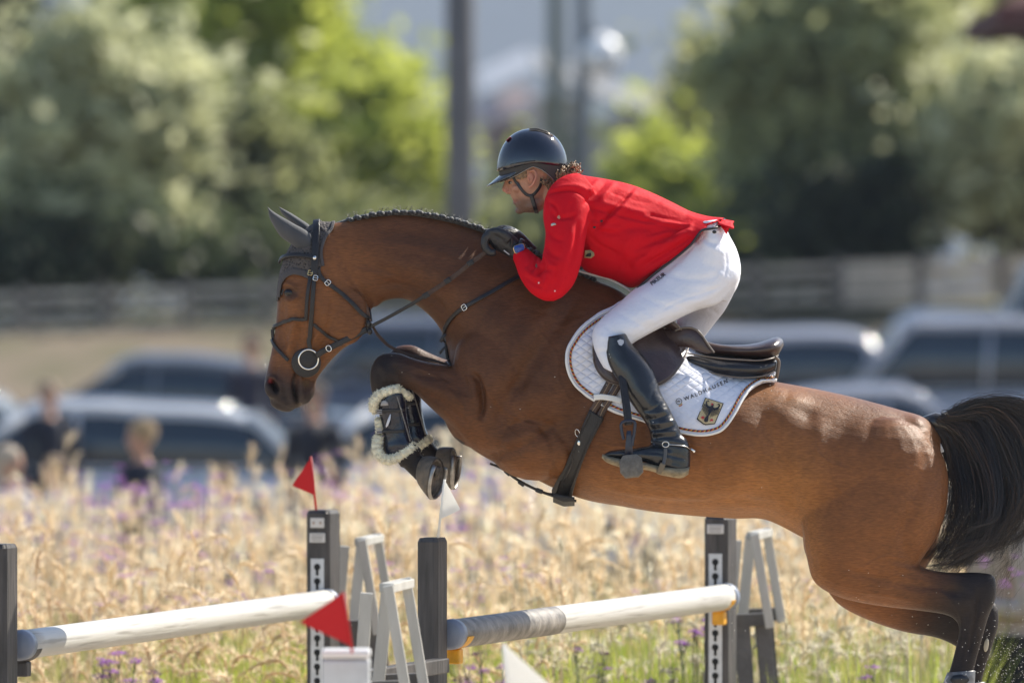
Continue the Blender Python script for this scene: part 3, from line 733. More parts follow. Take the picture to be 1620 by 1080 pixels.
for sg in (1, -1):
    c = p+n*.006; c = Vector((c.x, c.y*sg, c.z)); nn = Vector((n.x*.3, n.y*sg, n.z*.3)).normalized(); q = nn.to_track_quat('Z', 'Y').to_matrix()
    mb = MB(); mb.rings([[c+q @ Vector((r*math.cos(2*math.pi*k/36), r*math.sin(2*math.pi*k/36), z)) for k in range(36)] for r, z in ((.049, 0), (.052, .002), (.051, .006), (.047, .0075), (.030, .008), (.022, .0085), (.016, .010))]); mb.build('cheek_guard', m_leather, bridle)
    c2 = Vector(H(489, 568, 0)); c2 = Vector((c2.x, c.y+nn.y*.016, c2.z))
    mb = MB(); mb.tube([c2+q @ Vector((.0345*math.cos(2*math.pi*k/36), .0345*math.sin(2*math.pi*k/36), .002*math.cos(4*math.pi*k/36))) for k in range(36)], .0033, 8, closed=True, ref=nn); mb.build('bit_ring', m_steel, bridle)
# rein: from the ring under the jaw up to the hands
def reinset(sg):
    sgn = lambda pts: [(a, b_, y*sg) for a, b_, y in pts]
    a = MB(); C = cr(sgn([(500,563,-.085),(510,556,-.09),(520,551,-.092),(545,538.5,-.095),(566,528,-.095),(581,520.5,-.095)]), 6)
    pn = [(H(*c), Vector((0, -sg, 0))) for c in C]; ribbon(a, pn, 9.5/S, .005); r1 = a.build('rein_strap', m_leather, bridle)
    a = MB(); C = cr(sgn([(581,520.5,-.097),(591,514,-.10),(612,503,-.11),(633,491.5,-.12),(653,480,-.13),(672,468,-.14)]), 6)
    pn = [(H(*c), Vector((.1, -sg, .15*0)).normalized()) for c in C]; ribbon(a, pn, [5.0/S+.002*i/len(pn) for i in range(len(pn))], .004); a.build('rein_strap', m_leather, bridle)
    a = MB(); C = cr(sgn([(670,469,-.142),(692,455,-.155),(714,440,-.165),(730,428,-.172),(743,417,-.176),(760,405,-.18),(776,393,-.175)]), 6)
    pn = [(H(*c), Vector((.1, -sg, 0)).normalized()) for c in C]; ribbon(a, pn, 7.2/S, .004); a.build('rein_grip', m_rubber, bridle)
    for x, y, yy, ww in ((674,467,-.146,9),(708,444,-.168,8.5),(744,416,-.181,8.5)):
        c = H(x, y, yy*sg); mb = MB(); d = Vector((.8, 0, .52)).normalized(); mb.bar(c-d*.012, c+d*.012, .006, ww/S, mi=0, bev=.002); mb.build('rein_stop', m_leather, bridle)
reinset(1); reinset(-1)
a = MB()
for k in range(2):
    C = cr([(583,508+k*2,-.09),(590,516+k*2,-.08),(597,527+k*3,-.075),(606,537+k*3,-.07),(617,547+k*2,-.06),(643,559+k*2.5,-.05),(682,568+k*2,-.05),(706,576,-.06)], 6)
    ribbon(a, [(H(*c), Vector((-.3, -1, .3)).normalized()) for c in C], 3.2/S, .003)
a.build('rein_end', m_rubber, bridle)
a = MB(); a.sphere(H(585,524,-.1), (.010, .010, .012)); a.sphere(H(583,512,-.1), (.009, .01, .014)); a.tube([H(579,514,-.1), H(588,507,-.1), H(586,494,-.1), H(584,487,-.085)], .003, 6); a.build('rein_coupling', m_leather, bridle)
buckle(587, 513, HB, 7, 6, 30, bridle, m_steel)

# ---- breastplate
bplate = thing('breastplate', 'thin black leather breastplate strap across the horse\'s shoulder and chest', 'breastplate', H(720,540,0))
mstrap('neck_strap', [(845,428),(819,439.5),(799,450),(779,462),(757,474),(735,486.5),(722,496),(712,507),(706,518),(704.5,525)], 6.5, m_leather, off=.006, parent=bplate)
mstrap('chest_strap', [(706,518),(704.5,530),(706,548),(708,565),(712,582)], 5, m_leather, off=.008, parent=bplate, rel=5)
a = MB(); ribbon(a, [(H(*c), Vector((-.5, -1, 0)).normalized()) for c in cr([(705,528,-.09),(700,534,-.09),(697,541,-.085)], 5)], 5/S, .003)
ribbon(a, [(H(*c), Vector((-.5, -1, 0)).normalized()) for c in cr([(706,548,-.09),(700,553,-.09),(696,559,-.085)], 5)], 4/S, .003); a.build('strap_keeper', m_leather, bplate)
buckle(736, 486, HB, 8, 9, -30, bplate)
a = MB(); C = cr([(765,709,-.06),(776,720,-.05),(790,733,-.04),(803,746,-.03),(815,756,-.03),(830,765,-.03),(853,776,-.03),(872,783,-.03),(893,790,-.03),(912,792,-.03)], 6)
ribbon(a, [(H(*c), Vector((0, -.8, -.6)).normalized()) for c in C], 4.5/S, .004)
C = cr([(775,733,-.04),(788,738,-.04),(803,746,-.035)], 6); ribbon(a, [(H(*c), Vector((0, -.8, -.6)).normalized()) for c in C], 3.5/S, .004)
C = cr([(853,776,-.03),(872,781,-.03),(890,776,-.04)], 6); ribbon(a, [(H(*c), Vector((0, -.8, -.6)).normalized()) for c in C], 3.5/S, .004); a.build('martingale_strap', m_leather, bplate)
for x, y, an in ((803,747,42),(825,764,35),(853,776,20)):
    a = MB(); d = Vector((math.cos(R(an)), 0, -math.sin(R(an)))); c = H(x, y, -.03); a.bar(c-d*.013, c+d*.013, .012, .016, bev=.003); a.build('strap_slide', m_black, bplate)

# ---- saddle pad
pad = thing('saddle_pad', 'white quilted saddle pad with red, black and gold piping under the saddle', 'saddle pad', H(1060,600,0))
def mat_quilt():
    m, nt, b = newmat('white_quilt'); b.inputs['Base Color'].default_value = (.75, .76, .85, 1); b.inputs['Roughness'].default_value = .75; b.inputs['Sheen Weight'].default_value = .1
    tc = nt.nodes.new('ShaderNodeTexCoord'); sp = nt.nodes.new('ShaderNodeSeparateXYZ'); nt.links.new(tc.outputs['Object'], sp.inputs[0])
    def mth(op, a_, b__=None):
        x = nt.nodes.new('ShaderNodeMath'); x.operation = op
        for i, v in enumerate((a_, b__)):
            if v is None: continue
            if hasattr(v, 'links'): nt.links.new(v, x.inputs[i])
            else: x.inputs[i].default_value = v
        return x.outputs[0]
    f = 72.0
    u = mth('MULTIPLY', mth('ADD', sp.outputs['X'], mth('MULTIPLY', sp.outputs['Z'], 1.5)), f); v = mth('MULTIPLY', mth('SUBTRACT', sp.outputs['X'], mth('MULTIPLY', sp.outputs['Z'], 1.5)), f)
    q = mth('POWER', mth('ABSOLUTE', mth('MULTIPLY', mth('SINE', u), mth('SINE', v))), .4)
    # quilting only in the upper field
    z0 = H(0, 622, 0).z; k = nt.nodes.new('ShaderNodeMapRange'); nt.links.new(sp.outputs['Z'], k.inputs[0]); k.inputs[1].default_value = z0-.01; k.inputs[2].default_value = z0+.05; k.inputs[3].default_value = .25
    hgt = mth('MULTIPLY', q, k.outputs[0])
    nz = nt.nodes.new('ShaderNodeTexNoise'); nz.inputs['Scale'].default_value = 30; nt.links.new(tc.outputs['Object'], nz.inputs['Vector'])
    hgt = mth('ADD', hgt, mth('MULTIPLY', nz.outputs['Fac'], .8))
    bp = nt.nodes.new('ShaderNodeBump'); bp.inputs['Strength'].default_value = .8; bp.inputs['Distance'].default_value = .006; nt.links.new(hgt, bp.inputs['Height']); nt.links.new(bp.outputs[0], b.inputs['Normal']); return m
m_quilt = mat_quilt()
outl = [(966,489),(948,496),(929,509),(914,523),(903.5,538),(896,552),(894,566),(895,580),(900,596),(909,611),(921,622),(935,632),(955,644),(976,654),(998,661),(1020,668),(1045,678),(1070,684),(1092,688.5),(1111,690),(1127,688),(1141,683),(1151,674),(1159,663),(1167,650),(1174,637),(1182,625),(1192,615),(1206,607.5),(1217,606),(1227,606.5),(1229,600),(1228,594)]
top_ = [(1200,588),(1160,578),(1120,562),(1085,545),(1050,522),(1020,498),(995,478),(980,480)]
full = cr(outl+top_, 4, closed=True)
cx, cy = 1045, 590
vs, fs = [(cx, cy)], []
nr, no = 34, len(full)
for r in range(1, nr+1):
    for q in full:
        vs.append((cx+(q[0]-cx)*r/nr, cy+(q[1]-cy)*r/nr))
for k in range(no): fs.append((0, 1+(k+1) % no, 1+k))
for r in range(nr-1):
    for k in range(no):
        a_, b_ = 1+r*no+k, 1+r*no+(k+1) % no; fs.append((a_, b_, b_+no, a_+no))
pts3 = []
for x, y in vs:
    p, n = HS.hit(x, y)
    if p is None:
        for q in range(1, 40):
            p, n = HS.hit(x-q*.3, y+q)
            if p is not None: p = Vector((p.x, min(p.y+.02, 0), p.z)); break
        f_ = H(x, y, p.y); p = Vector((f_.x, p.y, f_.z)); n = Vector((0, -.5, .85))
    pts3.append(p+n*.014)
A = np.array([tuple(p) for p in pts3]); 
# smooth the draped sheet
nb = {}
for f in fs:
    for i in range(len(f)):
        nb.setdefault(f[i], set()).add(f[(i+1) % len(f)]); nb.setdefault(f[(i+1) % len(f)], set()).add(f[i])
nbl = [np.array(list(nb[i])) for i in range(len(A))]
for it in range(10):
    yy = np.array([A[l, 1].mean() for l in nbl]); A[:, 1] = np.minimum(A[:, 1], 0)*.5+yy*.5
# rear corner stands off the flank
Pp = np.array(vs)
A[:, 1] -= .035*np.exp(-(((Pp[:, 0]-1215)/34)**2+((Pp[:, 1]-612)/22)**2))
A[:, 1] -= .004*np.sin(Pp[:, 0]*.05+Pp[:, 1]*.09)
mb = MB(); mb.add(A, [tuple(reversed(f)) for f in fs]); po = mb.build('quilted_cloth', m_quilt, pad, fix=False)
po.data.update()
mod = po.modifiers.new('s', 'SOLIDIFY'); mod.thickness = .010; mod.offset = -1
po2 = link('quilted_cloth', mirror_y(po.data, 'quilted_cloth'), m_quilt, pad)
mod = po2.modifiers.new('s', 'SOLIDIFY'); mod.thickness = .010; mod.offset = -1
PS = Surf([po.data])
HP = Surf([po.data, ms])
# binding and rope piping
oc = cr(outl, 10)
def inset(C, d):
    out = []
    for i in range(len(C)):
        a_ = C[max(0, i-1)]; b_ = C[min(len(C)-1, i+1)]; t = (b_-a_)/np.linalg.norm(b_-a_); nn = np.array([-t[1], t[0]])
        if np.dot(nn, np.array([cx, cy])-C[i]) < 0: nn = -nn
        out.append(C[i]+nn*d)
    return np.array(out)
def pad_pt(x, y):
    p, n = PS.hit(x, y)
    k = 0
    while p is None and k < 12: k += 1; x += (cx-x)*.006; y += (cy-y)*.006; p, n = PS.hit(x, y)
    return p, n
mb = MB(); pts = []
for q in inset(oc, 2.2):
    p, n = pad_pt(*q)
    if p is not None: pts.append(p+n*.001)
mb.tube(pts, [(.0068, .0052)]*len(pts), 10)
both_sides(mb, 'binding', mat('white_binding', (.80, .80, .80), .6, bump=.3, bscale=300), pad)
m_rope = [mat('piping_black', (.012, .012, .012), .5), mat('piping_red', (.42, .012, .012), .5), mat('piping_gold', (.62, .34, .04), .5)]
mb = MB(); ins = inset(oc, 8.2); pl = []
for q in ins:
    p, n = pad_pt(*q)
    if p is not None: pl.append((p+n*.002, n))
P0 = [p for p, n in pl]; d = [0]
for i in range(1, len(P0)): d.append(d[-1]+(P0[i]-P0[i-1]).length)
step = .0052; k = 0; s_ = 0.0
while s_ < d[-1]-.008:
    def at_(s): 
        i = max(0, min(len(d)-2, int(np.searchsorted(d, s))-1)); t = (s-d[i])/((d[i+1]-d[i]) or 1); return P0[i].lerp(P0[i+1], min(max(t, 0), 1)), pl[i][1]
    a_, n1_ = at_(s_-.002); b_, n2_ = at_(s_+.010); t = (b_-a_).normalized(); u = n1_.cross(t)
    mb.tube([a_-u*.0036, (a_+b_)/2+n1_*.0016, b_+u*.0036], [.0010, .0030, .0010], 6, mi=k % 3); k += 1; s_ += step
mb.build('rope_piping', m_rope, pad)
# lettering and crest
def text2d(s, size, ang, x, y, spacing=1.0, bold=0, curve=0):
    cu = bpy.data.curves.new('t', 'FONT'); cu.body = s; cu.size = size; cu.space_character = spacing; cu.offset = bold; cu.resolution_u = 3
    o = bpy.data.objects.new('t', cu); COL.objects.link(o); dg = bpy.context.evaluated_depsgraph_get()
    me = bpy.data.meshes.new_from_object(o.evaluated_get(dg)); bpy.data.objects.remove(o)
    bm = bmesh.new(); bm.from_mesh(me); bmesh.ops.triangulate(bm, faces=bm.faces)
    vs = [v.co.copy() for v in bm.verts]; bm.verts.index_update(); fs = [[v.index for v in f.verts] for f in bm.faces]; bm.free()
    c, s_ = math.cos(R(ang)), math.sin(R(ang)); out = []
    for v in vs:
        yy = v.y + curve*v.x*v.x
        out.append((x+v.x*c-yy*-s_*-1*-1, y-(v.x*s_+yy*c)) if False else (x+v.x*c-yy*s_, y-v.x*s_-yy*c))
    return out, fs
m_ink = mat('black_thread', (.010, .010, .018), .6); m_gold = mat('gold_thread', (.62, .50, .28), .55, noise=.2, nscale=200, bump=.4, bscale=400); m_red = mat('red_thread', (.45, .02, .03), .6)
v_, f_ = text2d('WALDHAUSEN', 8.6, 20.5, 1083, 634.2, 1.42, .12, .0006); drape_mesh(PS, v_, f_, .0022, 'lettering', m_ink, pad, smooth=False)
def disc2(cx, cy, r0, r1, n=28):
    vs = [(cx+r*math.cos(2*math.pi*k/n), cy+r*math.sin(2*math.pi*k/n)) for r in (r0, r1) for k in range(n)]
    return vs, [(k, (k+1) % n, n+(k+1) % n, n+k) for k in range(n)]
emb = MB()
def demb(v, f, mi, off):
    vs = []
    for x, y in v:
        p, n = PS.hit(x, y); vs.append(p+n*off if p is not None else H(x, y, -.34))
    emb.add(vs, f, mi)
v_, f_ = disc2(1074, 635, 4.2, 5.1); demb(v_, f_, 0, .0022)
v_, f_ = text2d('W', 5.6, 10, 1071.2, 637.4, 1, .1); demb(v_, f_, 0, .0022)
demb([(1073,641.5),(1078.6,637.5),(1079.6,639.5),(1074,643)], [(0,1,2,3)], 1, .003); demb([(1074,643),(1079.6,639.5),(1079,641.5),(1075,643.6)], [(0,1,2,3)], 2, .003)
emb.build('logo', [m_ink, m_gold, m_red, m_gold], pad, smooth=False, fix=False); emb = MB()
# shield in its own frame (u right, v down), corners from the photograph
def sh(u, v):   # u 0..1, v 0..1
    TL, TR, BR, BL = np.array((1115.5,630)), np.array((1144.5,639)), np.array((1130.5,672)), np.array((1102,663.5))
    p = TL*(1-u)*(1-v)+TR*u*(1-v)+BR*u*v+BL*(1-u)*v; return tuple(p)
def poly(pts, mi, off, sub=1):
    demb([sh(u, v) for u, v in pts], [tuple(range(len(pts)))], mi, off)
def strip2(pts, w, mi, off):
    vs, fs = [], []
    pts = np.array(pts, float)
    for i, p in enumerate(pts):
        t = pts[min(i+1, len(pts)-1)]-pts[max(i-1, 0)]; t /= np.linalg.norm(t)+1e-9; nrm = np.array([-t[1], t[0]]); ww = w[i] if hasattr(w, '__len__') else w
        vs += [sh(*(p+nrm*ww)), sh(*(p-nrm*ww))]
    for i in range(len(pts)-1): fs.append((2*i, 2*i+1, 2*i+3, 2*i+2))
    demb(vs, fs, mi, off)
poly([(0,0),(1,0),(1,.97),(.55,1.13),(.42,1.13),(0,1.0)], 0, .0050); poly([(.045,.04),(.955,.04),(.955,.95),(.54,1.08),(.43,1.08),(.045,.96)], 3, .0062)
strip2([(.50,.18),(.50,.34),(.50,.5),(.49,.62),(.47,.74)], [.05,.07,.085,.06,.04], 0, .0074)
strip2([(.47,.72),(.42,.88),(.40,.99)], [.04,.06,.02], 0, .0074); strip2([(.47,.72),(.52,.9),(.55,1.0)], [.04,.05,.02], 0, .0074); strip2([(.47,.8),(.47,1.02)], [.03,.03], 0, .0074)
strip2([(.5,.22),(.44,.19),(.40,.20)], [.05,.035,.01], 2, .0078)
for sg in (-1, 1):
    X = lambda u: .5+sg*(u-.5)
    strip2([(X(.55),.36),(X(.68),.37),(X(.80),.30),(X(.85),.17),(X(.79),.11),(X(.72),.14)], [.05,.05,.045,.035,.03,.015], 0, .0074)
    for q in range(6):
        u = .60+q*.058; strip2([(X(u),.38-q*.02),(X(u+.02),.74-q*.035)], [.021,.015], 0, .0080)
    for an in range(0, 180, 36):
        strip2([(X(.74)-.09*math.cos(R(an)), .86-.07*math.sin(R(an))), (X(.74)+.09*math.cos(R(an)), .86+.07*math.sin(R(an)))], .012, 2, .0078)
emb.build('eagle_crest', [m_ink, m_gold, m_red, m_gold], pad, smooth=False, fix=False)

# ---- girth
girth = thing('girth', 'dark brown padded girth strap buckled round the horse\'s belly', 'girth', H(910,720,0))
for k in (-1, 1):
    mstrap('billet', [(993+k*6,566+k*3),(975+k*6,600+k*3),(958+k*6,630+k*3),(942+k*6,657+k*3)], 11.5, m_brown, off=.010, thick=.004, parent=girth, surf=HP)
    mstrap('billet_stitching', [(993+k*6,566+k*3),(975+k*6,600+k*3),(958+k*6,630+k*3),(942+k*6,657+k*3)], 1.2, mat('stitch_tan', (.28, .19, .12), .7), off=.0135, thick=.0015, parent=girth, surf=HP)
def wstrap(name, path, ws, m, off, parent, surf=HP, thick=.012):
    mb = MB(); C = cr(path, 8); W_ = cr([[x] for x in ws], 8)[:, 0]; pn = relax(drape_pts(surf, [list(c) for c in C], off), 4)
    ribbon(mb, pn, [x/S for x in W_], thick); return both_sides(mb, name, m, parent)
m_gir = mat('girth_neoprene', (.030, .027, .026), .6, bump=.35, bscale=250, noise=.2, nscale=40)
gp = [(944,655),(936,672),(925,694),(914,718),(904,742),(896,762),(890,779)]
wstrap('girth_band', gp, [27,25,23,23,25,30,34], m_gir, .012, girth); wstrap('girth_edge', [(x-8.5,y-3) for x, y in gp], [3]*7, m_leather, .020, girth, thick=.004); wstrap('girth_edge', [(x+8.5,y+3) for x, y in gp], [3]*7, m_leather, .020, girth, thick=.004)
mb = MB(); C = [H(892+5*math.sin(k*.5)*0,782,-.27+.54*k/20) + Vector((0, 0, -.25*(1-((k-10)/10)**2)**.5*.08)) for k in range(21)]; 
rg_ = []
for k in range(21):
    t = k/20; yy = -.2+.4*t; drop = 8*math.sin(math.pi*t)
    rg_.append([H(892+dx, 784+drop+dz, yy) for dx, dz in ((-17,-4),(17,2),(17,8),(0,9),(-17,2))])
mb.rings(rg_); mb.build('girth_underside', m_gir, girth)
a = MB(); p, n = HP.hit(918, 682)
if p is not None:
    q = n.to_track_quat('Z', 'Y').to_matrix(); c = p+n*.02; a.tube([c+q @ Vector((.011*math.cos(2*math.pi*k/20)*.8, .011*math.sin(2*math.pi*k/20)*1.2, 0)) for k in range(20)], .0018, 6, closed=True, ref=n); a.build('ring', m_steel, girth)
p, n = HP.hit(917, 698)
if p is not None: MB().sphere(p+n*.019, (.006, .002, .010), 14, 8).build('badge', m_steel, girth)
mstrap('pad_keeper', [(940,628),(952,627),(968,630),(985,635)], 9, mat('white_web', (.78, .78, .78), .6), off=.015, thick=.003, parent=pad, surf=HP)

# ---- saddle
saddle = thing('saddle', 'brown leather jumping saddle with dark panels on the white pad', 'saddle', H(1120,570,0))
m_sad = mat('saddle_leather', (.055, .032, .030), .30, spec=.55, noise=.35, nscale=16, bump=.2, bscale=120, coat=.15)
m_sadk = mat('saddle_panel', (.016, .015, .018), .32, spec=.55, bump=.2, bscale=120)
m_pipe = mat('saddle_piping', (.16, .13, .11), .4)
flap = cr([(944,528),(937,548),(938,566),(945,586),(957,601),(975,608),(1000,612),(1022,615),(1044,611),(1062,599),(1076,580),(1084,562),(1086,545),(1082,530),(1070,512),(1040,498),(1000,496),(965,505)], 5, closed=True)
fc = (1012, 556)
vs = [fc]; fs = []; no = len(flap); nr = 12
for r in range(1, nr+1):
    for q in flap: vs.append((fc[0]+(q[0]-fc[0])*r/nr, fc[1]+(q[1]-fc[1])*r/nr))
for k in range(no): fs.append((0, 1+k, 1+(k+1) % no))
for r in range(nr-1):
    for k in range(no): a_, b_ = 1+r*no+k, 1+r*no+(k+1) % no; fs.append((a_, a_+no, b_+no, b_))
P3 = []
for i, (x, y) in enumerate(vs):
    p, n = HP.hit(x, y); e = math.hypot(x-fc[0], y-fc[1])
    P3.append(p+n*.012 if p is not None else H(x, y, -.2))
A = np.array([tuple(p) for p in P3]); nb = {}
for f in fs:
    for i in range(len(f)): nb.setdefault(f[i], set()).add(f[(i+1) % len(f)]); nb.setdefault(f[(i+1) % len(f)], set()).add(f[i])
for it in range(8): yy = np.array([A[list(nb[i]), 1].mean() for i in range(len(A))]); A[:, 1] = A[:, 1]*.5+yy*.5
Pv = np.array(vs)
A[:, 1] -= .022*np.exp(-((np.hypot((Pv[:, 0]-962)/1.0, (Pv[:, 1]-560)/2.2)/16)**2))
A[:, 1] -= .016*np.exp(-((np.hypot((Pv[:, 0]-1060)/1.2, (Pv[:, 1]-560)/1.6)/16)**2))
for sg in (1, -1):
    B = A.copy(); B[:, 1] *= sg; mb = MB(); mb.add(B, [tuple(reversed(f)) if sg > 0 else f for f in fs]); o = mb.build('flap', m_sad, saddle)
    mod = o.modifiers.new('s', 'SOLIDIFY'); mod.thickness = .008; mod.offset = 0
FL = A[-no:]
mb = MB(); mb.tube([Vector(p)+Vector((0, -.004, 0)) for p in FL], .0022, 6, closed=True); mb.build('flap_piping', m_pipe, saddle)
st_ = MB(); loft_ab(st_, [(1048,512,1052,530,0,.05),(1066,512,1066,536,0,.075),(1090,520,1092,550,0,.09),(1115,533,1114,563,0,.105),(1140,539.5,1138,566,0,.125),(1168,541.5,1166,568,0,.15),(1195,540,1194,569,0,.165),(1215,535,1214,569,0,.165),(1229,532,1224,568,0,.15),(1238,537,1230,565,0,.12),(1240,545,1232,560,0,.07)], sub=5, n=40)
ms2 = st_.mesh('seat'); a_ = coords(ms2)
seat_o = link('seat', ms2, m_sad, saddle)
# dished seat: press the centre line down between the sides
P_ = to_px(a_); dish = .018*np.exp(-((P_[:, 0]-1150)/55)**2)*np.exp(-(a_[:, 1]/.07)**2); a_[:, 2] -= dish*(P_[:, 1] < 556); setco(ms2, a_)
for sg in (-1, 1):
    pn_ = MB(); loft_ab(pn_, [(1078,560,1082,584,sg*.12,.05),(1095,562,1096,582,sg*.12,.07),(1121,566,1121,591,sg*.115,.08),(1145,568,1145,596,sg*.11,.085),(1170,568,1169,599,sg*.105,.09),(1195,569,1193,599,sg*.10,.088),(1214,569,1212,595,sg*.09,.08),(1227,568,1225,588,sg*.08,.06),(1230,572,1228,582,sg*.07,.03)], sub=5, n=28); pn_.build('panel', m_sadk, saddle)
for sg in (-1, 1):
    pp = MB()
    pp.tube([H(c[0], c[1], sg*c[2]) for c in cr([(1085,558,.16),(1110,563,.165),(1140,567,.178),(1170,569,.19),(1200,570,.19),(1220,567,.165),(1231,562,.10)], 6)], .0026, 8)
    pp.tube([H(c[0], c[1], sg*c[2]) for c in cr([(1085,574,.17),(1121,588,.185),(1165,596.5,.185),(1205,595,.17),(1226,586,.12)], 6)], .003, 8)
    pp.tube([H(c[0], c[1], sg*c[2]) for c in cr([(1226,564,.14),(1232,572,.12),(1230,590,.11),(1227,600,.10)], 6)], .006, 8)
    pp.build('seat_piping', m_pipe, saddle)
for sg in (-1, 1):
    sk = MB()
    rows = [(1050,520,1040,540,sg*.14,.012),(1068,519,1060,545,sg*.165,.013),(1085,519,1078,548,sg*.185,.013),(1100,521,1090,550,sg*.195,.013),(1112,531,1098,553,sg*.20,.012),(1121,545,1105,556,sg*.20,.011),(1130,557,1118,560,sg*.197,.008)]
    loft_ab(sk, rows, sub=4, n=20); sk.build('skirt', m_sad, saddle)
for sg in (-1, 1):
    kb = MB(); kb.tube([H(c[0], c[1], sg*c[2]) for c in cr([(1068,523,.185),(1080,518.5,.195),(1096,519,.205),(1108,527,.21),(1119,543,.212),(1130,558,.208)], 6)], .0035, 8); kb.build('skirt_piping', m_pipe, saddle)
# stirrup leathers and irons
for sg in (1, -1):
    y_ = lambda v: v*sg
    stir = MB(); C = cr([(980,560,y_(-.30)),(984,590,y_(-.37)),(988,620,y_(-.40)),(992,650,y_(-.425)),(994.5,672,y_(-.438))], 6)
    ribbon(stir, [(H(*c), Vector((0, -sg, 0))) for c in C], 12.5/S, .005); ribbon(stir, [(H(c[0]+1, c[1], c[2]-.005*sg), Vector((0, -sg, 0))) for c in C], 9/S, .004)
    so_ = stir.build('stirrup_leather', m_leather, saddle)
    ir = MB(); Y = y_(-.445)
    ir.tube([H(c[0], c[1], Y) for c in cr([(987,695,0),(984,684,0),(982.5,672,0),(987,667,0),(996,665.5,0),(1004,668,0),(1004,680,0),(1001.5,694,0),(1000,705,0)], 5)], (.0055), 8)
    ir.rings([[H(995+dx*w_, yy, Y+dy*.004) for dx, dy in ((-1, 1), (-1, -1), (0, -1.8), (1, -1), (1, 1))] for yy, w_ in ((681, 3.5), (690, 4.5), (705, 5.5), (722, 7))])
    ir.build('stirrup_iron', mat('stirrup_black', (.02, .025, .045), .35) if sg > 0 else m_black, saddle)
    tr = MB(); c = H(998.5, 737, y_(-.472)); rot = Matrix.Rotation(R(-6), 3, 'Y') @ Matrix.Rotation(R(74*sg), 3, 'X')
    oct_ = [(-.040, -.018), (-.040, .018), (-.024, .040), (.022, .040), (.040, .024), (.040, -.024), (.022, -.040), (-.024, -.040)]
    tr.rings([[c+rot @ Vector((x*k, y*k, z)) for x, y in oct_] for k, z in ((.9, -.010), (1, -.007), (1, .005), (.92, .008))])
    tr.build('stirrup_tread', mat('tread_grey', (.17, .15, .125), .7, noise=.35, nscale=60, bump=.5, bscale=200), saddle)

# ---- tendon boots on the fore legs
m_fleece = mat('fleece', (.95, .86, .67), .95, noise=.25, nscale=70, bump=1.0, bscale=140, sheen=.4, bdist=.01)
m_patent = mat('boot_shell', (.008, .012, .030), .22, spec=.4, coat=.35, noise=.3, nscale=30, bump=.35, bscale=45)
m_webbing = mat('strap_grey', (.35, .35, .38), .5)
def fluff(mb, pts, r, rs):
    pts = cr(pts, 7)
    P = [H(p[0], p[1], p[2]) for p in pts]
    rr = [r*(1+.10*math.sin(i*1.7+rs)) for i in range(len(P))]
    mb.tube(P, rr, 14)
    rn = random.Random(rs)
    for i in range(0, len(P)):
        for q in range(60):
            v = Vector((rn.gauss(0, 1), rn.gauss(0, 1), rn.gauss(0, 1))).normalized(); w_ = v+Vector((rn.gauss(0, .5), rn.gauss(0, .5), rn.gauss(0, .5))); p_ = P[i].lerp(P[min(i+1, len(P)-1)], rn.random())
            mb.tube([p_+v*(r*.85), p_+v*(r*.9)+w_*r*.16, p_+v*(r*.92)+w_*r*rn.uniform(.2, .36)], [r*.11, r*.08, r*.02], 4)
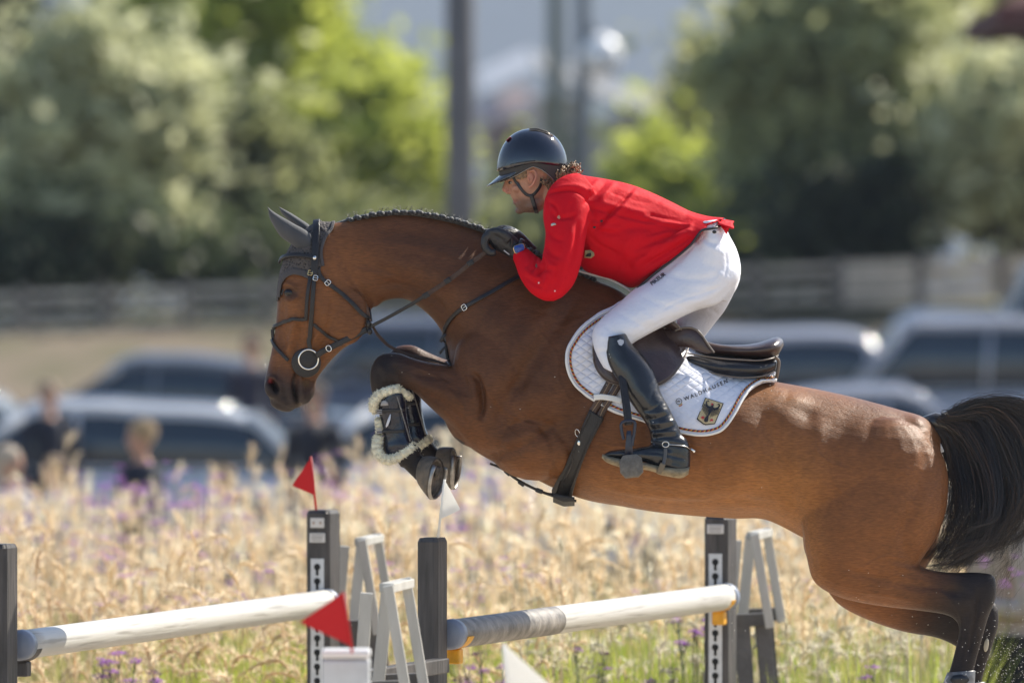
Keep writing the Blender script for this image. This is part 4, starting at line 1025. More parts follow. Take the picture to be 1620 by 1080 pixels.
def tendon_boot(dx, dy, y, label, ang=0, sg=1):
    t = thing('tendon_boot', label, 'leg boot', H(625+dx, 670+dy, y), group='fleece lined tendon boots on the front legs')
    F = lambda pts: [(a+dx, b_+dy, y+c) for a, b_, c in pts]
    mb = MB(); st = [(603,622,641,622,y,.046),(598,640,642,636,y,.046),(601,660,643,654,y,.042),(605,680,646,672,y,.040),(607,698,650,690,y,.042),(606,712,654,699,y,.045),(612,724,656,705,y,.040),(622,731,655,712,y,.03)]
    loft_ab(mb, [(a+dx, b_+dy, c+dx, d+dy, e, f) for a, b_, c, d, e, f in st], sub=5, n=28)
    sh_ = mb.build('shell', m_patent, t)
    mb = MB(); s = -1
    for s in (-1, 1):
        o_ = .030*s
        fluff(mb, F([(592,648,o_*.2),(592,636,o_),(600,624,o_*1.2),(614,618,o_*1.25),(630,615.5,o_*.9)]), .016, 3+s)
        fluff(mb, F([(630,616,o_*.7),(640,622,o_*.5),(648,628,0)]), .012, 8+s)
        fluff(mb, F([(598,664,o_*.3),(600,674,o_*.3),(601,684,o_*.2)]), .012, 5+s)
        fluff(mb, F([(599,692,o_*.3),(596,706,o_*.8),(601,720,o_*1.1),(613,727,o_*1.2),(627,723,o_*1.1),(642,714,o_*1.0),(653,706,o_*.6)]), .016, 9+s)
    mb.build('fleece_lining', m_fleece, t)
    for yy in (651, 684):
        for s in (-1, 1):
            mb = MB(); C = cr([(597,yy,s*.02),(603,yy-1,s*.043),(615,yy-2,s*.047),(630,yy-2,s*.046),(640,yy-3,s*.036)], 5)
            ribbon(mb, [(H(c[0]+dx, c[1]+dy, y+c[2]), Vector((0, s, 0))) for c in C], .011, .003); mb.build('strap', m_leather, t)
    for yy in (652, 682):
        mb = MB()
        for k in range(3): mb.bar(H(596+dx, yy-3+k*3+dy, y-.03), H(604+dx, yy-4+k*3+dy, y-.047), .004, .003)
        mb.build('strap_tab', m_webbing, t)
    s = -1
    mb = MB(); ys = y-.0485
    q = [(610,674),(613,664),(617,655),(618.5,655),(617.5,664),(614,673),(611,676)]
    mb.rings([[H(a+dx, b_+dy, ys+o) for a, b_ in q] for o in (0, -.002)]); mb.build('emblem', mat('emblem_white', (.62, .64, .70), .4), t)
    mb = MB(); q = [(602,642),(602.5,637),(606,633),(610,633),(614,637),(614.5,641)]
    mb.rings([[H(a+dx, b_+dy, ys+.002+o) for a, b_ in q] for o in (0, -.002)]); mb.build('strap_end', mat('strap_end_grey', (.33, .32, .32), .5), t)
    mb = MB(); C = cr([(626,622,-.040),(632,640,-.044),(638,660,-.042),(644,680,-.040),(649,698,-.036)], 6)
    mb.tube([H(c[0]+dx, c[1]+dy, y+c[2]+0) for c in C], .0024, 8); mb.build('seam_binding', mat('seam_dusty', (.20, .185, .17), .7, noise=.5, nscale=200), t)
    return t
tendon_boot(0, 0, -.135, 'dark patent tendon boot with cream fleece on the near foreleg, in front')
tendon_boot(24, -11, .135, 'dark patent tendon boot with cream fleece mostly hidden behind the near one')
# ---- fetlock boots on the hind legs
for (x, y_, Y, lb) in ((1516,1084,-.155,'grey fetlock boot on the nearer hind leg at the bottom edge'), (1532,1102,.155,'grey fetlock boot on the farther hind leg below the hock')):
    t = thing('fetlock_boot', lb, 'leg boot', H(x, y_, Y), group='fetlock boots on the hind legs')
    mb = MB(); dx = x-1516; dy = y_-1084
    st = [(1499,1063,1543,1060,Y,.036),(1495,1072,1543,1070,Y,.043),(1489,1090,1541,1092,Y,.047),(1487,1108,1537,1110,Y,.046),(1492,1122,1534,1120,Y,.036)]
    loft_ab(mb, [(a+dx, b_+dy, c+dx, d+dy, e, f) for a, b_, c, d, e, f in st], sub=4, n=28); mb.build('shell', mat('boot_grey', (.16, .165, .18), .4, noise=.4, nscale=60), t)
    mb = MB(); q = [(1503,1075),(1508,1068),(1520,1066),(1530,1068),(1534,1075),(1528,1082),(1508,1082)]
    mb.rings([[H(a+dx, b_+dy, Y-.044+o) for a, b_ in q] for o in (0, -.005)]); mb.build('emblem', m_black, t)
    mb = MB(); mb.tube([H(1500+dx,1068+dy,Y-.04), H(1495+dx,1076+dy,Y-.043), H(1500+dx,1084+dy,Y-.045)], .004, 6); mb.build('strap_tab', m_webbing, t)
MB().sphere(H(1560.5, 1020, .115), (.0085, .006, .024), 12, 8, Matrix.Rotation(R(8), 3, 'Y')).build('chestnut', mat('chestnut_horn', (.42, .38, .30), .7), horse)
# ================================================================== RIDER
rider = thing('person', 'rider in red jacket, white breeches and black helmet crouched over the saddle', 'person', H(1000,600,0))
def mat_skin():
    m = mat('skin', (.50, .25, .165), .5, spec=.4, noise=.22, nscale=26, bump=.25, bscale=90, sss=.08, attr='tone'); return m
m_skin = mat_skin()
# ---- body: one continuous figure
b_ = MB()
loft_ab(b_, [(846,212,850,212,0,.01),(815,222,880,224,0,.055),(800,240,892,244,0,.075),(797,258,894,262,0,.080),(799,272,890,276,0,.079),(802,283,883,288,0,.075),(803,294,877,300,0,.070),(806,306,871,312,0,.064),(812,318,866,323,0,.056),(817,328,859,331,0,.044),(823,336,850,337,0,.028)], sub=5, n=36)
b_.sphere(H(805,281,0), (.016, .052, .012), 14, 8)                       # brow
b_.tube([H(806,282,0), H(802,292,0), H(799.5,300,0), H(800.5,304,0)], [(.010,.010),(.012,.012),(.015,.013),(.012,.008)], 12)   # nose
for s in (-1, 1):
    b_.sphere(H(804,304.5,s*.013), (.010, .008, .007), 10, 6)
    b_.sphere(H(818,298,s*.045), (.020, .018, .016), 12, 8)              # cheekbone
    b_.sphere(H(846,322,s*.046), (.035, .014, .020), 12, 8, Matrix.Rotation(R(-22), 3, 'Y'))   # jaw
b_.sphere(H(815,314.5,0), (.010, .022, .0065), 12, 8); b_.sphere(H(816.5,321,0), (.011, .020, .007), 12, 8)   # lips
b_.sphere(H(822,333,0), (.016, .020, .013), 12, 8)                       # chin
chain(b_, [(866,286,0,30,.062),(876,306,0,29,.062),(895,318,0,32,.075),(920,330,0,38,.11)])
chain(b_, [(905,330,0,34,.15),(950,350,0,50,.165),(1000,375,0,52,.15),(1050,400,0,48,.14),(1100,410,0,50,.155),(1125,425,0,42,.15)])
for s in (-1, 1):
    chain(b_, [(905,322,s*.13,30,.06),(893,345,s*.20,25,.05),(885,390,s*.235,22,.045),(872,448,s*.25,18,.038),(850,430,s*.22,17,.036),(828,405,s*.16,11,.027),(812,393,s*.14,10,.024)], n=16)
chain(b_, [(1115,425,-.06,34,.06),(1086,457,-.12,24,.05),(1050,477,-.165,20,.045),(1016,498,-.205,17,.042),(986,518,-.242,13,.038),(970,532,-.266,12,.036),(976,552,-.305,11,.034),(987,566,-.318,12,.034),(1006,602,-.342,12,.034),(1028,640,-.362,10,.03),(1046,676,-.37,8,.026),(1060,712,-.374,8,.024),(1030,722,-.386,6,.022),(1000,719,-.392,5,.02)], n=18)
chain(b_, [(1115,425,.06,34,.06),(1112,446,.12,24,.05),(1107,482,.165,20,.045),(1096,515,.22,16,.04),(1064,548,.262,14,.038),(1025,572,.292,12,.034),(1006,596,.335,11,.034),(1028,640,.362,10,.03),(1046,676,.37,8,.026),(1060,712,.374,8,.024),(1030,722,.386,6,.022),(1000,719,.392,5,.02)], n=18)
mb_ = remesh(b_, .0042, 2, 'person_body')
sculpt(mb_, [('line', [(812,288),(818,290),(823,288)], 3.0, -.004), ('line', [(811,319),(817,318.5),(823,319)], 1.5, -.004), ('line', [(806,306),(812,310),(822,318)], 2.4, -.0025), ('blob', 835,308,12,9,0,-.0035)])
def tone(P, a, N):
    x, y = P[:, 0], P[:, 1]; c = np.tile(np.array([.50, .25, .165]), (len(x), 1))
    def bl(c, col, k): k = np.clip(k, 0, 1)[:, None]; return c*(1-k)+np.array(col)*k
    c = bl(c, (.15, .09, .065), .80*sm(y-(x-820)*-.15, 309, 320)*(x < 862)*sm(862-x, 0, 12)+.0)      # stubble
    c = bl(c, (.55, .17, .13), np.exp(-(((x-800)/6)**2+((y-302)/5)**2))*.5); c = bl(c, (.42, .13, .11), np.exp(-(((x-815)/5)**2+((y-318)/3)**2))*.6)
    return c
paint(mb_, 'tone', tone)
body2 = link('body', mb_, m_skin, rider)
RS = Surf([mb_])
# ear
for s in (-1, 1):
    e = MB(); C = cr([(838,271,0),(845,270,0),(848,277,0),(846,286,0),(841,294,0),(837,296,0)], 5); e.tube([H(c[0], c[1], s*(.083+.010*math.sin(i/len(C)*3.1))) for i, c in enumerate(C)], .0042, 8)
    e.sphere(H(840,282,s*.078), (.013, .006, .022), 14, 8, Matrix.Rotation(R(-8), 3, 'Y')); e.sphere(H(836.5,284,s*.084), (.004, .004, .007), 8, 6); e.build('ear', m_skin2 if False else m_skin, rider)
    me_ = rider.children[-1].data; paint(me_, 'tone', lambda P, a, N: np.tile(np.array([.55, .24, .16]), (len(P), 1)))
# eye + brow
m_white_eye = mat('eye_white', (.28, .24, .22), .3); m_hair = mat('curly_hair', (.075, .038, .018), .45, noise=.6, nscale=60, var2=(.40, .25, .12), sheen=.2)  # hair: sunlit gold is mixed into the brown as colour
for s in (-1, 1):
    MB().sphere(H(809.5,289,s*.034), (.010, .010, .005), 14, 8).build('eye', m_white_eye, rider)
    e = MB(); e.sphere(H(806.5,289,s*.036), (.0055, .0055, .0055), 10, 6).build('iris', mat('iris', (.03, .02, .015), .15), rider.children[-1])
    e = MB(); e.tube([H(803,283,s*.018), H(805,281.5,s*.035), H(811,283,s*.052)], [.003, .0045, .002], 8); e.build('eyebrow', m_hair, rider)
# ---- hair: curls under the back of the helmet
hm = MB(); rh = random.Random(5)
for i in range(620):
    t = rh.random(); x = 860+t*52+rh.gauss(0, 2.5); y = 289-t*20+rh.gauss(0, 5.5)*(1-.4*t); yy = rh.uniform(-.078, .078)*(1-.25*t)
    c = H(x, y, yy); r = rh.uniform(.006, .012); ax = Vector((rh.gauss(0, 1), rh.gauss(0, 1), rh.gauss(0, 1))).normalized(); q = ax.to_track_quat('Z', 'Y').to_matrix()
    hm.tube([c+q @ Vector((r*math.cos(k*.9)*(1-k*.05), r*math.sin(k*.9)*(1-k*.05), k*.0022)) for k in range(10)], .0026, 5)
hm.build('hair', m_hair, rider)
hm = MB()
for i in range(60):
    x = rh.uniform(816, 832); y = 277+rh.uniform(-5, 7)-(x-816)*.2; hm.sphere(H(x, y, -.079), (.004, .002, .005), 6, 4)
hm.build('sideburn', m_hair, rider)
# ---- helmet
m_hel = mat('helmet_gloss', (.006, .008, .018), .05, spec=.7, coat=.55); m_helm = mat('helmet_matt', (.040, .036, .034), .7, bump=.2, bscale=300); m_trim = mat('helmet_trim', (.28, .25, .22), .25, metal=.8)
hl = MB(); rg_ = []
hc = H(843,258,0)
for k in range(22):
    u = k/21; an = math.pi/2*(1-u); zz = math.sin(an); rr = math.cos(an)**.92
    ring = []
    for j in range(48):
        a = 2*math.pi*j/48; ca, sa = math.cos(a), math.sin(a)
        x = (-.127 if ca > 0 else -.122)*ca*rr; y = .104*sa*rr; z = .121*zz - .008*(1-zz)*0
        low = (.030*(1-zz)**1.5)*(1 if ca > 0 else .5)*abs(ca)   # dips at the front
        ring.append(hc+Vector((x, y, z-low)))
    rg_.append(ring)
hl.rings(rg_[1:], cap=True)
helmet = hl.build('helmet', m_hel, rider)
lo = MB(); rg_ = []
for k in range(6):
    u = k/5; ring = []
    for j in range(48):
        a = 2*math.pi*j/48; ca, sa = math.cos(a), math.sin(a)
        side = math.exp(-((a-math.pi/2)/.42)**2)+math.exp(-((a-3*math.pi/2)/.42)**2)
        # ear arch: the lower rim rises over the ear and drops behind it
        back = math.exp(-((min(abs(a-math.pi/2), abs(a-3*math.pi/2), 9)-.85)/.38)**2)*(ca < 0)
        depth = .024+.030*back*1.1+.012*(ca > 0)*abs(ca)-.012*side
        x = -.121*ca*(1-.05*u); y = .101*sa*(1-.04*u); low = .030*(1 if ca > 0 else .5)*abs(ca)
        ring.append(hc+Vector((x, y, -low+.016-(depth+.012)*u-.006)))
    rg_.append(ring)
inner = [[hc+(p-hc)*.93 for p in rg_[-1]], [hc+(p-hc)*.9+Vector((0, 0, .03)) for p in rg_[-1]]]
lo.rings(rg_+inner, cap=False); lo.build('helmet_rim', m_helm, helmet)
a = MB(); a.tube([p+Vector((0, 0, 0)) for p in rg_[-1]], .0018, 6, closed=True); a.build('rim_trim', m_trim, helmet)
vz = MB(); rows = []
for k in range(8):
    u = k/7
    row = []
    for j in range(17):
        a = R(-62+124*j/16); ext = .040*u*math.cos(a)**.8
        p = hc+Vector((-.121*math.cos(a)*1.0-ext, .098*math.sin(a)*(1-.1*u), -.030*math.cos(a)-.006-.034*math.cos(a)*u-.010))
        row.append(p)
    rows.append(row)
vs = [p for r in rows for p in r]; vs2 = [p-Vector((0, 0, .004)) for p in vs]; n = len(vs); fs = []
for k in range(7):
    for j in range(16):
        a, b2 = k*17+j, k*17+j+1; fs += [(a, b2, b2+17, a+17), (n+a, n+a+17, n+b2+17, n+b2)]
for j in range(16): a = 7*17+j; fs.append((a, a+1, n+a+1, n+a)); fs.append((j, n+j, n+j+1, j+1))
vz.add(vs+vs2, fs); vz.build('visor', mat('visor_gloss', (.03, .028, .03), .18, spec=.7, coat=.6), helmet)
# vents and badge
for s in (-1, 1):
    v = MB(); v.tube([hc+Vector((x, s*.030, z)) for x, z in ((-.012, .1185), (.015, .1185), (.045, .110), (.070, .097))], [(.003,.002),(.008,.004),(.009,.004),(.003,.002)], 8); v.build('vent', m_helm, helmet)
    v = MB(); v.tube([hc+Vector((x, s*.030+s*.011, z)) for x, z in ((-.014, .115), (.015, .114), (.045, .106), (.073, .094))], .0016, 6); v.build('vent_trim', m_trim, helmet)
    v = MB(); v.tube([hc+Vector((-.123*math.cos(a), s*.103*math.sin(a), -.012*math.cos(a)+.018*math.sin(a)-.012)) for a in [R(10+14*k) for k in range(7)]], .0025, 6); v.build('helmet_line', m_black, helmet)
v = MB(); v.sphere(hc+Vector((-.0865, -.026, .0845)), (.012, .014, .0022), 12, 8, Matrix.Rotation(R(-42), 3, 'Y')); v.build('helmet_badge', mat('badge_red', (.3, .02, .03), .3), helmet)
# chin strap
def on_head(path, w, name, off=.003):
    for s in (-1, 1):
        mb = MB(); pn = relax(drape_pts(RS, path, off), 2); ribbon(mb, [(Vector((p.x, p.y*(-s), p.z)) if s > 0 else p, Vector((n.x, n.y*(-s if s > 0 else 1), n.z))) for p, n in pn], w/S, .003); mb.build(name, m_black, helmet)
on_head([list(c) for c in cr([(811,277),(817,288),(824,298),(832,307),(839,310)], 4)], 4.8, 'chin_strap')
on_head([list(c) for c in cr([(857,281),(855,292),(850,301),(843,309)], 4)], 5.0, 'chin_strap')
on_head([list(c) for c in cr([(840,307),(843,317),(846,327),(849,337)], 4)], 6.5, 'chin_strap', .005)
# ---- jacket
jk = MB()
loft_ab(jk, [(900,273,874,303,0,.062),(912,275,868,312,0,.085),(926,278,866,330,0,.135),(945,281,876,360,0,.175),(968,285,898,395,0,.195),(998,292,920,424,0,.195),(1030,304,945,438,0,.185),(1062,319,974,446,0,.178),(1090,333,1004,455,0,.178),(1112,340,1046,428,0,.180),(1128,343,1080,400,0,.182),(1140,344,1102,374,0,.180),(1148,345,1108,362,0,.176)], sub=6, n=52)
def arm(s, dx=0, dy=0):
    chain(jk, [(922,305,s*.12,34,.06),(903,316,s*.165,38,.062),(896,340,s*.195,37,.062),(895,372,s*.225,32,.058),(889,410,s*.25,31,.055),(880,440,s*.262,29,.052),(871,455,s*.262,22,.048),(858,446,s*.250,25,.047),(843,429,s*.215,23,.042),(830,411,s*.175,17,.036),(823,402,s*.155,14,.033)], sub=5, n=28)
arm(-1); arm(1)
mj = remesh(jk, .0055, 2, 'jacket'); lap(mj, 3)
jf = [
 ('line', [(858,310),(880,303),(906,301),(926,312),(938,334),(940,350)], 2.2, -.006), ('line', [(868,303),(890,296),(915,295),(936,306)], 5, .004),
 ('line', [(1003,297),(985,318),(965,338),(948,357),(936,370)], 3, -.007), ('line', [(1008,300),(990,322),(970,343),(953,362)], 5, .005),
 ('line', [(962,284),(948,300),(932,316),(922,326)], 4, -.006), ('line', [(975,286),(962,302),(948,320)], 4.5, .006), ('line', [(950,282),(940,292),(930,305)], 4, .005),
 ('line', [(925,326),(960,335),(1000,345),(1060,358),(1100,362)], 3, -.004), ('line', [(940,320),(980,328),(1030,340)], 6, .004),
 ('line', [(1013,298),(1050,316),(1096,338),(1140,350)], 3.5, -.005), ('line', [(1030,316),(1060,330),(1100,346),(1140,352)], 6, .005),
 ('line', [(935,372),(960,366),(1000,360),(1060,364)], 7, -.004), ('line', [(1103,368),(1080,385),(1050,404),(1020,420)], 5, -.008), ('line', [(1098,382),(1070,400),(1035,420),(1008,440)], 6, .009),
 ('line', [(1095,350),(1088,365),(1070,378),(1045,390)], 5, .006), ('line', [(1080,358),(1060,372),(1030,382)], 4, -.005), ('line', [(1040,384),(1020,405),(1000,425)], 8, .005),
 ('line', [(930,395),(960,400),(990,415),(1000,440)], 8, -.004), ('line',[(1004,366),(990,390),(985,420)],9,.004),
 # sleeve
 ('line', [(872,330),(878,342),(896,344),(914,338)], 4, -.005), ('line', [(868,318),(880,328),(884,345)], 3.2, -.006), ('line', [(863,360),(874,374),(892,382)], 4, -.004), ('line', [(862,385),(872,400),(888,408)], 4.5, -.005), ('line', [(861,398),(868,416),(882,424)], 4, .005),
 ('line', [(858,404),(860,420),(852,434)], 3.2, -.008), ('line', [(850,402),(848,418),(840,430)], 3, -.005), ('line', [(842,400),(838,414),(830,424)], 2.8, -.004), ('line', [(853,402),(853,420),(845,434)], 3, .005),
 ('line', [(830,425),(842,436),(858,442)], 4, .004), ('line', [(828,436),(845,448),(862,456)], 4, -.004), ('line', [(866,425),(866,440),(858,455)], 4.5, .005), ('line', [(905,355),(900,390),(892,430)], 7, .005), ('line', [(915,350),(910,390),(900,430)], 4, -.004),
 ('line', [(845,414),(855,424),(872,430)], 3, -.005),
]
rj = random.Random(21)
for i in range(20):
    x = rj.uniform(930, 1090); y = 300+(x-930)*.2+rj.uniform(0, 100); L_ = rj.uniform(15, 50); a = rj.uniform(-1.0, .5)
    jf.append(('line', [(x, y), (x+L_*.5, y+L_*a*.5+rj.uniform(-4, 4)), (x+L_, y+L_*a)], rj.uniform(2.5, 5), rj.choice((-1, 1))*rj.uniform(.0008, .002)))
jf = [(f[0], f[1], f[2]*.9, f[3]*1.75) for f in jf]
# radiating pulls at the armpit, elbow and waist
for pts, w_, h_ in (([(935,345),(955,352),(985,352)],3,-.006),([(934,356),(958,368),(990,372)],3,-.006),([(932,372),(952,390),(975,400)],3.2,-.006),([(934,350),(956,360),(988,362)],3,.005),([(1085,352),(1058,346),(1020,338)],3,-.005),([(1096,360),(1062,362),(1020,372)],3.2,-.006),([(1090,356),(1060,354),(1024,354)],3,.005),
  ([(874,458),(882,440),(884,420)],3,-.006),([(864,462),(868,446),(866,430)],2.6,-.006),([(878,466),(888,452),(894,436)],2.6,.004),([(866,312),(868,330),(864,350)],2.6,-.005),([(906,318),(902,336),(908,352)],3,-.004),([(960,300),(990,312),(1030,322)],3,-.004),([(968,294),(1000,306),(1040,318)],3,.004),
  ([(1000,400),(1020,388),(1050,380)],3,-.005),([(990,430),(1002,410),(1026,396)],3.2,-.006),([(975,440),(978,420),(990,400)],3,-.005)): jf.append(('line', pts, w_, h_))
sculpt(mj, jf); lap(mj, 1)
m_red_j = mat('red_jacket', (.60, .0018, .012), .74, spec=.16, noise=.06, nscale=12, bump=.2, bscale=90)
jacket = link('jacket', mj, m_red_j, rider)
JS = Surf([mj])
a = MB(); a.tube([H(c[0], c[1], c[2]) for c in cr([(917,277,0),(908,277,-.05),(893,286,-.078),(877,300,-.07),(866,313,-.04),(862,320,0),(866,313,.04),(877,300,.07),(893,286,.078),(908,277,.05)], 5, closed=True)], [(.005, .011)]*50, 10, closed=True); a.build('collar', m_red_j, jacket)
# tails of the jacket
tlp = MB(); rows = []
for k in range(7):
    u = k/6; rows.append([H(1136+u*24+1.5*math.sin(j*1.9)*u, 343.5+u*7+abs(j-6)*abs(j-6)*.28*(1)+2.2*math.sin(j*1.3)*u, (j-6)*.026*(1+.12*u)) for j in range(13)])
vs = [p for r in rows for p in r]; n = len(vs); fs = [(k*13+j, k*13+j+1, k*13+j+14, k*13+j+13) for k in range(6) for j in range(12)]
tlp.add(vs, fs); o = tlp.build('jacket_tail', m_red_j, jacket); mod = o.modifiers.new('s', 'SOLIDIFY'); mod.thickness = .004
for s in (-1, 1):
    tv = MB(); rows = [[H(a_, b2, s*yy) for a_, b2, yy in r] for r in ([(1136,346,.10),(1148,348,.10),(1158,352,.09)],[(1138,352,.13),(1148,356,.13),(1154,360,.12)],[(1142,358,.15),(1147,364,.15),(1150,370,.14)])]
    vs = [p for r in rows for p in r]; tv.add(vs, [(k*3+j, k*3+j+1, k*3+j+4, k*3+j+3) for k in range(2) for j in range(2)]); o = tv.build('vent_flap', m_red_j, jacket); mod = o.modifiers.new('s', 'SOLIDIFY'); mod.thickness = .004
a = MB(); C = cr([(1146,347,-.08),(1140,357,-.14),(1128,361,-.176),(1112,364,-.184),(1104,372,-.184),(1092,388,-.184),(1062,413,-.186),(1038,431,-.184),(1008,456,-.178)], 5)
a.tube([H(*c) for c in C], .0045, 6); a.build('hem_lining', m_black, jacket)
for (x, y) in ((940,359),(951,349)):
    p, n = JS.hit(x, y); MB().sphere(p+n*.002, (.0055, .003, .0045), 10, 6).build('vent_button', m_black, jacket)
# lapel crest, arm badge, front buttons, tie
def badge(x, y, pts, m, name, off=.003):
    mb = MB(); vs = []
    for dx, dy in pts:
        p, n = JS.hit(x+dx, y+dy); vs.append(p+n*off if p is not None else H(x+dx, y+dy, -.2))
    n = len(vs); mb.add(vs+[v+Vector((0, .003, 0)) for v in vs], [tuple(range(n))]+[(k, (k+1) % n, n+(k+1) % n, n+k) for k in range(n)]); return mb.build(name, m, jacket)
badge(876,356, [(-4,1),(-3,-2),(0,-3),(3,-2.5),(4.5,0),(2,0.5),(-2,2)], mat('silver_badge', (.5, .52, .5), .3, metal=.6), 'sleeve_badge')
badge(931,401, [(-8,-5),(4,-7),(9,-3),(10,2),(5,6),(-5,5)], m_gold, 'jacket_crest', .006); badge(931,401, [(-4,-1.2),(5,-3),(6,1),(4,3),(-3,2)], m_ink, 'jacket_crest', .009)
badge(853,447, [(-1,-1),(1,-1),(1,1),(-1,1)], m_white, 'cuff_dot'); badge(878,460, [(-1,-1),(1,-1),(1,1),(-1,1)], m_white, 'cuff_dot')
for x, y in ((919,422),(951,434),(983,442)):
    MB().sphere(H(x, y, -.03), (.010, .010, .010), 12, 8).build('button', m_black, jacket)
for s in (-1, 1):
    a = MB(); a.tube([H(c[0], c[1], c[2]*s) for c in cr([(912,428,.02),(935,434,.03),(962,441,.04),(985,452,.05),(1000,462,.05)], 4)], [(.010,.004)]*17, 8); a.build('jacket_lining', m_red_j if s > 0 else mat('white_lining', (.7, .68, .66), .6), jacket)
# ---- gloves and watch
m_glove = mat('black_glove', (.016, .016, .020), .42, spec=.5, noise=.3, nscale=40, bump=.35, bscale=90)
def glove(s, dx, dy, Y, fingers=True):
    g = MB(); T = lambda l: [(a+dx, b2+dy, Y+c*s, d, e) for a, b2, c, d, e in l]
    chain(g, T([(826,406,0,14,.033),(818,398,.0,14,.031),(808,390,.0,16,.034),(798,383,.0,17.5,.040),(788,378,.0,16.5,.044),(779,374,.0,12,.044)]), n=20)
    fl = [(-.034,1.0),(-.012,1.1),(.011,1.06),(.033,.88)]
    for k, (fy, ln) in enumerate(fl):
        o = k*1.2
        chain(g, T([(784,372+o,fy,8,.0115),(775,371+o,fy,7.4,.0112),(768.5,376+o,fy,6.8,.0108),(766.5,385+o,fy,6.2,.0102),(770,394+o*.6,fy,5.8,.0098),(777,399*1+o*.4,fy,5.4,.0092),(784,398+o*.3,fy,4.4,.008)]), sub=4, n=12)
    chain(g, T([(806,378,-.034,8.5,.014),(794,369,-.042,7,.0125),(783,366,-.040,6.2,.0115),(774,368,-.032,5.4,.0105),(770,372,-.026,4,.008)]), sub=4, n=12)
    m = remesh(g, .0030, 1, 'glove')
    o = link('glove', m, m_glove, rider); return o
gl = glove(1, 0, 0, -.150)
glove(-1, 14, -4, .125)
k_ = MB(); C = cr([(800,368,-.185),(806,372,-.19),(810,381,-.192),(808,391,-.188)], 5); k_.tube([H(*c) for c in C], .003, 6); k_.build('glove_seam', m_leather, gl)
k_ = MB(); k_.bar(H(797,396,-.19), H(806,403,-.19), .006, .004, bev=.001); k_.build('glove_tab', m_webbing, gl)
wt = MB(); q = [(811,393),(813,388.5),(826,384.5),(829.5,386),(831.5,392),(829.5,396.5),(817,402),(813.5,400.5)]
def plate(mb, q, y, d, sc=1):
    cx_ = sum(p[0] for p in q)/len(q); cy_ = sum(p[1] for p in q)/len(q); n = len(q)
    vs = [H(cx_+(a-cx_)*k, cy_+(b2-cy_)*k, y+dd) for k, dd in ((sc, d), (sc, 0), (sc*.92, -.002)) for a, b2 in q]
    mb.add(vs, [tuple(range(2*n, 3*n))]+[(r*n+k, r*n+(k+1) % n, (r+1)*n+(k+1) % n, (r+1)*n+k) for r in range(2) for k in range(n)]+[tuple(range(n))])
plate(wt, q, -.190, .012); watch = wt.build('watch', mat('watch_gold', (.55, .38, .22), .25, metal=1), rider)
wt = MB(); plate(wt, q, -.1935, .001, .84)
def mat_screen():
    m, nt, b = newmat('watch_face'); tc = nt.nodes.new('ShaderNodeTexCoord'); vo = nt.nodes.new('ShaderNodeTexVoronoi'); vo.inputs['Scale'].default_value = 120; nt.links.new(tc.outputs['Object'], vo.inputs['Vector'])
    r = nt.nodes.new('ShaderNodeValToRGB'); e = r.color_ramp.elements; e[0].color = (.02, .18, .12, 1); e[0].position = .1; e[1].color = (.01, .03, .22, 1); e[1].position = .3; x = e.new(.8); x.color = (.03, .07, .30, 1)
    nt.links.new(vo.outputs['Distance'], r.inputs[0]); nt.links.new(r.outputs[0], b.inputs['Base Color']); nt.links.new(r.outputs[0], b.inputs['Emission Color']); b.inputs['Emission Strength'].default_value = .05; b.inputs['Roughness'].default_value = .1; return m
wt.build('watch_face', mat_screen(), watch)
wt = MB()
for s in (-1, 1):
    C = cr([(821+s*0,393-9*s*-1*0,-.188)], 1) if False else None
ring = [H(821.5+ (12.5*math.cos(a))*.62*0 + 10*math.sin(a)*-.55*-1, 393-13.5*math.sin(a)*1.0, -.150-.040*math.cos(a)) for a in [2*math.pi*k/28 for k in range(28)]]
wt.tube(ring, [(.010, .0025)]*28, 8, closed=True, ref=Vector((.8, 0, -.5))); wt.build('watch_strap', m_black, watch)
# ---- breeches
br = MB()
loft_ab(br, [(1096,352,1146,346,0,.14),(1098,362,1152,368,0,.160),(1085,385,1166,396,0,.182),(1066,410,1172,426,0,.192),(1056,430,1166,455,0,.185),(1060,450,1150,478,0,.15)], sub=5, n=44)
loft_ab(br, [(1080,375,1170,420,-.06,.11),(1050,412,1170,440,-.085,.115),(1030,436,1140,478,-.12,.108),(1000,460,1100,492,-.165,.098),(974,484,1058,512,-.205,.088),(953,502,1022,531,-.242,.074),(941,516,999,545,-.265,.064),(937,530,991,558,-.280,.058),(939,548,985,572,-.292,.052),(946,566,988,588,-.302,.046),(955,582,992,600,-.312,.042)], sub=5, n=36)
loft_ab(br, [(1060,380,1168,415,.06,.11),(1055,420,1171,440,.09,.115),(1058,450,1160,466,.125,.105),(1068,478,1146,492,.165,.095),(1070,504,1132,510,.20,.085),(1066,528,1118,528,.235,.075),(1040,545,1090,560,.265,.066),(1000,560,1050,590,.29,.058),(975,572,1015,600,.31,.05)], sub=5, n=36)
mbr = remesh(br, .0055, 2, 'breeches'); lap(mbr, 4)
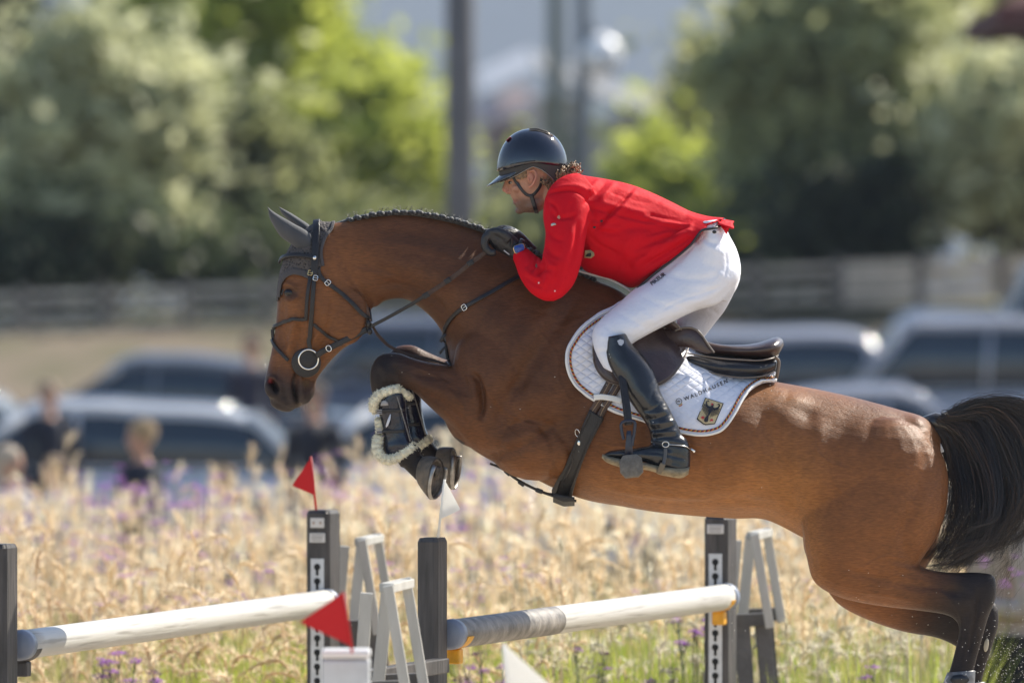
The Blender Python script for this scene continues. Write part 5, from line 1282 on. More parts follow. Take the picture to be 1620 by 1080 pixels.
bf = [('line', [(1050,430),(1080,440),(1120,440),(1150,420)], 6, -.004), ('line', [(1008,462),(1040,480),(1090,488)], 5, -.003), ('line', [(1110,370),(1120,382),(1140,386)], 4, -.005), ('line', [(1104,378),(1130,396),(1160,400)], 5, .003),
 ('line', [(1165,440),(1150,462),(1120,480),(1080,494)], 6, -.006), ('line', [(1160,400),(1166,425),(1158,455)], 8, .006), ('line', [(1140,500),(1120,488),(1100,494)], 4, -.004),
 ('line', [(975,492),(1010,512),(1030,522)], 5, -.003), ('line', [(955,512),(975,528),(1000,536)], 5, -.003), ('line', [(945,530),(965,536),(990,540)], 4, .003), ('line', [(940,560),(955,556),(970,560)], 4, -.004),
 ('line', [(1000,470),(1040,450),(1080,420)], 10, .004), ('line', [(1098,385),(1075,410),(1040,440)], 5, -.004), ('line', [(1012,530),(1040,512),(1075,500)], 3, -.002)]
for i in range(12):
    x = rj.uniform(960, 1150); y = 520-(x-960)*.6+rj.uniform(-14, 34); L_ = rj.uniform(14, 45); a = rj.uniform(-.8, .8)
    bf.append(('line', [(x, y), (x+L_*.5, y+L_*a*.5+rj.uniform(-3, 3)), (x+L_, y+L_*a)], rj.uniform(2.5, 5), rj.choice((-1, 1))*rj.uniform(.0008, .002)))
bf = [(f[0], f[1], f[2]*.9, f[3]*1.0) for f in bf]
bf += [('line', [(1118,366),(1104,384),(1080,402),(1062,414)], 1.8, -.004), ('line', [(1112,372),(1100,386),(1086,396)], 3, .003), ('line', [(1138,370),(1146,392),(1150,420),(1144,448)], 1.6, -.003), ('line', [(1150,448),(1120,462),(1080,474),(1040,494)], 2.0, -.003)]
sculpt(mbr, bf); lap(mbr, 1)
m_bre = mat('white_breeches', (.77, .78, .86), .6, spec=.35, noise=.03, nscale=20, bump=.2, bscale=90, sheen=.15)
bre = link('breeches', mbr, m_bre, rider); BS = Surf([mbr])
a = MB(); C = [(1100,361),(1112,363.5),(1125,365),(1140,366)]
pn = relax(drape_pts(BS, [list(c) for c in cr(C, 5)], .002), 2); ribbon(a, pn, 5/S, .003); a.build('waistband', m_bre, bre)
p, n = BS.hit(1130, 367); MB().sphere((p if p else H(1130,367,-.16))+Vector((0,-.003,0)), (.008, .003, .006), 10, 6).build('waist_button', m_black, bre)
v_, f_ = text2d('PIKEUR', 8.6, 37, 1031.5, 452.5, 1.0, .16); v_ = [(x, y) for x, y in v_]
drape_mesh(BS, v_, f_, .0025, 'lettering', m_ink, bre, smooth=False)
# ---- tall boots
m_boot = mat('boot_leather', (.013, .014, .018), .27, spec=.55, noise=.3, nscale=20, bump=.15, bscale=60, coat=.2)
m_soleb = mat('boot_sole', (.30, .24, .15), .75, noise=.45, nscale=45, bump=.5, bscale=160)
for sg, nm in ((-1, ''), (1, '')):
    bo = MB(); Y = lambda v: v*-sg if False else (v if sg < 0 else -v)
    rows = [(959,533,990,527,-.302,.052),(957,548,999,543,-.308,.055),(957,564,1016,560,-.318,.058),(964,582,1031,581,-.330,.060),(976,602,1040,603,-.342,.058),(989,624,1046,622,-.354,.055),(1003,644,1056,640,-.362,.050),(1015,660,1064,656,-.368,.045),(1025,676,1072,671,-.371,.042),(1029,691,1078,686,-.372,.042),(1029,703,1088,697,-.373,.044),(1026,714,1092,712,-.374,.044),(1022,722,1092,736,-.376,.044),(1024,730,1090,746,-.380,.042)]
    loft_ab(bo, [(a, b2, c, d, Y(e), f) for a, b2, c, d, e, f in rows], sub=5, n=32)
    rows = [(1060,700,1062,746,-.380,.044),(1040,702,1042,742,-.384,.044),(1020,706,1024,733,-.385,.042),(1000,709,1003,729,-.390,.045),(980,710.5,982,726,-.392,.044),(965,713,966,724,-.392,.038),(955,718,956,723,-.390,.022)]
    loft_ab(bo, [(a, b2, c, d, Y(e), f) for a, b2, c, d, e, f in rows], sub=5, n=32)
    m_ = remesh(bo, .0048, 2, 'boot'); lap(m_, 2)
    fo = [('line', [(1016,664),(1036,662),(1062,655)], 2.4, -.005), ('line', [(1020,672),(1044,670),(1068,664)], 2.6, .005), ('line', [(1022,679),(1044,679),(1070,672)], 2.2, -.006), ('line', [(1025,686),(1048,684),(1074,681)], 2.4, .005), ('line', [(1027,693),(1050,691),(1076,690)], 2.2, -.005),
          ('line', [(1012,655),(1034,655),(1058,646)], 3, .003), ('line', [(1010,648),(1030,648),(1052,636)], 2.2, -.003), ('line', [(1040,600),(1030,640),(1045,690)], 2, -.002), ('line', [(1048,700),(1070,704),(1088,706)], 2, -.003), ('line', [(1015,716),(1040,716),(1086,726)], 2, -.003),('blob',990,700,2,2,0,.0),('line',[(985,560),(1005,600),(1035,655)],7,.002)]
    sculpt(m_, fo); boot = link('boot', m_, m_boot, rider)
    so2 = MB()
    rows = [(953,718,952,724,-.400,.014),(962,721,960,731,-.412,.026),(980,725,978,738,-.420,.032),(1003,729,1001,742,-.420,.034),(1022,732,1020,743,-.412,.028),(1040,736,1037,747,-.405,.026),(1045,737,1042,750,-.405,.030),(1062,739,1060,754,-.405,.033),(1080,740,1078,756,-.402,.032),(1091,738,1089,750,-.398,.024)]
    loft_ab(so2, [(a, b2, c, d, Y(e), f) for a, b2, c, d, e, f in rows], sub=4, n=20); so2.build('sole', m_soleb, boot)
    BT = Surf([m_])
    if sg < 0:
        a = MB(); p, n = BT.hit(980.5, 541)
        q = [(976.5,539),(981,536.5),(986,538.5),(986.5,543),(983,547.5),(979,545.5)]; vs = []
        for x, y in q:
            p, n = BT.hit(x, y); vs.append(p+n*.0025)
        a.add(vs, [tuple(range(6))]); a.build('boot_badge', mat('boot_badge', (.45, .47, .52), .3), boot, smooth=False)
        sp = MB(); c = H(1053, 702.5, -.424); sp.tube([c+Vector((.0115*math.cos(2*math.pi*k/24), 0, .0095*math.sin(2*math.pi*k/24))) for k in range(24)], .0020, 6, closed=True)
        sp.tube([H(1059,703,-.424), H(1075,704,-.420), H(1086,706,-.405), H(1093,711,-.385)], [(.0035,.002)]*4, 8); sp.tube([H(1093,710,-.385), H(1099.5,714.5,-.385)], .0045, 8)
        o = sp.build('spur', m_steel, boot)
        a = MB(); ribbon(a, [(H(*c), Vector((0, -1, -.1)).normalized()) for c in cr([(1053,708,-.424),(1052.5,718,-.427),(1051,728,-.432),(1049,735,-.438)], 4)], 5.5/S, .003); a.build('spur_strap', mat('spur_strap', (.08, .08, .085), .5), boot)
        a = MB(); ribbon(a, [(H(*c), Vector((0, -1, -.5)).normalized()) for c in cr([(1049,733,-.440),(1046,740,-.441),(1042,748,-.436)], 4)], 9/S, .004); a.build('spur_strap', mat('spur_strap_dusty', (.16, .13, .09), .7), boot)
        a = MB(); ribbon(a, [(H(*c), Vector((0, -1, .2)).normalized()) for c in cr([(1030,697,-.412),(1040,700,-.42),(1049,702,-.424)], 4)], 4/S, .003); a.build('spur_strap', m_leather, boot)
# ================================================================== JUMP
m_post = mat('post_grey', (.060, .053, .051), .55, noise=.6, nscale=45, bump=.4, bscale=80, stretch=(1, 1, .10)); m_post2 = mat('post_taupe', (.15, .13, .12), .6, noise=.3, nscale=18, bump=.3, bscale=80, stretch=(1, 1, .15))
m_plate = mat('plate_white', (.60, .62, .64), .45, noise=.12, nscale=20); m_hole = mat('hole_black', (.008, .008, .008), .8)
m_lightwood = mat('grey_painted_wood', (.46, .45, .42), .7, noise=.18, nscale=14, bump=.3, bscale=60, stretch=(1, 1, .2)); m_darkwood = mat('dark_painted_wood', (.10, .095, .095), .65, noise=.3, nscale=14, bump=.3, bscale=60)
m_flagred = mat('flag_red', (.62, .012, .018), .5, trans=.35); m_flagwhite = mat('flag_white', (.92, .91, .88), .5, trans=.5)
m_yellow = mat('cup_yellow', (.70, .34, .015), .45, noise=.15, nscale=40); m_lab = mat('label_white', (.62, .60, .58), .4); m_labtext = mat('label_print', (.30, .28, .27), .6)
PD = Vector((1.045, 3.55, 0)).normalized(); PA = math.atan2(PD.x, PD.y)   # direction of the rails
RZ = Matrix.Rotation(-PA, 3, 'Z'); PX = RZ @ Vector((1, 0, 0))
def post(px, top, D, w, d, label, cat='jump post', plate=False):
    c = Wd(px, top, D); t = thing('jump_post', label, cat, (c.x, c.y, 0), group='posts that carry the rails')
    z = c.z; mb = MB(); ctr = Vector((c.x, c.y, z/2))
    hx, hy = w/2, d/2; ch = .012
    prof = [(-hx+ch, -hy), (hx-ch, -hy), (hx, -hy+ch), (hx, hy-ch), (hx-ch, hy), (-hx+ch, hy), (-hx, hy-ch), (-hx, -hy+ch)]
    rings = [[Vector((c.x, c.y, 0)) + RZ @ Vector((x*k, y*k, zz)) for x, y in prof] for zz, k in ((0, 1), (z-.014, 1), (z, .86))]
    mb.rings(rings); mb.build('post_body', m_post, t, smooth=False)
    f = Vector((c.x, c.y, 0)) + RZ @ Vector((0, -hy, 0)); nrm = RZ @ Vector((0, -1, 0))
    if plate:
        pl = MB(); ztop = z-plate; p0 = f+nrm*.002
        pl.box(p0+Vector((0, 0, (ztop+.25)/2)), (w*.56, .004, ztop-.25), RZ); plo = pl.build('hole_plate', m_plate, t, smooth=False)
        hz = ztop-.032; hb_ = MB()
        while hz > .3:
            vs = []; n = 16
            for k in range(n): vs.append(p0+nrm*.0035+PX*(.0130*math.cos(2*math.pi*k/n))+Vector((0, 0, hz+.0130*math.sin(2*math.pi*k/n))))
            hb_.add(vs, [tuple(range(n))]); hb_.add([p0+nrm*.0032+PX*x+Vector((0, 0, hz+zz)) for x, zz in ((-.0055, 0), (.0055, 0), (.0055, -.030), (0, -.034), (-.0055, -.030))], [(0,1,2,3,4)])
            hz -= .0545
        hb_.build('keyholes', m_hole, plo, smooth=False)
    return t, f, nrm, z
def label_plate(t, f, nrm, z, w, h, text=True, screws=False):
    mb = MB(); mb.box(f+nrm*.003+Vector((0, 0, z)), (w, .004, h), RZ, bev=.0015); o = mb.build('label', m_lab, t, smooth=False)
    if text:
        mb = MB(); rn = random.Random(int(z*100))
        for k, (s_, hh) in enumerate(((.30, .10), (0.02, .17), (-.28, .12))):
            x = -w*.36
            while x < w*.34:
                l = rn.uniform(.04, .10)*w; mb.box(f+nrm*.0056+PX*(x+l/2)+Vector((0, 0, z+s_*h)), (l, .0006, h*hh), RZ); x += l+.02*w
        mb.build('print', m_labtext, o, smooth=False)
    if screws:
        for s_ in (-1, 1):
            mb = MB(); mb.sphere(f+nrm*.006+PX*(s_*w*.25)+Vector((0, 0, z)), (.005, .003, .005), 10, 6); mb.build('screw', mat('screw', (.45, .33, .25), .35, metal=1), o)
t1, f1, n1, z1 = post(511.5, 806, 32.75, .094, .147, 'dark grey jump post with white label and red flag beside the grass', plate=.185)
label_plate(t1, f1, n1, z1-.048, .056, .038, False, True); label_plate(t1, f1, n1, z1-.105, .062, .036)
t2, f2, n2, z2 = post(1140, 815, 32.85, .094, .147, 'dark grey jump post under the horse\'s belly with yellow cup', plate=.145)
label_plate(t2, f2, n2, z2-.05, .066, .036)
t3, f3, n3, z3 = post(684, 850, 29.2, .074, .125, 'plain dark grey jump post with white flag, nearest the middle of the photo')
t4, f4, n4, z4 = post(3, 860, 29.0, .074, .125, 'plain dark grey jump post cut by the left edge of the photo')
# rails
def mat_rail(seed, dark):
    m, nt, b = newmat('rail_white'); tc = nt.nodes.new('ShaderNodeTexCoord'); mp = nt.nodes.new('ShaderNodeMapping'); mp.inputs['Rotation'].default_value = (0, 0, PA); mp.inputs['Location'].default_value = (seed, 0, 0)
    nt.links.new(tc.outputs['Object'], mp.inputs[0]); mp2 = nt.nodes.new('ShaderNodeMapping'); mp2.inputs['Scale'].default_value = (30, 1.2, 30); nt.links.new(mp.outputs[0], mp2.inputs[0])
    nz = nt.nodes.new('ShaderNodeTexNoise'); nz.inputs['Scale'].default_value = 2; nz.inputs['Detail'].default_value = 8; nt.links.new(mp2.outputs[0], nz.inputs['Vector'])
    r = nt.nodes.new('ShaderNodeValToRGB'); e = r.color_ramp.elements; e[0].position = dark; e[0].color = (.34, .32, .29, 1); e[1].position = dark+.14; e[1].color = (.52, .505, .47, 1)
    nt.links.new(nz.outputs['Fac'], r.inputs[0]); nt.links.new(r.outputs[0], b.inputs['Base Color']); b.inputs['Roughness'].default_value = .42
    bp = nt.nodes.new('ShaderNodeBump'); bp.inputs['Distance'].default_value = .002; nt.links.new(nz.outputs['Fac'], bp.inputs['Height']); nt.links.new(bp.outputs[0], b.inputs['Normal']); return m
m_raila = mat_rail(0, .31); m_railb = mat_rail(5, .31); m_railgrey = mat('rail_grey_band', (.24, .22, .20), .5, noise=.6, nscale=14, bump=.3, bscale=60); m_cap = mat('rail_end_cap', (.20, .23, .30), .4)
def rail(pa, Da, pb, Db, m, label, greyfrac=0):
    a = Wd(*pa, Da); b2 = Wd(*pb, Db); t = thing('rail', label, 'jump rail', (a.x, a.y, a.z), group='round rails across the fence')
    d = (b2-a).normalized(); L_ = (b2-a).length
    mb = MB(); n = 24
    mb.tube([a+d*(L_*k/n) for k in range(n+1)], .050, 28); mb.build('pole', m, t)
    if greyfrac:
        mb = MB(); mb.tube([a+d*(L_*greyfrac*k/6+.02) for k in range(7)], .0508, 28, cap=False); mb.build('grey_band', m_railgrey, t)
    for p, s_ in ((a, -1), (b2, 1)):
        mb = MB(); mb.tube([p-d*s_*.03, p-d*s_*.03+d*s_*.001, p+d*s_*.018, p+d*s_*.03], [.0515, .053, .053, .040], 28); mb.build('end_cap', m_cap, t)
    return t
rail((32, 1020), 29.12, (516, 953), 32.68, m_raila, 'white round rail on the left between the edge post and the red flag')
rail((713, 1003), 29.3, (1148, 944), 32.75, m_railb, 'white round rail with grey near end under the jumping horse', .34)
def cup(px, py, D, m, label):
    c = Wd(px, py, D); t = thing('jump_cup', label, 'jump cup', c, group='cups that hold the rails')
    mb = MB(); rings = []
    for s_ in (-.034, .034):
        ring = []
        for k in range(13):
            a = R(200+140*k/12); ring.append(c+PX*(.068*math.cos(a))+Vector((0, 0, .062+.068*math.sin(a)))+PD*s_)
        for k in range(13):
            a = R(340-140*k/12); ring.append(c+PX*(.058*math.cos(a))+Vector((0, 0, .062+.058*math.sin(a)))+PD*s_)
        rings.append(ring)
    mb.rings(rings); mb.build('cup_rim', m, t, smooth=False)
    mb = MB(); mb.box(c+Vector((0, 0, -.030))+PD*.01, (.048, .05, .052), RZ, bev=.006); mb.build('cup_block', m, t, smooth=False)
    return t
cup(1137, 965, 32.70, m_yellow, 'orange yellow cup holding the rail end on the far right post')
cup(718, 1024, 29.36, m_yellow, 'small yellow cup showing beside the post in the middle')
cup(34, 1044, 29.18, m_post, 'dark grey cup under the rail at the left edge')
# trestle wings
def trestle(px, py, D, sc, label):
    c = Wd(px, py, D); t = thing('wing_trestle', label, 'jump wing', (c.x, c.y, 0), group='slatted grey wings beside the posts')
    pxm = 450*30/33.3
    def q(dx, dy, v=0): return c + Vector((dx/pxm, v, -dy/pxm))
    w_ = .033
    A = (0, .30)
    def b3(name, p, q2, w1, w2, m): mb = MB(); mb.bar(p, q2, w1, w2, side=Vector((1, 0, 0)), bev=.003); mb.build(name, m, t, smooth=False)
    b3('top_rail', q(0, 8, 0), q(34, 8, 0), .05, .05, m_lightwood)
    b3('top_rail', q(24, 4, .30), q(62, 4, .30), .05, .05, m_lightwood)
    b3('top_rail', q(30, 6, .02), q(56, 3, .28), .05, .03, m_lightwood)
    b3('leg', q(4, 12, 0), q(-6, 150, .0), .042, .05, m_lightwood); b3('leg', q(32, 2, -.03), q(57, 150, -.03), .034, .06, m_lightwood)
    b3('leg', q(30, 8, .30), q(16, 150, .30), .042, .05, m_lightwood); b3('leg', q(54, -4, .27), q(79, 146, .27), .034, .06, m_lightwood)
    b3('base_rail', q(-2, 140, .04), q(50, 138, .04), .05, .06, m_darkwood); b3('base_rail', q(20, 136, .34), q(72, 134, .34), .05, .06, m_darkwood)
    g = c.z*pxm
    b3('base_leg', q(14, 148, .04), q(44, g, .04), .06, .06, m_darkwood); b3('base_leg', q(46, 140, .06), q(86, g, .06), .06, .06, m_darkwood)
    b3('base_leg', q(2, 146, .34), q(-16, g, .34), .05, .06, m_darkwood); b3('base_leg', q(56, 140, .34), q(96, g, .34), .05, .06, m_darkwood)
    return t
trestle(1161, 842, 33.3, 1, 'grey slatted wing behind the post at the right under the horse')
trestle(540, 851, 33.0, 1, 'grey slatted wing farther back beside the red flagged post')
trestle(575.5, 923, 27.8, 1, 'grey slatted wing nearer the camera left of the plain post')
mb = MB(); mb.bar(Wd(700, 1052, 29.0), Wd(574, 1072, 28.1), .05, .05, side=Vector((0, 1, 0)), bev=.004); mb.build('base_board', m_post, t3, smooth=False)
# flags
def flag(stick, tri, D, m, label, th=.006, rs=.0045):
    a, b2 = Wd(*stick[0], D), Wd(*stick[1], D); t = thing('flag', label, 'marker flag', b2, group='red and white marker flags')
    mb = MB(); mb.tube([a, b2], rs, 10); mb.build('stick', m, t)
    P = [Wd(x, y, D) for x, y in tri]; mb = MB(); C = []
    cen = (P[0]+P[1]+P[2])/3
    for i in range(3):
        p, q2, r2 = P[i], P[(i+1) % 3], P[(i-1) % 3]; u = (q2-p).normalized()*.006; v = (r2-p).normalized()*.006; C += [p+v, p+(u+v)*.25, p+u]
    n = len(C); mb.rings([[p+Vector((0, s_*th/2, 0)) for p in C] for s_ in (-1, 1)]); mb.build('pennant', m, t, smooth=False); return t
flag(((491.5,722),(500.5,812)), ((462,768),(492.5,722.5),(497.5,783)), 32.7, m_flagred, 'small red triangular flag on the post farther back')
flag(((703.5,758),(693,850)), ((703.5,758.5),(728.5,806),(696,821)), 29.15, m_flagwhite, 'upright white triangular flag just below the front hooves')
flag(((543,936),(557,1032)), ((474,984),(543,936),(557,1022)), 25.2, m_flagred, 'larger red triangular flag in the foreground on the white block')
flag(((797,1018),(806,1130)), ((800,1020),(882,1094),(806,1130)), 25.0, m_flagwhite, 'blurred white triangular flag rising from the bottom edge', .006, .006)
for px, top, w_, lb in ((547, 1027, 76, 'white post block with a red flag at the bottom edge'), (845, 1100, 70, 'white post block below the bottom edge of the photo')):
    c = Wd(px, top, 25.3); t = thing('jump_block', lb, 'jump post', (c.x, c.y+.06, 0), group='foreground white posts')
    mb = MB(); ww = w_/450*25.3/30; mb.box((c.x, c.y+.06, (c.z-.03)/2), (ww, ww, c.z-.03), bev=.008); mb.build('block', m_plate, t, smooth=False)
    mb = MB(); mb.box((c.x, c.y+.06, c.z-.0135), (ww*1.02, ww*1.02, .026), bev=.008); mb.build('cap', mat('cap_white', (.8, .8, .8), .35), t, smooth=False)
# ================================================================== SETTING
def struct(o): o['kind'] = 'structure'; return o
def sheet(name, pts, m):
    mb = MB(); mb.add(pts, [tuple(range(len(pts)))]); return struct(mb.build(name, m, None, smooth=False, fix=False))
m_sand = mat('arena_sand', (.56, .47, .36), .95, noise=.25, nscale=3, bump=.6, bscale=60)
m_soil = mat('bed_soil', (.12, .09, .05), .95, noise=.4, nscale=2, bump=.6, bscale=40)
m_asph = mat('gravel_lot', (.24, .225, .21), .95, noise=.25, nscale=1.2, bump=.4, bscale=50)
m_grassf = mat('far_meadow', (.12, .11, .05), .95, noise=.4, nscale=.3)
# ground: one sheet that rises gently past the car park, up a bank, then flat to the horizon
prof = [(-60, 0), (3.4, 0), (22, 0), (45, 0), (60, .3), (68, .5), (70.2, 1.2), (74.5, 2.05), (80, 2.25), (140, 2.0), (600, 0), (4600, -5)]
xs = [-3700, -300, -60, -30, -15, 0, 15, 30, 60, 300, 3700]
vs, fs, mi = [], [], []
for y, z in prof:
    for x in xs:
        k = max(0, min(1, (y-68)/6.5)) * (1 if y < 200 else 0)
        vs.append((x, y, z + k*max(-.25, min(.25, x*.035))))
nx = len(xs)
for j in range(len(prof)-1):
    for i in range(nx-1): fs.append((j*nx+i, j*nx+i+1, (j+1)*nx+i+1, (j+1)*nx+i)); mi.append(0 if prof[j+1][0] <= 3.5 else 1 if prof[j+1][0] <= 22 else 2 if prof[j+1][0] <= 68 else 3 if prof[j+1][0] <= 75 else 4)
me = bpy.data.meshes.new('ground'); me.from_pydata(vs, [], fs)
m_bank = mat('dry_bank', (.20, .15, .11), .95, noise=.45, nscale=.9, bump=.6, bscale=8, var2=(.11, .10, .05), stretch=(1, 1, 2))
for m in (m_sand, m_soil, m_asph, m_bank, m_grassf): me.materials.append(m)
me.polygons.foreach_set('material_index', mi); go = bpy.data.objects.new('ground', me); COL.objects.link(go); struct(go)
# hills
def hill(name, y0, h, seed, m, w_=3600):
    rn = random.Random(seed); n = 60; ph = [rn.uniform(0, 6) for _ in range(5)]; mb = MB(); rows = []
    for j in range(9):
        f = j/8; row = []
        for i in range(n+1):
            x = -w_/2+w_*i/n; r = .86+.08*math.sin(x/420+ph[0])+.04*math.sin(x/170+ph[1])+.02*math.sin(x/70+ph[2])
            row.append((x, y0+900*f, -6+h*r*math.sin(f*math.pi/2)**.8*(1+.05*math.sin(x/60+f*5))))
        rows.append(row)
    for r in rows: mb.v += r
    for j in range(8):
        for i in range(n): a = j*(n+1)+i; mb.f.append((a, a+1, a+n+2, a+n+1)); mb.mi.append(0)
    return struct(mb.build(name, m, None, fix=False))
m_hill = mat('wooded_hill', (.045, .060, .035), .95, noise=.5, nscale=.01, detail=8)
hill('hills', 3500, 370, 4, m_hill, 7000)
# haze
hz = MB(); hz.box((0, 2300, 190), (7600, 4800, 404)); 
mh = bpy.data.materials.new('haze'); mh.use_nodes = True; nt = mh.node_tree; nt.nodes.remove(nt.nodes['Principled BSDF'])
pv = nt.nodes.new('ShaderNodeVolumePrincipled'); pv.inputs['Color'].default_value = (.60, .70, .90, 1); pv.inputs['Density'].default_value = .00021; pv.inputs['Anisotropy'].default_value = .0
nt.links.new(pv.outputs[0], nt.nodes['Material Output'].inputs['Volume'])
ho = hz.build('haze', mh, None, smooth=False); ho['kind'] = 'stuff'
ho.location = (0, 0, 0)

# ---- fence on the bank
m_fence = mat('weathered_fence', (.62, .55, .47), .85, noise=.25, nscale=4, bump=.3, bscale=40); m_fpost = mat('fence_post', (.20, .18, .165), .9, noise=.3, nscale=4)
fence = thing('fence', 'long weathered board fence on top of the dry bank behind the cars', 'fence', (0, 74, 2.1))
def fz(x): return 2.07 + max(-.25, min(.25, x*.035))
nf = 33; X0, X1 = -16, 16
for i in range(nf):
    x = X0+(X1-X0)*i/(nf-1); z = fz(x); mb = MB(); mb.bar((x, 74.5, z-.05), (x, 74.5, z+.62), .12, .12, bev=.01); mb.build('post', m_fpost, fence, smooth=False)
for i in range(nf-1):
    xa = X0+(X1-X0)*i/(nf-1)+.07; xb = X0+(X1-X0)*(i+1)/(nf-1)-.07
    for zz, hh in ((.50, .08), (.30, .06), (.12, .06)) if xa < 3.2 else ((.48, .16), (.29, .16), (.10, .15)):
        mb = MB(); mb.bar((xa, 74.42, fz(xa)+zz), (xb, 74.42, fz(xb)+zz), .03, hh, side=Vector((0, 1, 0))); mb.build('board', m_fence, fence, smooth=False)
# ---- street poles and lamp
def pole(px, D, r, m, label, top=9, arm=None):
    c = Wd(px, 450, D); t = thing('utility_pole', label, 'pole', (c.x, c.y, 0))
    mb = MB(); mb.tube([(c.x, c.y, -.2), (c.x, c.y, top*.5), (c.x, c.y, top)], [r, r*.93, r*.85], 16); mb.build('shaft', m, t)
    mb = MB(); mb.tube([(c.x, c.y, top), (c.x, c.y, top+.1)], [r*1.1, r*1.1], 16); mb.build('cap', m, t)
    if arm:
        a = Wd(arm[0], arm[1], D); mb = MB(); mb.tube([(c.x, c.y, a.z+.25), ((c.x+a.x)/2, c.y, a.z+.35), (a.x, c.y, a.z+.22)], .04, 8); mb.build('arm', m, t)
        mb = MB(); mb.sphere(a, (.26, .26, .26), 20, 12); mb.build('lamp_globe', mat('lamp_globe', (.85, .85, .85), .3), t)
    return t
m_pole = mat('pole_grey', (.13, .125, .13), .7, noise=.2, nscale=3); m_pole2 = mat('pole_steel', (.17, .19, .21), .6)
pole(728, 84, .155, m_pole, 'thick grey pole behind the rider\'s helmet, left of two thin ones')
pole(880, 118, .13, m_pole2, 'thin pale grey pole, middle one of three behind the helmet', 12)
pole(922, 104, .10, m_pole2, 'thin dark grey pole with a white globe lamp, rightmost of three', 11, (950, 88))
# ---- houses
def house(cx, cz, D, w_, d_, hw, roof_m, wall_m, label, rot=0):
    c = Wd(cx, cz, D); base = -.5; ridge = c.z; eave = ridge-hw
    t = thing('house', label, 'house', (c.x, c.y, base), group='white walled houses behind the trees', rz=R(rot)); T = Matrix.Translation((c.x, c.y, 0)) @ Matrix.Rotation(R(rot), 4, 'Z')
    P = lambda x, y, z: T @ Vector((x, y, z))
    mb = MB(); q = [(-w_/2, base), (w_/2, base), (w_/2, eave), (0, ridge-.25), (-w_/2, eave)]
    mb.rings([[P(x, y, z) for x, z in q] for y in (0, d_)]); mb.build('wall', wall_m, t, smooth=False)
    for s in (-1, 1):
        mb = MB(); mb.add([P(0, -.5, ridge), P(s*(w_/2+.5), -.5, eave-.3), P(s*(w_/2+.5), d_+.5, eave-.3), P(0, d_+.5, ridge), P(0, -.5, ridge-.18), P(s*(w_/2+.5), -.5, eave-.48), P(s*(w_/2+.5), d_+.5, eave-.48), P(0, d_+.5, ridge-.18)], [(0,1,2,3),(4,7,6,5),(0,4,5,1),(1,5,6,2),(2,6,7,3),(3,7,4,0)]); mb.build('roof', roof_m, t, smooth=False)
        mb = MB(); mb.bar(P(0, -.56, ridge-.05), P(s*(w_/2+.55), -.56, eave-.35), .06, .62, side=Vector((0, 1, 0))); mb.build('barge_board', mat('barge_white', (.8, .8, .8), .5), t, smooth=False)
    mb = MB(); mb.box(P(-w_*.15, -.9, eave-1.5), (w_*.75, .08, .7), Matrix.Rotation(R(rot), 3, 'Z')); mb.build('balcony_rail', mat('balcony_white', (.75, .74, .74), .5), t, smooth=False)
    for k in range(3):
        for r_ in range(2):
            x = -w_/2+w_*(k+.5)/3; z = eave-1.3-r_*2.6; mb = MB(); mb.box(P(x, -.02, z), (1.0, .06, 1.2), Matrix.Rotation(R(rot), 3, 'Z')); f = mb.build('window', mat('win_frame', (.6, .6, .6), .5), t, smooth=False)
            mb = MB(); mb.box(P(x, -.06, z), (.8, .03, 1.0), Matrix.Rotation(R(rot), 3, 'Z')); mb.build('pane', mat('win_glass', (.05, .07, .09), .1), f, smooth=False)
m_wallh = mat('house_wall', (.50, .48, .46), .9); m_wallp = mat('house_wall_pink', (.30, .23, .24), .9); m_roofg = mat('roof_light', (.15, .16, .18), .7); m_roofd = mat('roof_dark', (.11, .11, .12), .8)
house(985, 150, 250, 13, 14, 3.0, m_roofd, m_wallh, 'grey walled house with a long low roof right of the lamp', 20)
house(1120, 128, 270, 7, 8, 1.6, m_roofg, m_wallh, 'small white house showing through the pale tree crown', 10)
hs_ = thing('long_roofed_house', 'house with bright stepped metal roofs between the thick pole and the lamp', 'house', Wd(850, 440, 205), group='white walled houses behind the trees')
m_metal = mat('bright_metal_roof', (.62, .62, .64), .45, noise=.1, nscale=2, stretch=(6, 1, 1))
def slope(q, D, back, nm, m):
    a, b2, c2, d2 = [Wd(x, y, D+(back if k < 2 else 0)) for k, (x, y) in enumerate(q)]; up = Vector((0, 0, -.12)); mb = MB()
    mb.add([a, b2, c2, d2, a+up, b2+up, c2+up, d2+up], [(0,1,2,3),(7,6,5,4),(0,4,5,1),(1,5,6,2),(2,6,7,3),(3,7,4,0)]); mb.build(nm, m, hs_, smooth=False)
slope([(752,114),(836,78),(848,106),(762,148)], 204, 2.2, 'roof', m_metal); slope([(752,166),(832,132),(842,158),(764,196)], 203, 2.0, 'roof', mat('pinkish_metal_roof', (.45, .36, .36), .5))
slope([(842,84),(930,112),(1032,160),(1036,192)][:2]+[(1034,176),(850,112)] if False else [(846,80),(1032,158),(1036,186),(852,108)], 205, 1.6, 'roof', m_roofg)
for x0, x1, yt in ((764, 842, 190), (852, 930, 150), (930, 1030, 190)):
    a = Wd(x0, yt, 206); b2 = Wd(x1, yt, 206); mb = MB(); mb.box(((a.x+b2.x)/2, a.y+2, a.z/2), (b2.x-a.x, 4, a.z)); mb.build('wall', m_wallp if x0 < 800 else m_wallh, hs_, smooth=False)
    mb = MB(); mb.box(((a.x+b2.x)/2, a.y-.03, a.z-1.3), (.7, .08, 1.0)); mb.build('window', mat('win_glass', (.05, .07, .09), .1), hs_, smooth=False)
c = Wd(1650, 12, 96); t = thing('tiled_roof_house', 'house with a dark red roof corner at the top right edge', 'house', (c.x+3, c.y+3, 0))
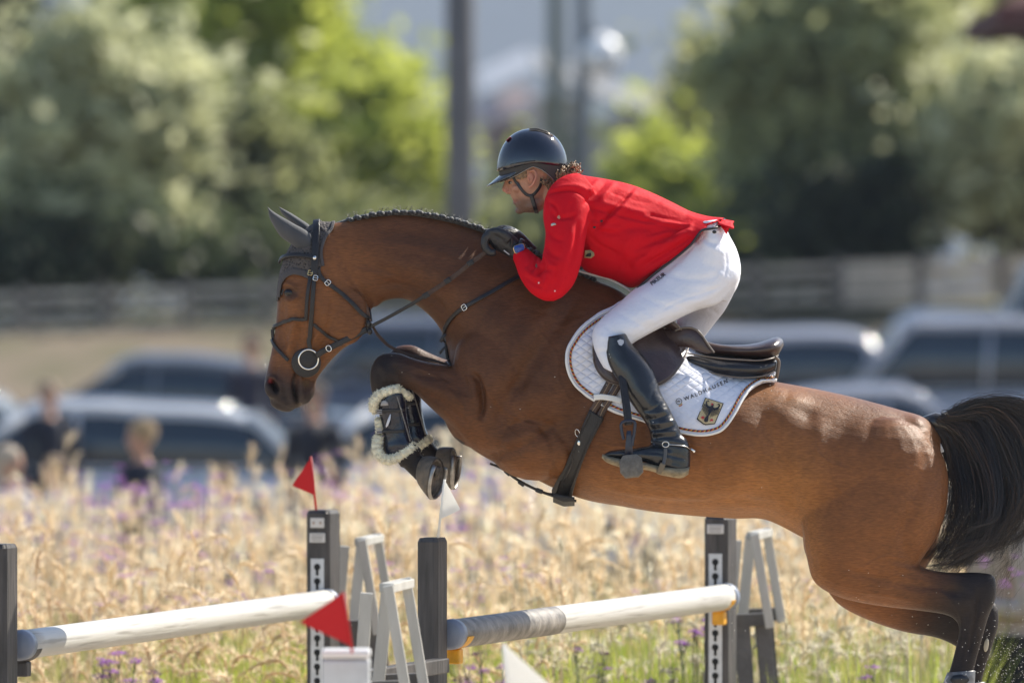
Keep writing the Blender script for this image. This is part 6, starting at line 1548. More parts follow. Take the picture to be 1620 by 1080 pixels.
mb = MB(); mb.box((c.x+3, c.y+3, (c.z-.4)/2+.6), (5.2, 5, c.z-.4)); mb.build('wall', m_wallh, t, smooth=False)
mb = MB(); mb.rings([[(c.x+3+x*k, c.y+3+y*k, z) for x, y in ((-3.55,-3.4),(3.55,-3.4),(3.55,3.4),(-3.55,3.4))] for k, z in ((1, c.z-.22), (1, c.z+.02), (.15, c.z+1.6))]); mb.build('roof', mat('roof_redbrown', (.10, .035, .03), .8), t, smooth=False)
mb = MB(); mb.box((c.x+1.5, c.y+.45, 2.9), (.9, .08, 1.1)); mb.build('window', mat('win_glass', (.05, .07, .09), .1), t, smooth=False)

# ---- trees
def mesh_np(name, V, F, mats, parent=None, col=None, smooth=False):
    me = bpy.data.meshes.new(name); k = F.shape[1]
    me.vertices.add(len(V)); me.vertices.foreach_set('co', V.astype(np.float32).ravel()); me.loops.add(F.size); me.loops.foreach_set('vertex_index', F.astype(np.int32).ravel())
    me.polygons.add(len(F)); me.polygons.foreach_set('loop_start', np.arange(0, F.size, k, dtype=np.int32)); me.polygons.foreach_set('loop_total', np.full(len(F), k, np.int32)); me.update(calc_edges=True)
    if col is not None:
        at = me.color_attributes.new('tint', 'FLOAT_COLOR', 'POINT'); at.data.foreach_set('color', np.concatenate([col, np.ones((len(col), 1))], 1).astype(np.float32).ravel())
    o = bpy.data.objects.new(name, me); COL.objects.link(o)
    for m in (mats if isinstance(mats, list) else [mats]): me.materials.append(m)
    if parent is not None: o.parent = parent; o.matrix_parent_inverse = parent_mat(parent).inverted()
    if smooth: me.polygons.foreach_set('use_smooth', [True]*len(me.polygons))
    return o
m_leaf = mat('leaves', (.1, .1, .05), .5, spec=.45, attr='tint', trans=.55)
m_bark = mat('bark', (.09, .07, .055), .9, noise=.4, nscale=6, bump=.6, bscale=20)
def tree(xl, xr, yt, yb, D, c1, c2, label, n=15000, seed=1, leaf=.15, clumps=46, trunk=True, name='leafy_tree', holes=.0):
    rng = np.random.default_rng(seed); a = Wd(xl, yt, D); b2 = Wd(xr, yb, D); cx_, cz_ = (a.x+b2.x)/2, (a.z+b2.z)/2; rx, rz = abs(b2.x-a.x)/2, abs(a.z-b2.z)/2
    ry = min(rx, 3.2); t = thing(name, label, 'tree', (cx_, a.y, 1.5), group='trees beyond the fence')
    cc = []; 
    while len(cc) < clumps:
        p = rng.normal(size=3); p /= np.linalg.norm(p); p *= rng.uniform(.35, .95)
        cc.append((cx_+p[0]*rx*.92, a.y+p[1]*ry*.9, cz_+p[2]*rz*.92, rng.uniform(.12, .36)*min(rx, rz)*1.15, rng.random()))
    cc = np.array(cc); w_ = cc[:, 3]**2; idx = rng.choice(len(cc), n, p=w_/w_.sum())
    d = rng.normal(size=(n, 3)); d /= np.linalg.norm(d, axis=1)[:, None]; r = rng.uniform(.45, 1.08, n)**.6
    P = cc[idx, :3]+d*(cc[idx, 3]*r)[:, None]*np.array([1, 1, .8])
    far = rng.random(n) < .10; P[far] += rng.normal(size=(far.sum(), 3))*.38
    s = leaf*rng.uniform(.6, 1.3, n)
    u = rng.normal(size=(n, 3)); u[:, 2] *= .6; u /= np.linalg.norm(u, axis=1)[:, None]; v = np.cross(u, d+rng.normal(size=(n, 3))*.5); v /= np.linalg.norm(v, axis=1)[:, None]+1e-9
    V = np.stack([P-u*s[:, None], P+v*(s*.45)[:, None], P+u*s[:, None], P-v*(s*.45)[:, None]], 1).reshape(-1, 3); F = np.arange(4*n).reshape(-1, 4)
    k = np.clip(cc[idx, 4]*.7+rng.uniform(0, .5, n), 0, 1)[:, None]; col = np.repeat(np.array(c1)*(1-k)+np.array(c2)*k, 4, 0)
    mesh_np('crown', V, F, m_leaf, t, col)
    tr = MB(); zb = 1.6; zt = cz_+rz*.3
    tr.tube([(cx_, a.y, zb-.3), (cx_+.1, a.y, zb+(zt-zb)*.4), (cx_-.05, a.y+.1, zt)], [.24, .17, .06], 10)
    for i in range(7):
        q = cc[rng.integers(len(cc))]; z0 = zb+(zt-zb)*rng.uniform(.2, .8); tr.tube([(cx_, a.y, z0), ((cx_+q[0])/2, (a.y+q[1])/2, (z0+q[2])/2+.1), tuple(q[:3])], [.09, .06, .02], 6)
    tr.build('trunk', m_bark, t)
YG1, YG2 = (.30, .36, .05), (.64, .68, .15); GG1, GG2 = (.36, .38, .20), (.82, .82, .54); DK1, DK2 = (.05, .065, .035), (.14, .17, .08); MG1, MG2 = (.20, .22, .10), (.42, .44, .20)
tree(-160, 95, -200, 470, 116, DK1, DK2, 'dark tree cut by the left edge behind the pale one', seed=2)
tree(-30, 335, -40, 480, 107.5, GG1, GG2, 'pale grey green tree left of the yellow green crowns', seed=3, n=20000, clumps=70)
tree(120, 560, -330, 330, 118, YG1, YG2, 'tall yellow green tree rising above the frame on the left', seed=4, n=26000, clumps=80)
tree(270, 520, 130, 470, 111, DK1, MG2, 'dark round tree between the yellow green crowns', seed=5, n=14000, clumps=55)
tree(420, 640, 30, 300, 117, YG1, YG2, 'yellow green crown between the tall tree and the pole', seed=16, n=11000, clumps=40)
tree(470, 712, 90, 450, 114, YG1, YG2, 'bright yellow green tree just left of the thick pole', seed=6, n=17000, clumps=60)
tree(-120, 240, 300, 490, 107.5, DK1, DK2, 'low dark bushy tree along the fence at far left', seed=12, n=11000, leaf=.13)
tree(200, 520, 360, 490, 106.5, DK1, DK2, 'low dark bush along the fence above the horse\'s ears', seed=14, n=9000, leaf=.13, trunk=False)
tree(480, 760, 360, 480, 107, DK1, MG2, 'low dark bush along the fence behind the horse\'s neck', seed=15, n=9000, leaf=.13)
tree(920, 1230, 225, 450, 114, YG1, YG2, 'low yellow green tree right of the rider\'s back', seed=7, n=14000, clumps=60)
tree(1040, 1250, 30, 300, 122, (.34, .35, .13), (.66, .64, .32), 'pale sunlit thin tree by the small white house', seed=8, n=6500, clumps=30)
tree(1110, 1590, -150, 450, 109, (.30, .32, .15), (.62, .63, .32), 'large round grey green tree filling the right background', seed=9, n=34000, clumps=95)
tree(1190, 1500, 250, 465, 107, DK1, (.09, .11, .06), 'dark tree low in front of the large right one, shade put into its leaf colour', seed=10, n=14000)  # dark leaf colour paints the shaded centre of the large crown
tree(1470, 1720, 20, 460, 106.5, GG1, GG2, 'pale silvery tree at the right edge', seed=11, n=17000, clumps=60)
tree(1480, 1760, -260, 120, 116, MG1, YG2, 'high green crown over the red brown roof at top right', seed=17, n=14000, clumps=50)
tree(740, 1010, 350, 460, 107, DK1, MG2, 'low dark hedge like tree behind horse and rider', seed=13, n=9000)
tree(1000, 1240, 380, 470, 106.5, DK1, DK2, 'low dark bush behind the seat of the rider', seed=18, n=6000, leaf=.13)

# ---- cars
m_tyre = mat('tyre', (.02, .02, .02), .85); m_rim = mat('wheel_rim', (.5, .5, .52), .3, metal=1); m_cglass = mat('car_glass', (.015, .025, .035), .04, spec=.8, coat=.5); m_lamp = mat('headlamp', (.75, .76, .78), .1, spec=.8, coat=1); m_tail = mat('tail_lamp', (.35, .01, .01), .2, coat=1); m_chrome = mat('chrome', (.8, .8, .82), .12, metal=1)
def car(cx, D, z0, L_, Ht, color, label, kind='hatch', flip=False, rot=0, name='parked_car'):
    c = Wd(cx, 450, D); t = thing(name, label, 'car', (c.x, c.y, z0), group='cars parked beyond the grass', rz=R(rot + (180 if flip else 0))); M_ = parent_mat(t)
    mp_ = mat('car_paint', color, .22, metal=.0, spec=.6, coat=.9)
    W_ = .88; belt = .60*Ht if kind != 'suv' else .58*Ht; hood = belt*.96
    def ringb(x, zb, zt, w_): return [M_ @ Vector((x, y, z)) for y, z in ((-w_*.9, zb), (-w_, zb+.12), (-w_*1.0, zb+(zt-zb)*.55), (-w_*.95, zt-.06), (-w_*.80, zt), (0, zt+.035), (w_*.80, zt), (w_*.95, zt-.06), (w_, zb+(zt-zb)*.55), (w_, zb+.12), (w_*.9, zb))]
    h = L_/2; mb = MB()
    prof_ = [(-h, .42, .62, .70), (-h+.10, .30, .74, .80), (-h+.45, .24, hood*.93, .86), (-h+1.15, .22, belt, .88), (-.2, .22, belt+.02, .89), (h-1.0, .22, belt+.04, .88), (h-.35, .26, belt*(1.0 if kind != 'sedan' else .99), .86), (h-.08, .34, belt*.96, .80), (h, .45, belt*.85, .72)]
    C = cr(prof_, 5); mb.rings([ringb(*r) for r in C]); mb.build('body', mp_, t)
    if kind == 'sedan': G = [(-h+1.20, belt, .80), (-h+1.95, Ht*.965, .66), (-h+2.4, Ht, .64), (.55, Ht*.985, .64), (h-1.15, Ht*.90, .66), (h-.55, belt, .76)]
    elif kind == 'suv': G = [(-h+1.05, belt, .82), (-h+1.55, Ht*.96, .70), (-h+2.0, Ht, .68), (.7, Ht, .68), (h-.45, Ht*.97, .69), (h-.15, belt, .80)]
    else: G = [(-h+1.05, belt, .80), (-h+1.80, Ht*.965, .66), (-h+2.3, Ht, .64), (.5, Ht*.985, .64), (h-.75, Ht*.92, .66), (h-.18, belt, .78)]
    def ringg(x, zt, wt, gz=1): 
        zt = max(zt, belt+.03); k = (zt-belt)/(Ht-belt+.001)
        return [M_ @ Vector((x, y, z)) for y, z in ((-.80, belt-.02), (-.80+(.80-wt)*k*.5, belt+(zt-belt)*.5), (-wt, zt-.05*k), (-wt*.85, zt-.005), (0, zt+.012), (wt*.85, zt-.005), (wt, zt-.05*k), (.80-(.80-wt)*k*.5, belt+(zt-belt)*.5), (.80, belt-.02))]
    C = cr(G, 6); mb = MB(); mb.rings([ringg(*r) for r in C]); mb.build('windows', m_cglass, t)
    Rf = [r for r in C if r[1] > belt+(Ht-belt)*.62]
    mb = MB(); rings = []
    for x, zt, wt in Rf: rings.append([M_ @ Vector((x, y, z)) for y, z in ((-wt-.015, zt-.10), (-wt-.012, zt-.045), (-wt*.85, zt+.012), (0, zt+.03), (wt*.85, zt+.012), (wt+.012, zt-.045), (wt+.015, zt-.10), (wt*.8, zt-.05), (-wt*.8, zt-.05))])
    mb.rings(rings); mb.build('roof', mp_, t)
    for s in (-1, 1):
        mb = MB(); q_ = [r for r in C if r[1] > belt+(Ht-belt)*.8]; mb.tube([M_ @ Vector((x, s*(wt*.93), zt+.035)) for x, zt, wt in q_], .016, 6); mb.build('glint_rail', m_chrome, t)  # chrome strips added to every roof to give sun glints
        mb = MB(); mb.tube([M_ @ Vector((x, s*.815, belt+.03)) for x in (-h+1.2, 0, h-.6)], .014, 6); mb.build('window_trim', m_chrome, t)
    for s in (-1, 1):      # pillars
        for xa, za, xb, wb in ((G[0][0], belt, G[1][0], G[1][2]), (-.05, belt, .0, G[2][2]), (G[-1][0]-.05, belt, G[-2][0], G[-2][2])):
            mb = MB(); mb.bar(M_ @ Vector((xa, s*.815, za)), M_ @ Vector((xb, s*(wb+.02), Ht*.93)), .04, .09 if xa != -.05 else .05, side=Vector((0, 1, 0))); mb.build('pillar', mp_, t)
        mb = MB(); mb.sphere(M_ @ Vector((-h+1.5, s*1.0, belt+.06)), (.09, .07, .07), 12, 8); mb.build('mirror', mp_, t)
        for xw in (-h+.85, h-.80):
            mb = MB(); mb.tube([M_ @ Vector((xw, s*.74, .33)), M_ @ Vector((xw, s*.76, .33)), M_ @ Vector((xw, s*.90, .33))], [.30, .33, .32], 24, ref=Vector((1, 0, 0))); wh = mb.build('wheel', m_tyre, t)
            mb = MB(); mb.tube([M_ @ Vector((xw, s*.86, .33)), M_ @ Vector((xw, s*.91, .33))], [.21, .20], 20, ref=Vector((1, 0, 0))); mb.build('rim', m_rim, wh)
        mb = MB(); mb.sphere(M_ @ Vector((-h+.13, s*.62, .66)), (.12, .14, .08), 12, 8); mb.build('headlight', m_lamp, t)
        mb = MB(); mb.sphere(M_ @ Vector((h-.10, s*.66, belt*.86)), (.10, .12, .12), 12, 8); mb.build('tail_light', m_tail, t)
        for xd in (-.35, .75): mb = MB(); mb.sphere(M_ @ Vector((xd, s*.895, belt-.10)), (.10, .02, .02), 10, 6); mb.build('door_handle', m_chrome, t)
    return t
car(128, 75, 0, 4.5, 1.46, (.55, .56, .59), 'silver white hatchback nearest on the left, rounded rear to the right')
car(250, 88, .30, 4.6, 1.44, (.10, .11, .13), 'dark car behind the silver white one on the left', 'sedan')
car(690, 96, .48, 4.9, 1.60, (.10, .105, .14), 'dark high van like car behind the horse\'s head', 'suv')
car(770, 77, .02, 4.4, 1.46, (.72, .73, .76), 'white car behind the horse\'s front legs', 'sedan', True)
car(-250, 80, .05, 4.4, 1.5, (.80, .80, .80), 'bright white car cut by the left edge', 'hatch')
car(1560, 90, .34, 4.9, 1.78, (.36, .36, .40), 'large dark grey car with pale long roof at upper right', 'suv')
car(1095, 92, .36, 4.6, 1.62, (.45, .45, .50), 'grey car partly hidden behind rider and saddle', 'suv')
car(1395, 80, .06, 4.5, 1.46, (.34, .34, .38), 'grey sedan in the middle row right of the saddle', 'sedan', True)
car(1250, 68, .0, 4.4, 1.42, (.80, .80, .80), 'white sedan just above the horse\'s croup', 'sedan', True)
car(1700, 72, .0, 4.5, 1.50, (.40, .40, .43), 'dark grey car above the horse\'s tail at the right edge', 'hatch')
car(1740, 99, .62, 4.8, 2.1, (.80, .80, .80), 'white van highest at the right edge in front of the bank', 'suv', name='parked_van')

car(1500, 99, .62, 4.6, 1.55, (.62, .62, .65), 'light grey car in the back row just below the fence', 'hatch')
# ================================================================== PEOPLE IN THE BACKGROUND
def bgperson(px, D, z0, Ht, face, top, legs, hair, label, rot=0, longhair=False, arms='down', skin=(.50, .27, .18), inner=None, sleeves=True):
    """a standing adult or child; face = +1 looks right, -1 left, 0 at the camera"""
    c = Wd(px, 450, D); t = thing('person', label, 'person', (c.x, c.y, z0), rz=R({1: 90, -1: -90, 0: 0}[face]+rot), group='people standing by the cars'); M_ = parent_mat(t)
    k = Ht/1.78
    def ch(mb, pts, n=14):
        C = cr(pts, 4); mb.tube([M_ @ (Vector((q[0], q[1], q[2]))*k) for q in C], [(q[3]*k, q[4]*k) for q in C], n, ref=M_.to_3x3() @ Vector((0, 1, 0)))
    # local frame: the person faces -y
    b = MB()
    ch(b, [(0, 0, .90, .15, .10), (0, 0, 1.10, .135, .095), (0, 0, 1.30, .16, .11), (0, .01, 1.44, .12, .08), (0, .01, 1.50, .055, .055), (0, 0, 1.56, .052, .055)], 20)
    hs = M_.to_3x3()
    b.sphere(M_ @ (Vector((0, 0, 1.67))*k), (.078*k, .098*k, .118*k), 20, 14, hs); b.sphere(M_ @ (Vector((0, -.03, 1.60))*k), (.058*k, .062*k, .055*k), 14, 10, hs)
    b.sphere(M_ @ (Vector((0, -.100, 1.645))*k), (.014*k, .020*k, .024*k), 10, 8, hs)
    for s in (-1, 1):
        b.sphere(M_ @ (Vector((s*.080, .005, 1.655))*k), (.010*k, .018*k, .030*k), 8, 6, hs)
        if arms == 'bent': A_ = [(s*.19, .01, 1.40, .055, .055), (s*.25, .02, 1.20, .045, .045), (s*.27, .0, 1.08, .04, .04), (s*.20, -.18, 1.10, .033, .033), (s*.12, -.30, 1.16, .026, .030), (s*.10, -.36, 1.18, .024, .036)]
        else: A_ = [(s*.19, .01, 1.40, .055, .055), (s*.235, .02, 1.22, .045, .045), (s*.25, .01, 1.08, .038, .038), (s*.255, -.03, .92, .030, .030), (s*.25, -.05, .84, .024, .028), (s*.245, -.06, .76, .022, .038)]
        ch(b, A_); e = A_[-1]
        for f in range(4): ch(b, [(e[0]+(f-1.5)*.012*0, e[1]+(f-1.5)*.017, e[2], .010, .010), (e[0]-s*.01, e[1]+(f-1.5)*.018-.01, e[2]-.05, .009, .009), (e[0]-s*.02, e[1]+(f-1.5)*.016-.015, e[2]-.085, .007, .007)], 8)
        ch(b, [(e[0], e[1]-.03, e[2]+.03, .011, .011), (e[0]-s*.02, e[1]-.055, e[2]-.01, .010, .010), (e[0]-s*.025, e[1]-.06, e[2]-.04, .008, .008)], 8)
        ch(b, [(s*.09, 0, .95, .085, .09), (s*.10, 0, .70, .075, .08), (s*.10, 0, .48, .055, .06), (s*.10, .01, .30, .05, .055), (s*.10, .02, .10, .036, .04), (s*.10, .0, .04, .04, .05)]); ch(b, [(s*.10, .06, .035, .035, .03), (s*.10, -.06, .03, .04, .028), (s*.10, -.16, .02, .03, .018)])
    m = remesh(b, .011*k+.001, 1, 'person_body'); link('body', m, mat('skin_bg', skin, .55, sss=.05), t)
    j = MB(); ch(j, [(0, 0, .86, .185, .125), (0, 0, 1.0, .175, .12), (0, 0, 1.15, .165, .12), (0, 0, 1.32, .19, .13), (0, .01, 1.43, .16, .10), (0, .01, 1.475, .085, .075)], 24)
    for s in (-1, 1):
        if arms == 'bent': ch(j, [(s*.15, .01, 1.42, .07, .07), (s*.21, .01, 1.34, .068, .068), (s*.255, .02, 1.20, .06, .06), (s*.275, .0, 1.08, .055, .055), (s*.22, -.14, 1.09, .046, .046)]+([(s*.15, -.25, 1.13, .04, .04)] if sleeves else []))
        else: ch(j, [(s*.15, .01, 1.42, .07, .07), (s*.21, .01, 1.34, .068, .068), (s*.24, .02, 1.20, .06, .06)]+([(s*.255, .01, 1.05, .055, .055), (s*.26, -.03, .90, .045, .045)] if sleeves else [(s*.248, .01, 1.13, .058, .058)]))
    m = remesh(j, .012, 2, 'top'); jo = link('jacket' if sleeves else 'shirt', m, mat('cloth_top', top, .85, noise=.15, nscale=12, bump=.4, bscale=25), t)
    if inner:
        s_ = MB(); s_.rings([[M_ @ (Vector((x, y, z))*k) for x, y, z in r] for r in ([(-.055,-.128,1.42),(.055,-.128,1.42),(.055,-.10,1.44),(-.055,-.10,1.44)],[(-.04,-.142,1.2),(.04,-.142,1.2),(.04,-.1,1.2),(-.04,-.1,1.2)],[(-.012,-.140,.98),(.012,-.140,.98),(.012,-.1,.98),(-.012,-.1,.98)])]); s_.build('shirt_front', mat('cloth_inner', inner, .8), jo)
    l = MB()
    for s in (-1, 1): ch(l, [(s*.085, 0, .96, .10, .115), (s*.10, 0, .75, .09, .095), (s*.105, 0, .48, .075, .08), (s*.105, .01, .12, .062, .068), (s*.105, .01, .07, .06, .066)])
    m = remesh(l, .013, 2, 'legs'); link('trousers', m, mat('cloth_legs', legs, .85, noise=.15, nscale=12), t)
    h = MB(); h.sphere(M_ @ (Vector((0, .018, 1.70))*k), (.090*k, .102*k, .104*k), 20, 12, hs); rh = random.Random(int(px))
    if longhair: ch(h, [(0, .05, 1.68, .09, .07), (0, .075, 1.55, .085, .05), (0, .085, 1.42, .07, .035)])
    for q in range(90):
        v = Vector((rh.gauss(0, 1), rh.gauss(0, 1)+.5, rh.gauss(0, .8)+.5)).normalized(); h.sphere(M_ @ ((Vector((0, .018, 1.70))+Vector((v.x*.088, v.y*.100, v.z*.100)))*k), rh.uniform(.012, .024)*k, 6, 4)
    h.build('hair', mat('hair_bg', hair, .6, sheen=.2), t)
    for s in (-1, 1): h = MB(); h.sphere(M_ @ (Vector((s*.030, -.088, 1.665))*k), (.012*k, .010*k, .009*k), 8, 6); h.build('eye', m_eye, t)
    return t
BL = (.36, .24, .12)
bgperson(222, 57, 0, 1.58, -1, (.018, .020, .035), (.03, .03, .04), BL, 'child with wavy blond hair and dark navy jacket in front of the cars', 20)
bgperson(350, 54, 0, 1.34, -1, (.62, .58, .58), (.05, .06, .09), (.20, .12, .06), 'small child with brown hair and pale top above the plumes', 10)
bgperson(84, 56, 0, 1.36, -1, (.50, .50, .54), (.05, .05, .07), (.24, .15, .08), 'child with tousled brown hair and light grey top, lower left', 30)
bgperson(16, 54, 0, 1.46, 1, (.66, .60, .58), (.2, .18, .16), (.52, .42, .32), 'fair haired person in cream clothes at the left edge', -20, True)
bgperson(78, 72.5, 0, 1.66, 0, (.016, .018, .032), (.02, .02, .03), (.30, .20, .13), 'man in dark suit and pale lilac shirt beside the left cars', 25, inner=(.45, .44, .70))
bgperson(398, 86, .26, 1.72, 0, (.022, .022, .045), (.02, .02, .03), (.14, .08, .05), 'man in dark blue suit by the dark cars left of the horse\'s mouth', -25, inner=(.55, .50, .60))
bgperson(496, 68, 0, 1.70, 0, (.013, .014, .024), (.015, .015, .022), (.10, .06, .04), 'person in black suit with pink purple front below the muzzle', -30, inner=(.48, .22, .46))
bgperson(1590, 37.5, 0, 1.78, -1, (.46, .38, .32), (.012, .012, .014), (.10, .07, .05), 'person in beige top and black trousers standing behind the tail', 15, arms='bent', skin=(.55, .27, .17), sleeves=False)
# ================================================================== PLANTING BED
rng = np.random.default_rng(12)
def tubes_np(paths, radii, sides=3):
    """many thin tubes: paths (n, k, 3), radii (n, k)"""
    n, k, _ = paths.shape; T = np.gradient(paths, axis=1); T /= np.linalg.norm(T, axis=2, keepdims=True)+1e-9
    ref = np.array([.3, 1, .1]); U = np.cross(T, ref); U /= np.linalg.norm(U, axis=2, keepdims=True)+1e-9; W = np.cross(T, U)
    V = []
    for s in range(sides):
        a = 2*math.pi*s/sides; V.append(paths+(U*math.cos(a)+W*math.sin(a))*radii[:, :, None])
    V = np.stack(V, 2).reshape(-1, 3); base = np.arange(n)[:, None, None]*k*sides; i = np.arange(k-1)[None, :, None]*sides; s = np.arange(sides)[None, None, :]; s2 = (s+1) % sides
    F = np.stack([base+i+s, base+i+s2, base+i+sides+s2, base+i+sides+s], -1).reshape(-1, 4); return V, F
def cat_np(parts):
    V, F, C = [], [], []; o = 0
    for v, f, c in parts: V.append(v); F.append(f+o); C.append(np.broadcast_to(c, (len(v), 3)) if np.ndim(c) == 1 else c); o += len(v)
    return np.concatenate(V), np.concatenate(F), np.concatenate(C)
def blades(n, px0, px1, D0, D1, h0, h1, wid, c1, c2, lean=.25, k=5, tip=None):
    D = rng.uniform(D0, D1, n); px = rng.uniform(px0, px1, n); D = np.where((px > 1530) & (D < 38.6), rng.uniform(40, 50, n), D); x = (px-810)/450*D/30; y = D-30; h = rng.uniform(h0, h1, n); a = rng.uniform(0, 2*math.pi, n); l = np.abs(rng.normal(0, lean, n))*h
    t = np.linspace(0, 1, k)[None, :]
    P = np.stack([x[:, None]+np.cos(a)[:, None]*l[:, None]*t**2.2, y[:, None]+np.sin(a)[:, None]*l[:, None]*t**2.2, h[:, None]*(t-.18*t**3*(l/h)[:, None])], -1)
    b = a+math.pi/2+rng.normal(0, .4, n); side = np.stack([np.cos(b), np.sin(b), np.zeros(n)], -1)[:, None, :]; w_ = (wid*rng.uniform(.6, 1.3, n))[:, None]*(1-t)**.6
    V = np.stack([P-side*w_[:, :, None], P+side*w_[:, :, None]], 2).reshape(-1, 3); base = np.arange(n)[:, None]*k*2; i = np.arange(k-1)[None, :]*2
    F = np.stack([base+i, base+i+1, base+i+3, base+i+2], -1).reshape(-1, 4); q = rng.random(n)[:, None]; C = np.repeat(np.array(c1)*(1-q)+np.array(c2)*q, k*2, 0); return V, F, C
def plumes(n, px0, px1, D0, D1, ztop, zs, size, c1, c2, droop=.5, spikes=44):
    D = rng.uniform(D0, D1, n); px = rng.uniform(px0, px1, n); D = np.where((px > 1530) & (D < 38.6), rng.uniform(40, 50, n), D); x = (px-810)/450*D/30; y = D-30; z = ztop(D, px)+rng.normal(0, zs, n); a = rng.uniform(0, 2*math.pi, n); l = np.abs(rng.normal(0, droop, n))*.35
    t = np.linspace(0, 1, 6)[None, :]; S_ = np.stack([x[:, None]-np.cos(a)[:, None]*l[:, None]*(1-t)**1.6, y[:, None]-np.sin(a)[:, None]*l[:, None]*(1-t)**1.6, np.maximum(z, .25)[:, None]*t*(1-.0*t)], -1)
    V1, F1 = tubes_np(S_, np.full((n, 6), .0016), 3)
    L_ = size*rng.uniform(.7, 1.3, n); t = np.linspace(0, 1, 8)[None, :]; dr = np.clip(l*3.0+.1, 0, 1.3)[:, None]
    P = np.stack([x[:, None]+np.cos(a)[:, None]*L_[:, None]*t*np.minimum(dr, 1)*(.3+.7*t), y[:, None]+np.sin(a)[:, None]*L_[:, None]*t*np.minimum(dr, 1)*(.3+.7*t), z[:, None]+L_[:, None]*(t-.85*dr*t**2)], -1)
    V2, F2 = tubes_np(P, .0062*np.sin(np.pi*np.clip(t*.93+.05, 0, 1))**.6*np.ones((n, 1)), 5)
    # bristles
    m = n*spikes; i = np.repeat(np.arange(n), spikes); tt = rng.uniform(.02, .98, m); f = tt*7; k0 = np.minimum(f.astype(int), 6); fr = (f-k0)[:, None]; B = P[i, k0]*(1-fr)+P[i, k0+1]*fr; T = P[i, k0+1]-P[i, k0]; T /= np.linalg.norm(T, axis=1)[:, None]
    d = rng.normal(size=(m, 3)); d -= T*(d*T).sum(1)[:, None]; d /= np.linalg.norm(d, axis=1)[:, None]; d = d+T*.9; d /= np.linalg.norm(d, axis=1)[:, None]; ln = (.022+.024*np.sin(np.pi*tt))[:, None]*rng.uniform(.7, 1.3, m)[:, None]
    sd = np.cross(d, rng.normal(size=(m, 3))); sd /= np.linalg.norm(sd, axis=1)[:, None]; V3 = np.stack([B-sd*.0026, B+sd*.0026, B+d*ln+sd*.0004, B+d*ln-sd*.0004], 1).reshape(-1, 3); F3 = np.arange(4*m).reshape(-1, 4)
    q = rng.random(n)[:, None]; c = np.array(c1)*(1-q)+np.array(c2)*q
    return cat_np([(V1, F1, np.repeat(c*.8, 18, 0)), (V2, F2, np.repeat(c, 40, 0)), (V3, F3, np.repeat(np.repeat(np.minimum(c*1.1, 1), spikes, 0), 4, 0))])
m_straw = mat('straw', (.5, .4, .2), .6, spec=.3, attr='tint', trans=.6)
ST1, ST2 = (.84, .68, .46), (.97, .89, .74); PK1, PK2 = (.70, .54, .36), (.90, .77, .58); GR1, GR2 = (.16, .25, .03), (.50, .55, .10)
zt = lambda D, px: 1.26 + .05*np.sin(px*.021) + .06*np.sin(px*.047+D) - .010*(45-D) - .17*np.clip((560-px)/200, 0, 1) - .28*np.clip((px-1150)/200, 0, 1)*(D < 44)
V, F, C = cat_np([
 plumes(2100, -120, 1740, 38, 50, zt, .11, .17, ST1, ST2, .35, 34),
 plumes(1000, -120, 1740, 34.8, 39, lambda D, px: 1.08+.08*np.sin(px*.023)+.05*np.sin(px*.071)-.06*(px > 1150), .14, .16, ST1, PK2, .75, 34),
 plumes(300, -60, 900, 33.4, 35, lambda D, px: .92+0*D, .13, .18, PK1, PK2, 1.2, 44),
 blades(15000, -150, 1760, 34, 50, .55, 1.12, .0045, ST1, (.55, .50, .20), .22),
 blades(12000, -150, 1760, 33.6, 44, .6, 1.2, .005, (.14, .20, .03), (.62, .58, .20), .3)])
mesh_np('ornamental_grass', V, F, m_straw, None, C)['kind'] = 'stuff'
m_green = mat('grass_blade', (.2, .3, .05), .5, attr='tint', trans=.5)
V, F, C = cat_np([blades(4200, -60, 1680, 33.2, 34.6, .45, .96, .0042, GR1, GR2, .35, 7), blades(3600, 690, 1130, 33.4, 36.5, .55, 1.24, .0045, (.20, .34, .03), (.62, .66, .10), .28, 7), blades(3000, 1220, 1640, 33.4, 37.5, .5, 1.22, .0045, (.18, .30, .03), (.60, .62, .14), .28, 7), blades(2600, 250, 540, 33.6, 36.5, .85, 1.16, .0045, (.20, .34, .03), (.62, .62, .10), .28, 7),
 plumes(240, 820, 1500, 33.4, 35.0, lambda D, px: .98+0*D, .12, .07, (.62, .56, .42), (.80, .74, .60), .8, 20)])
mesh_np('meadow_grass', V, F, m_green, None, C)['kind'] = 'stuff'
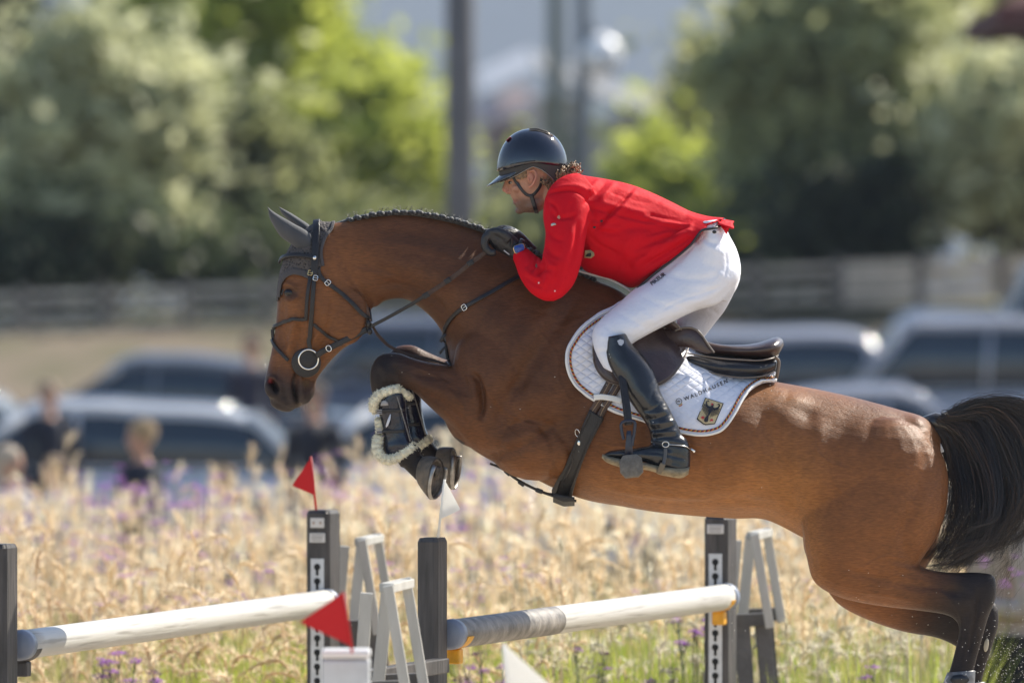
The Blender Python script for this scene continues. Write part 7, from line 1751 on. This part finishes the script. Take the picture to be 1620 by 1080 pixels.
# ---- verbena: far heads as one mass, the near plants as plants
m_stem = mat('flower_stem', (.10, .13, .04), .6, trans=.2); m_purp = mat('purple_petals', (.50, .22, .64), .6, noise=.3, nscale=80, trans=.5); m_purpd = mat('purple_buds', (.16, .06, .17), .7, trans=.2)
def head(mb, c, r, rn, mi=0):
    for q in range(20):
        v = Vector((rn.gauss(0, 1), rn.gauss(0, 1), abs(rn.gauss(0, .7)))).normalized()*r*rn.uniform(.5, 1); v.z *= .6
        p = c+v; s_ = r*.22
        for w_ in range(4):
            a = math.pi/2*w_+rn.random(); d = Vector((math.cos(a), math.sin(a), .35)); e = Vector((-math.sin(a), math.cos(a), 0)); mb.add([p, p+d*s_*.6+e*s_*.45, p+d*s_*1.2, p+d*s_*.6-e*s_*.45], [(0,1,2,3)], mi)
rn = random.Random(4); mb = MB()
for i in range(430):
    D = rn.uniform(34.5, 52); px = rn.choice([rn.uniform(-40, 420), rn.uniform(-40, 1660), rn.uniform(-40, 900)]); z = 1.20+rn.uniform(-.28, .16)
    if i % 4 == 0: D = rn.uniform(40, 46); px = rn.gauss(240, 90) if i % 8 else rn.uniform(480, 800); z = 1.42+rn.gauss(0, .10)
    p = Wd(px, 450, D); c = Vector((p.x, p.y, z)); mb.tube([(c.x+rn.gauss(0, .05), c.y, 0), (c.x, c.y, z*.6), c], [.003, .0025, .0018], 3, cap=False, mi=1)
    for q in range(rn.randint(2, 5)):
        o = Vector((rn.gauss(0, .035), rn.gauss(0, .035), rn.uniform(-.04, .02))); head(mb, c+o, rn.uniform(.020, .032), rn)
ob = mb.build('verbena_flowers', [m_purp, m_stem], None, smooth=False, fix=False); ob['kind'] = 'stuff'
def verbena(px, py, D, label, n=7, spread=.10, sc=1.0, buds=.3):
    p = Wd(px, py, D); t = thing('flowering_plant', label, 'flower', (p.x, p.y, 0), group='purple flowers near the rails'); r2 = random.Random(int(px))
    st = MB(); tops = []
    for i in range(n):
        c = Vector((p.x+r2.uniform(-spread, spread), p.y+r2.uniform(-.08, .08), p.z+r2.uniform(-.09, .06))); st.tube([(p.x+(c.x-p.x)*.2, p.y, 0), (p.x+(c.x-p.x)*.5, (p.y+c.y)/2, c.z*.7), c], [.004, .003, .002], 5); tops.append(c)
    for c in tops:
        for k in range(2): st.tube([c-Vector((0, 0, .05)), c+Vector((r2.uniform(-.04, .04), 0, r2.uniform(-.01, .02)))], [.0018, .0012], 4)
    st.build('stem', m_stem, t)
    for c in tops:
        h = MB(); 
        for q in range(3): head(h, c+Vector((r2.gauss(0, .012), r2.gauss(0, .012), r2.uniform(-.008, .008)))*1, r2.uniform(.020, .030)*sc, r2)
        h.build('flower_head', m_purpd if r2.random() < buds else m_purp, t, smooth=False, fix=False)
verbena(192, 1056, 33.0, 'purple verbena clump at the bottom left under the rail', 10, .14, 1.15, .15)
verbena(760, 1048, 33.2, 'purple flowers right of the plain grey post under the rail', 8, .11, 1.0, .5)
verbena(1098, 1000, 33.6, 'purple flowers left of the post with the yellow cup', 9, .07, 1.1, .3)
verbena(1040, 1062, 33.4, 'small purple flowers at the bottom edge right of centre', 6, .08, .8, .6)
verbena(1385, 1070, 33.4, 'purple flowers at the bottom edge left of the hind legs', 5, .06, .9, .2)
verbena(930, 1050, 33.4, 'dark purple buds at the bottom edge below the rail', 6, .08, .8, .8)
# ---- sand thrown up by the hooves
mb = MB(); rn = random.Random(9)
def grain(px, py, y, r): 
    c = H(px, py, y); v = [c+Vector(q)*r for q in ((1,0,0),(-.5,.8,0),(-.5,-.8,.1),(0,0,1))]; mb.add(v, [(0,1,2),(0,1,3),(1,2,3),(2,0,3)])
for i in range(420):
    px = 1620-abs(rn.gauss(0, 60)); py = rn.gauss(1040, 50); grain(px, py, rn.uniform(-.6, .8), rn.uniform(.001, .0028))
for i in range(70): grain(rn.uniform(1280, 1600), rn.uniform(900, 1080), rn.uniform(-.5, .6), rn.uniform(.001, .0025))
for i in range(90): grain(rn.uniform(560, 1240), rn.uniform(560, 1060), rn.uniform(-.9, -.35), rn.uniform(.0010, .0024))
for i in range(30): grain(rn.uniform(100, 900), rn.uniform(850, 1075), rn.uniform(-.9, 1), rn.uniform(.0010, .002))
mb.build('flying_sand', mat('sand_grains', (.78, .74, .68), .7), None, smooth=False)['kind'] = 'stuff'
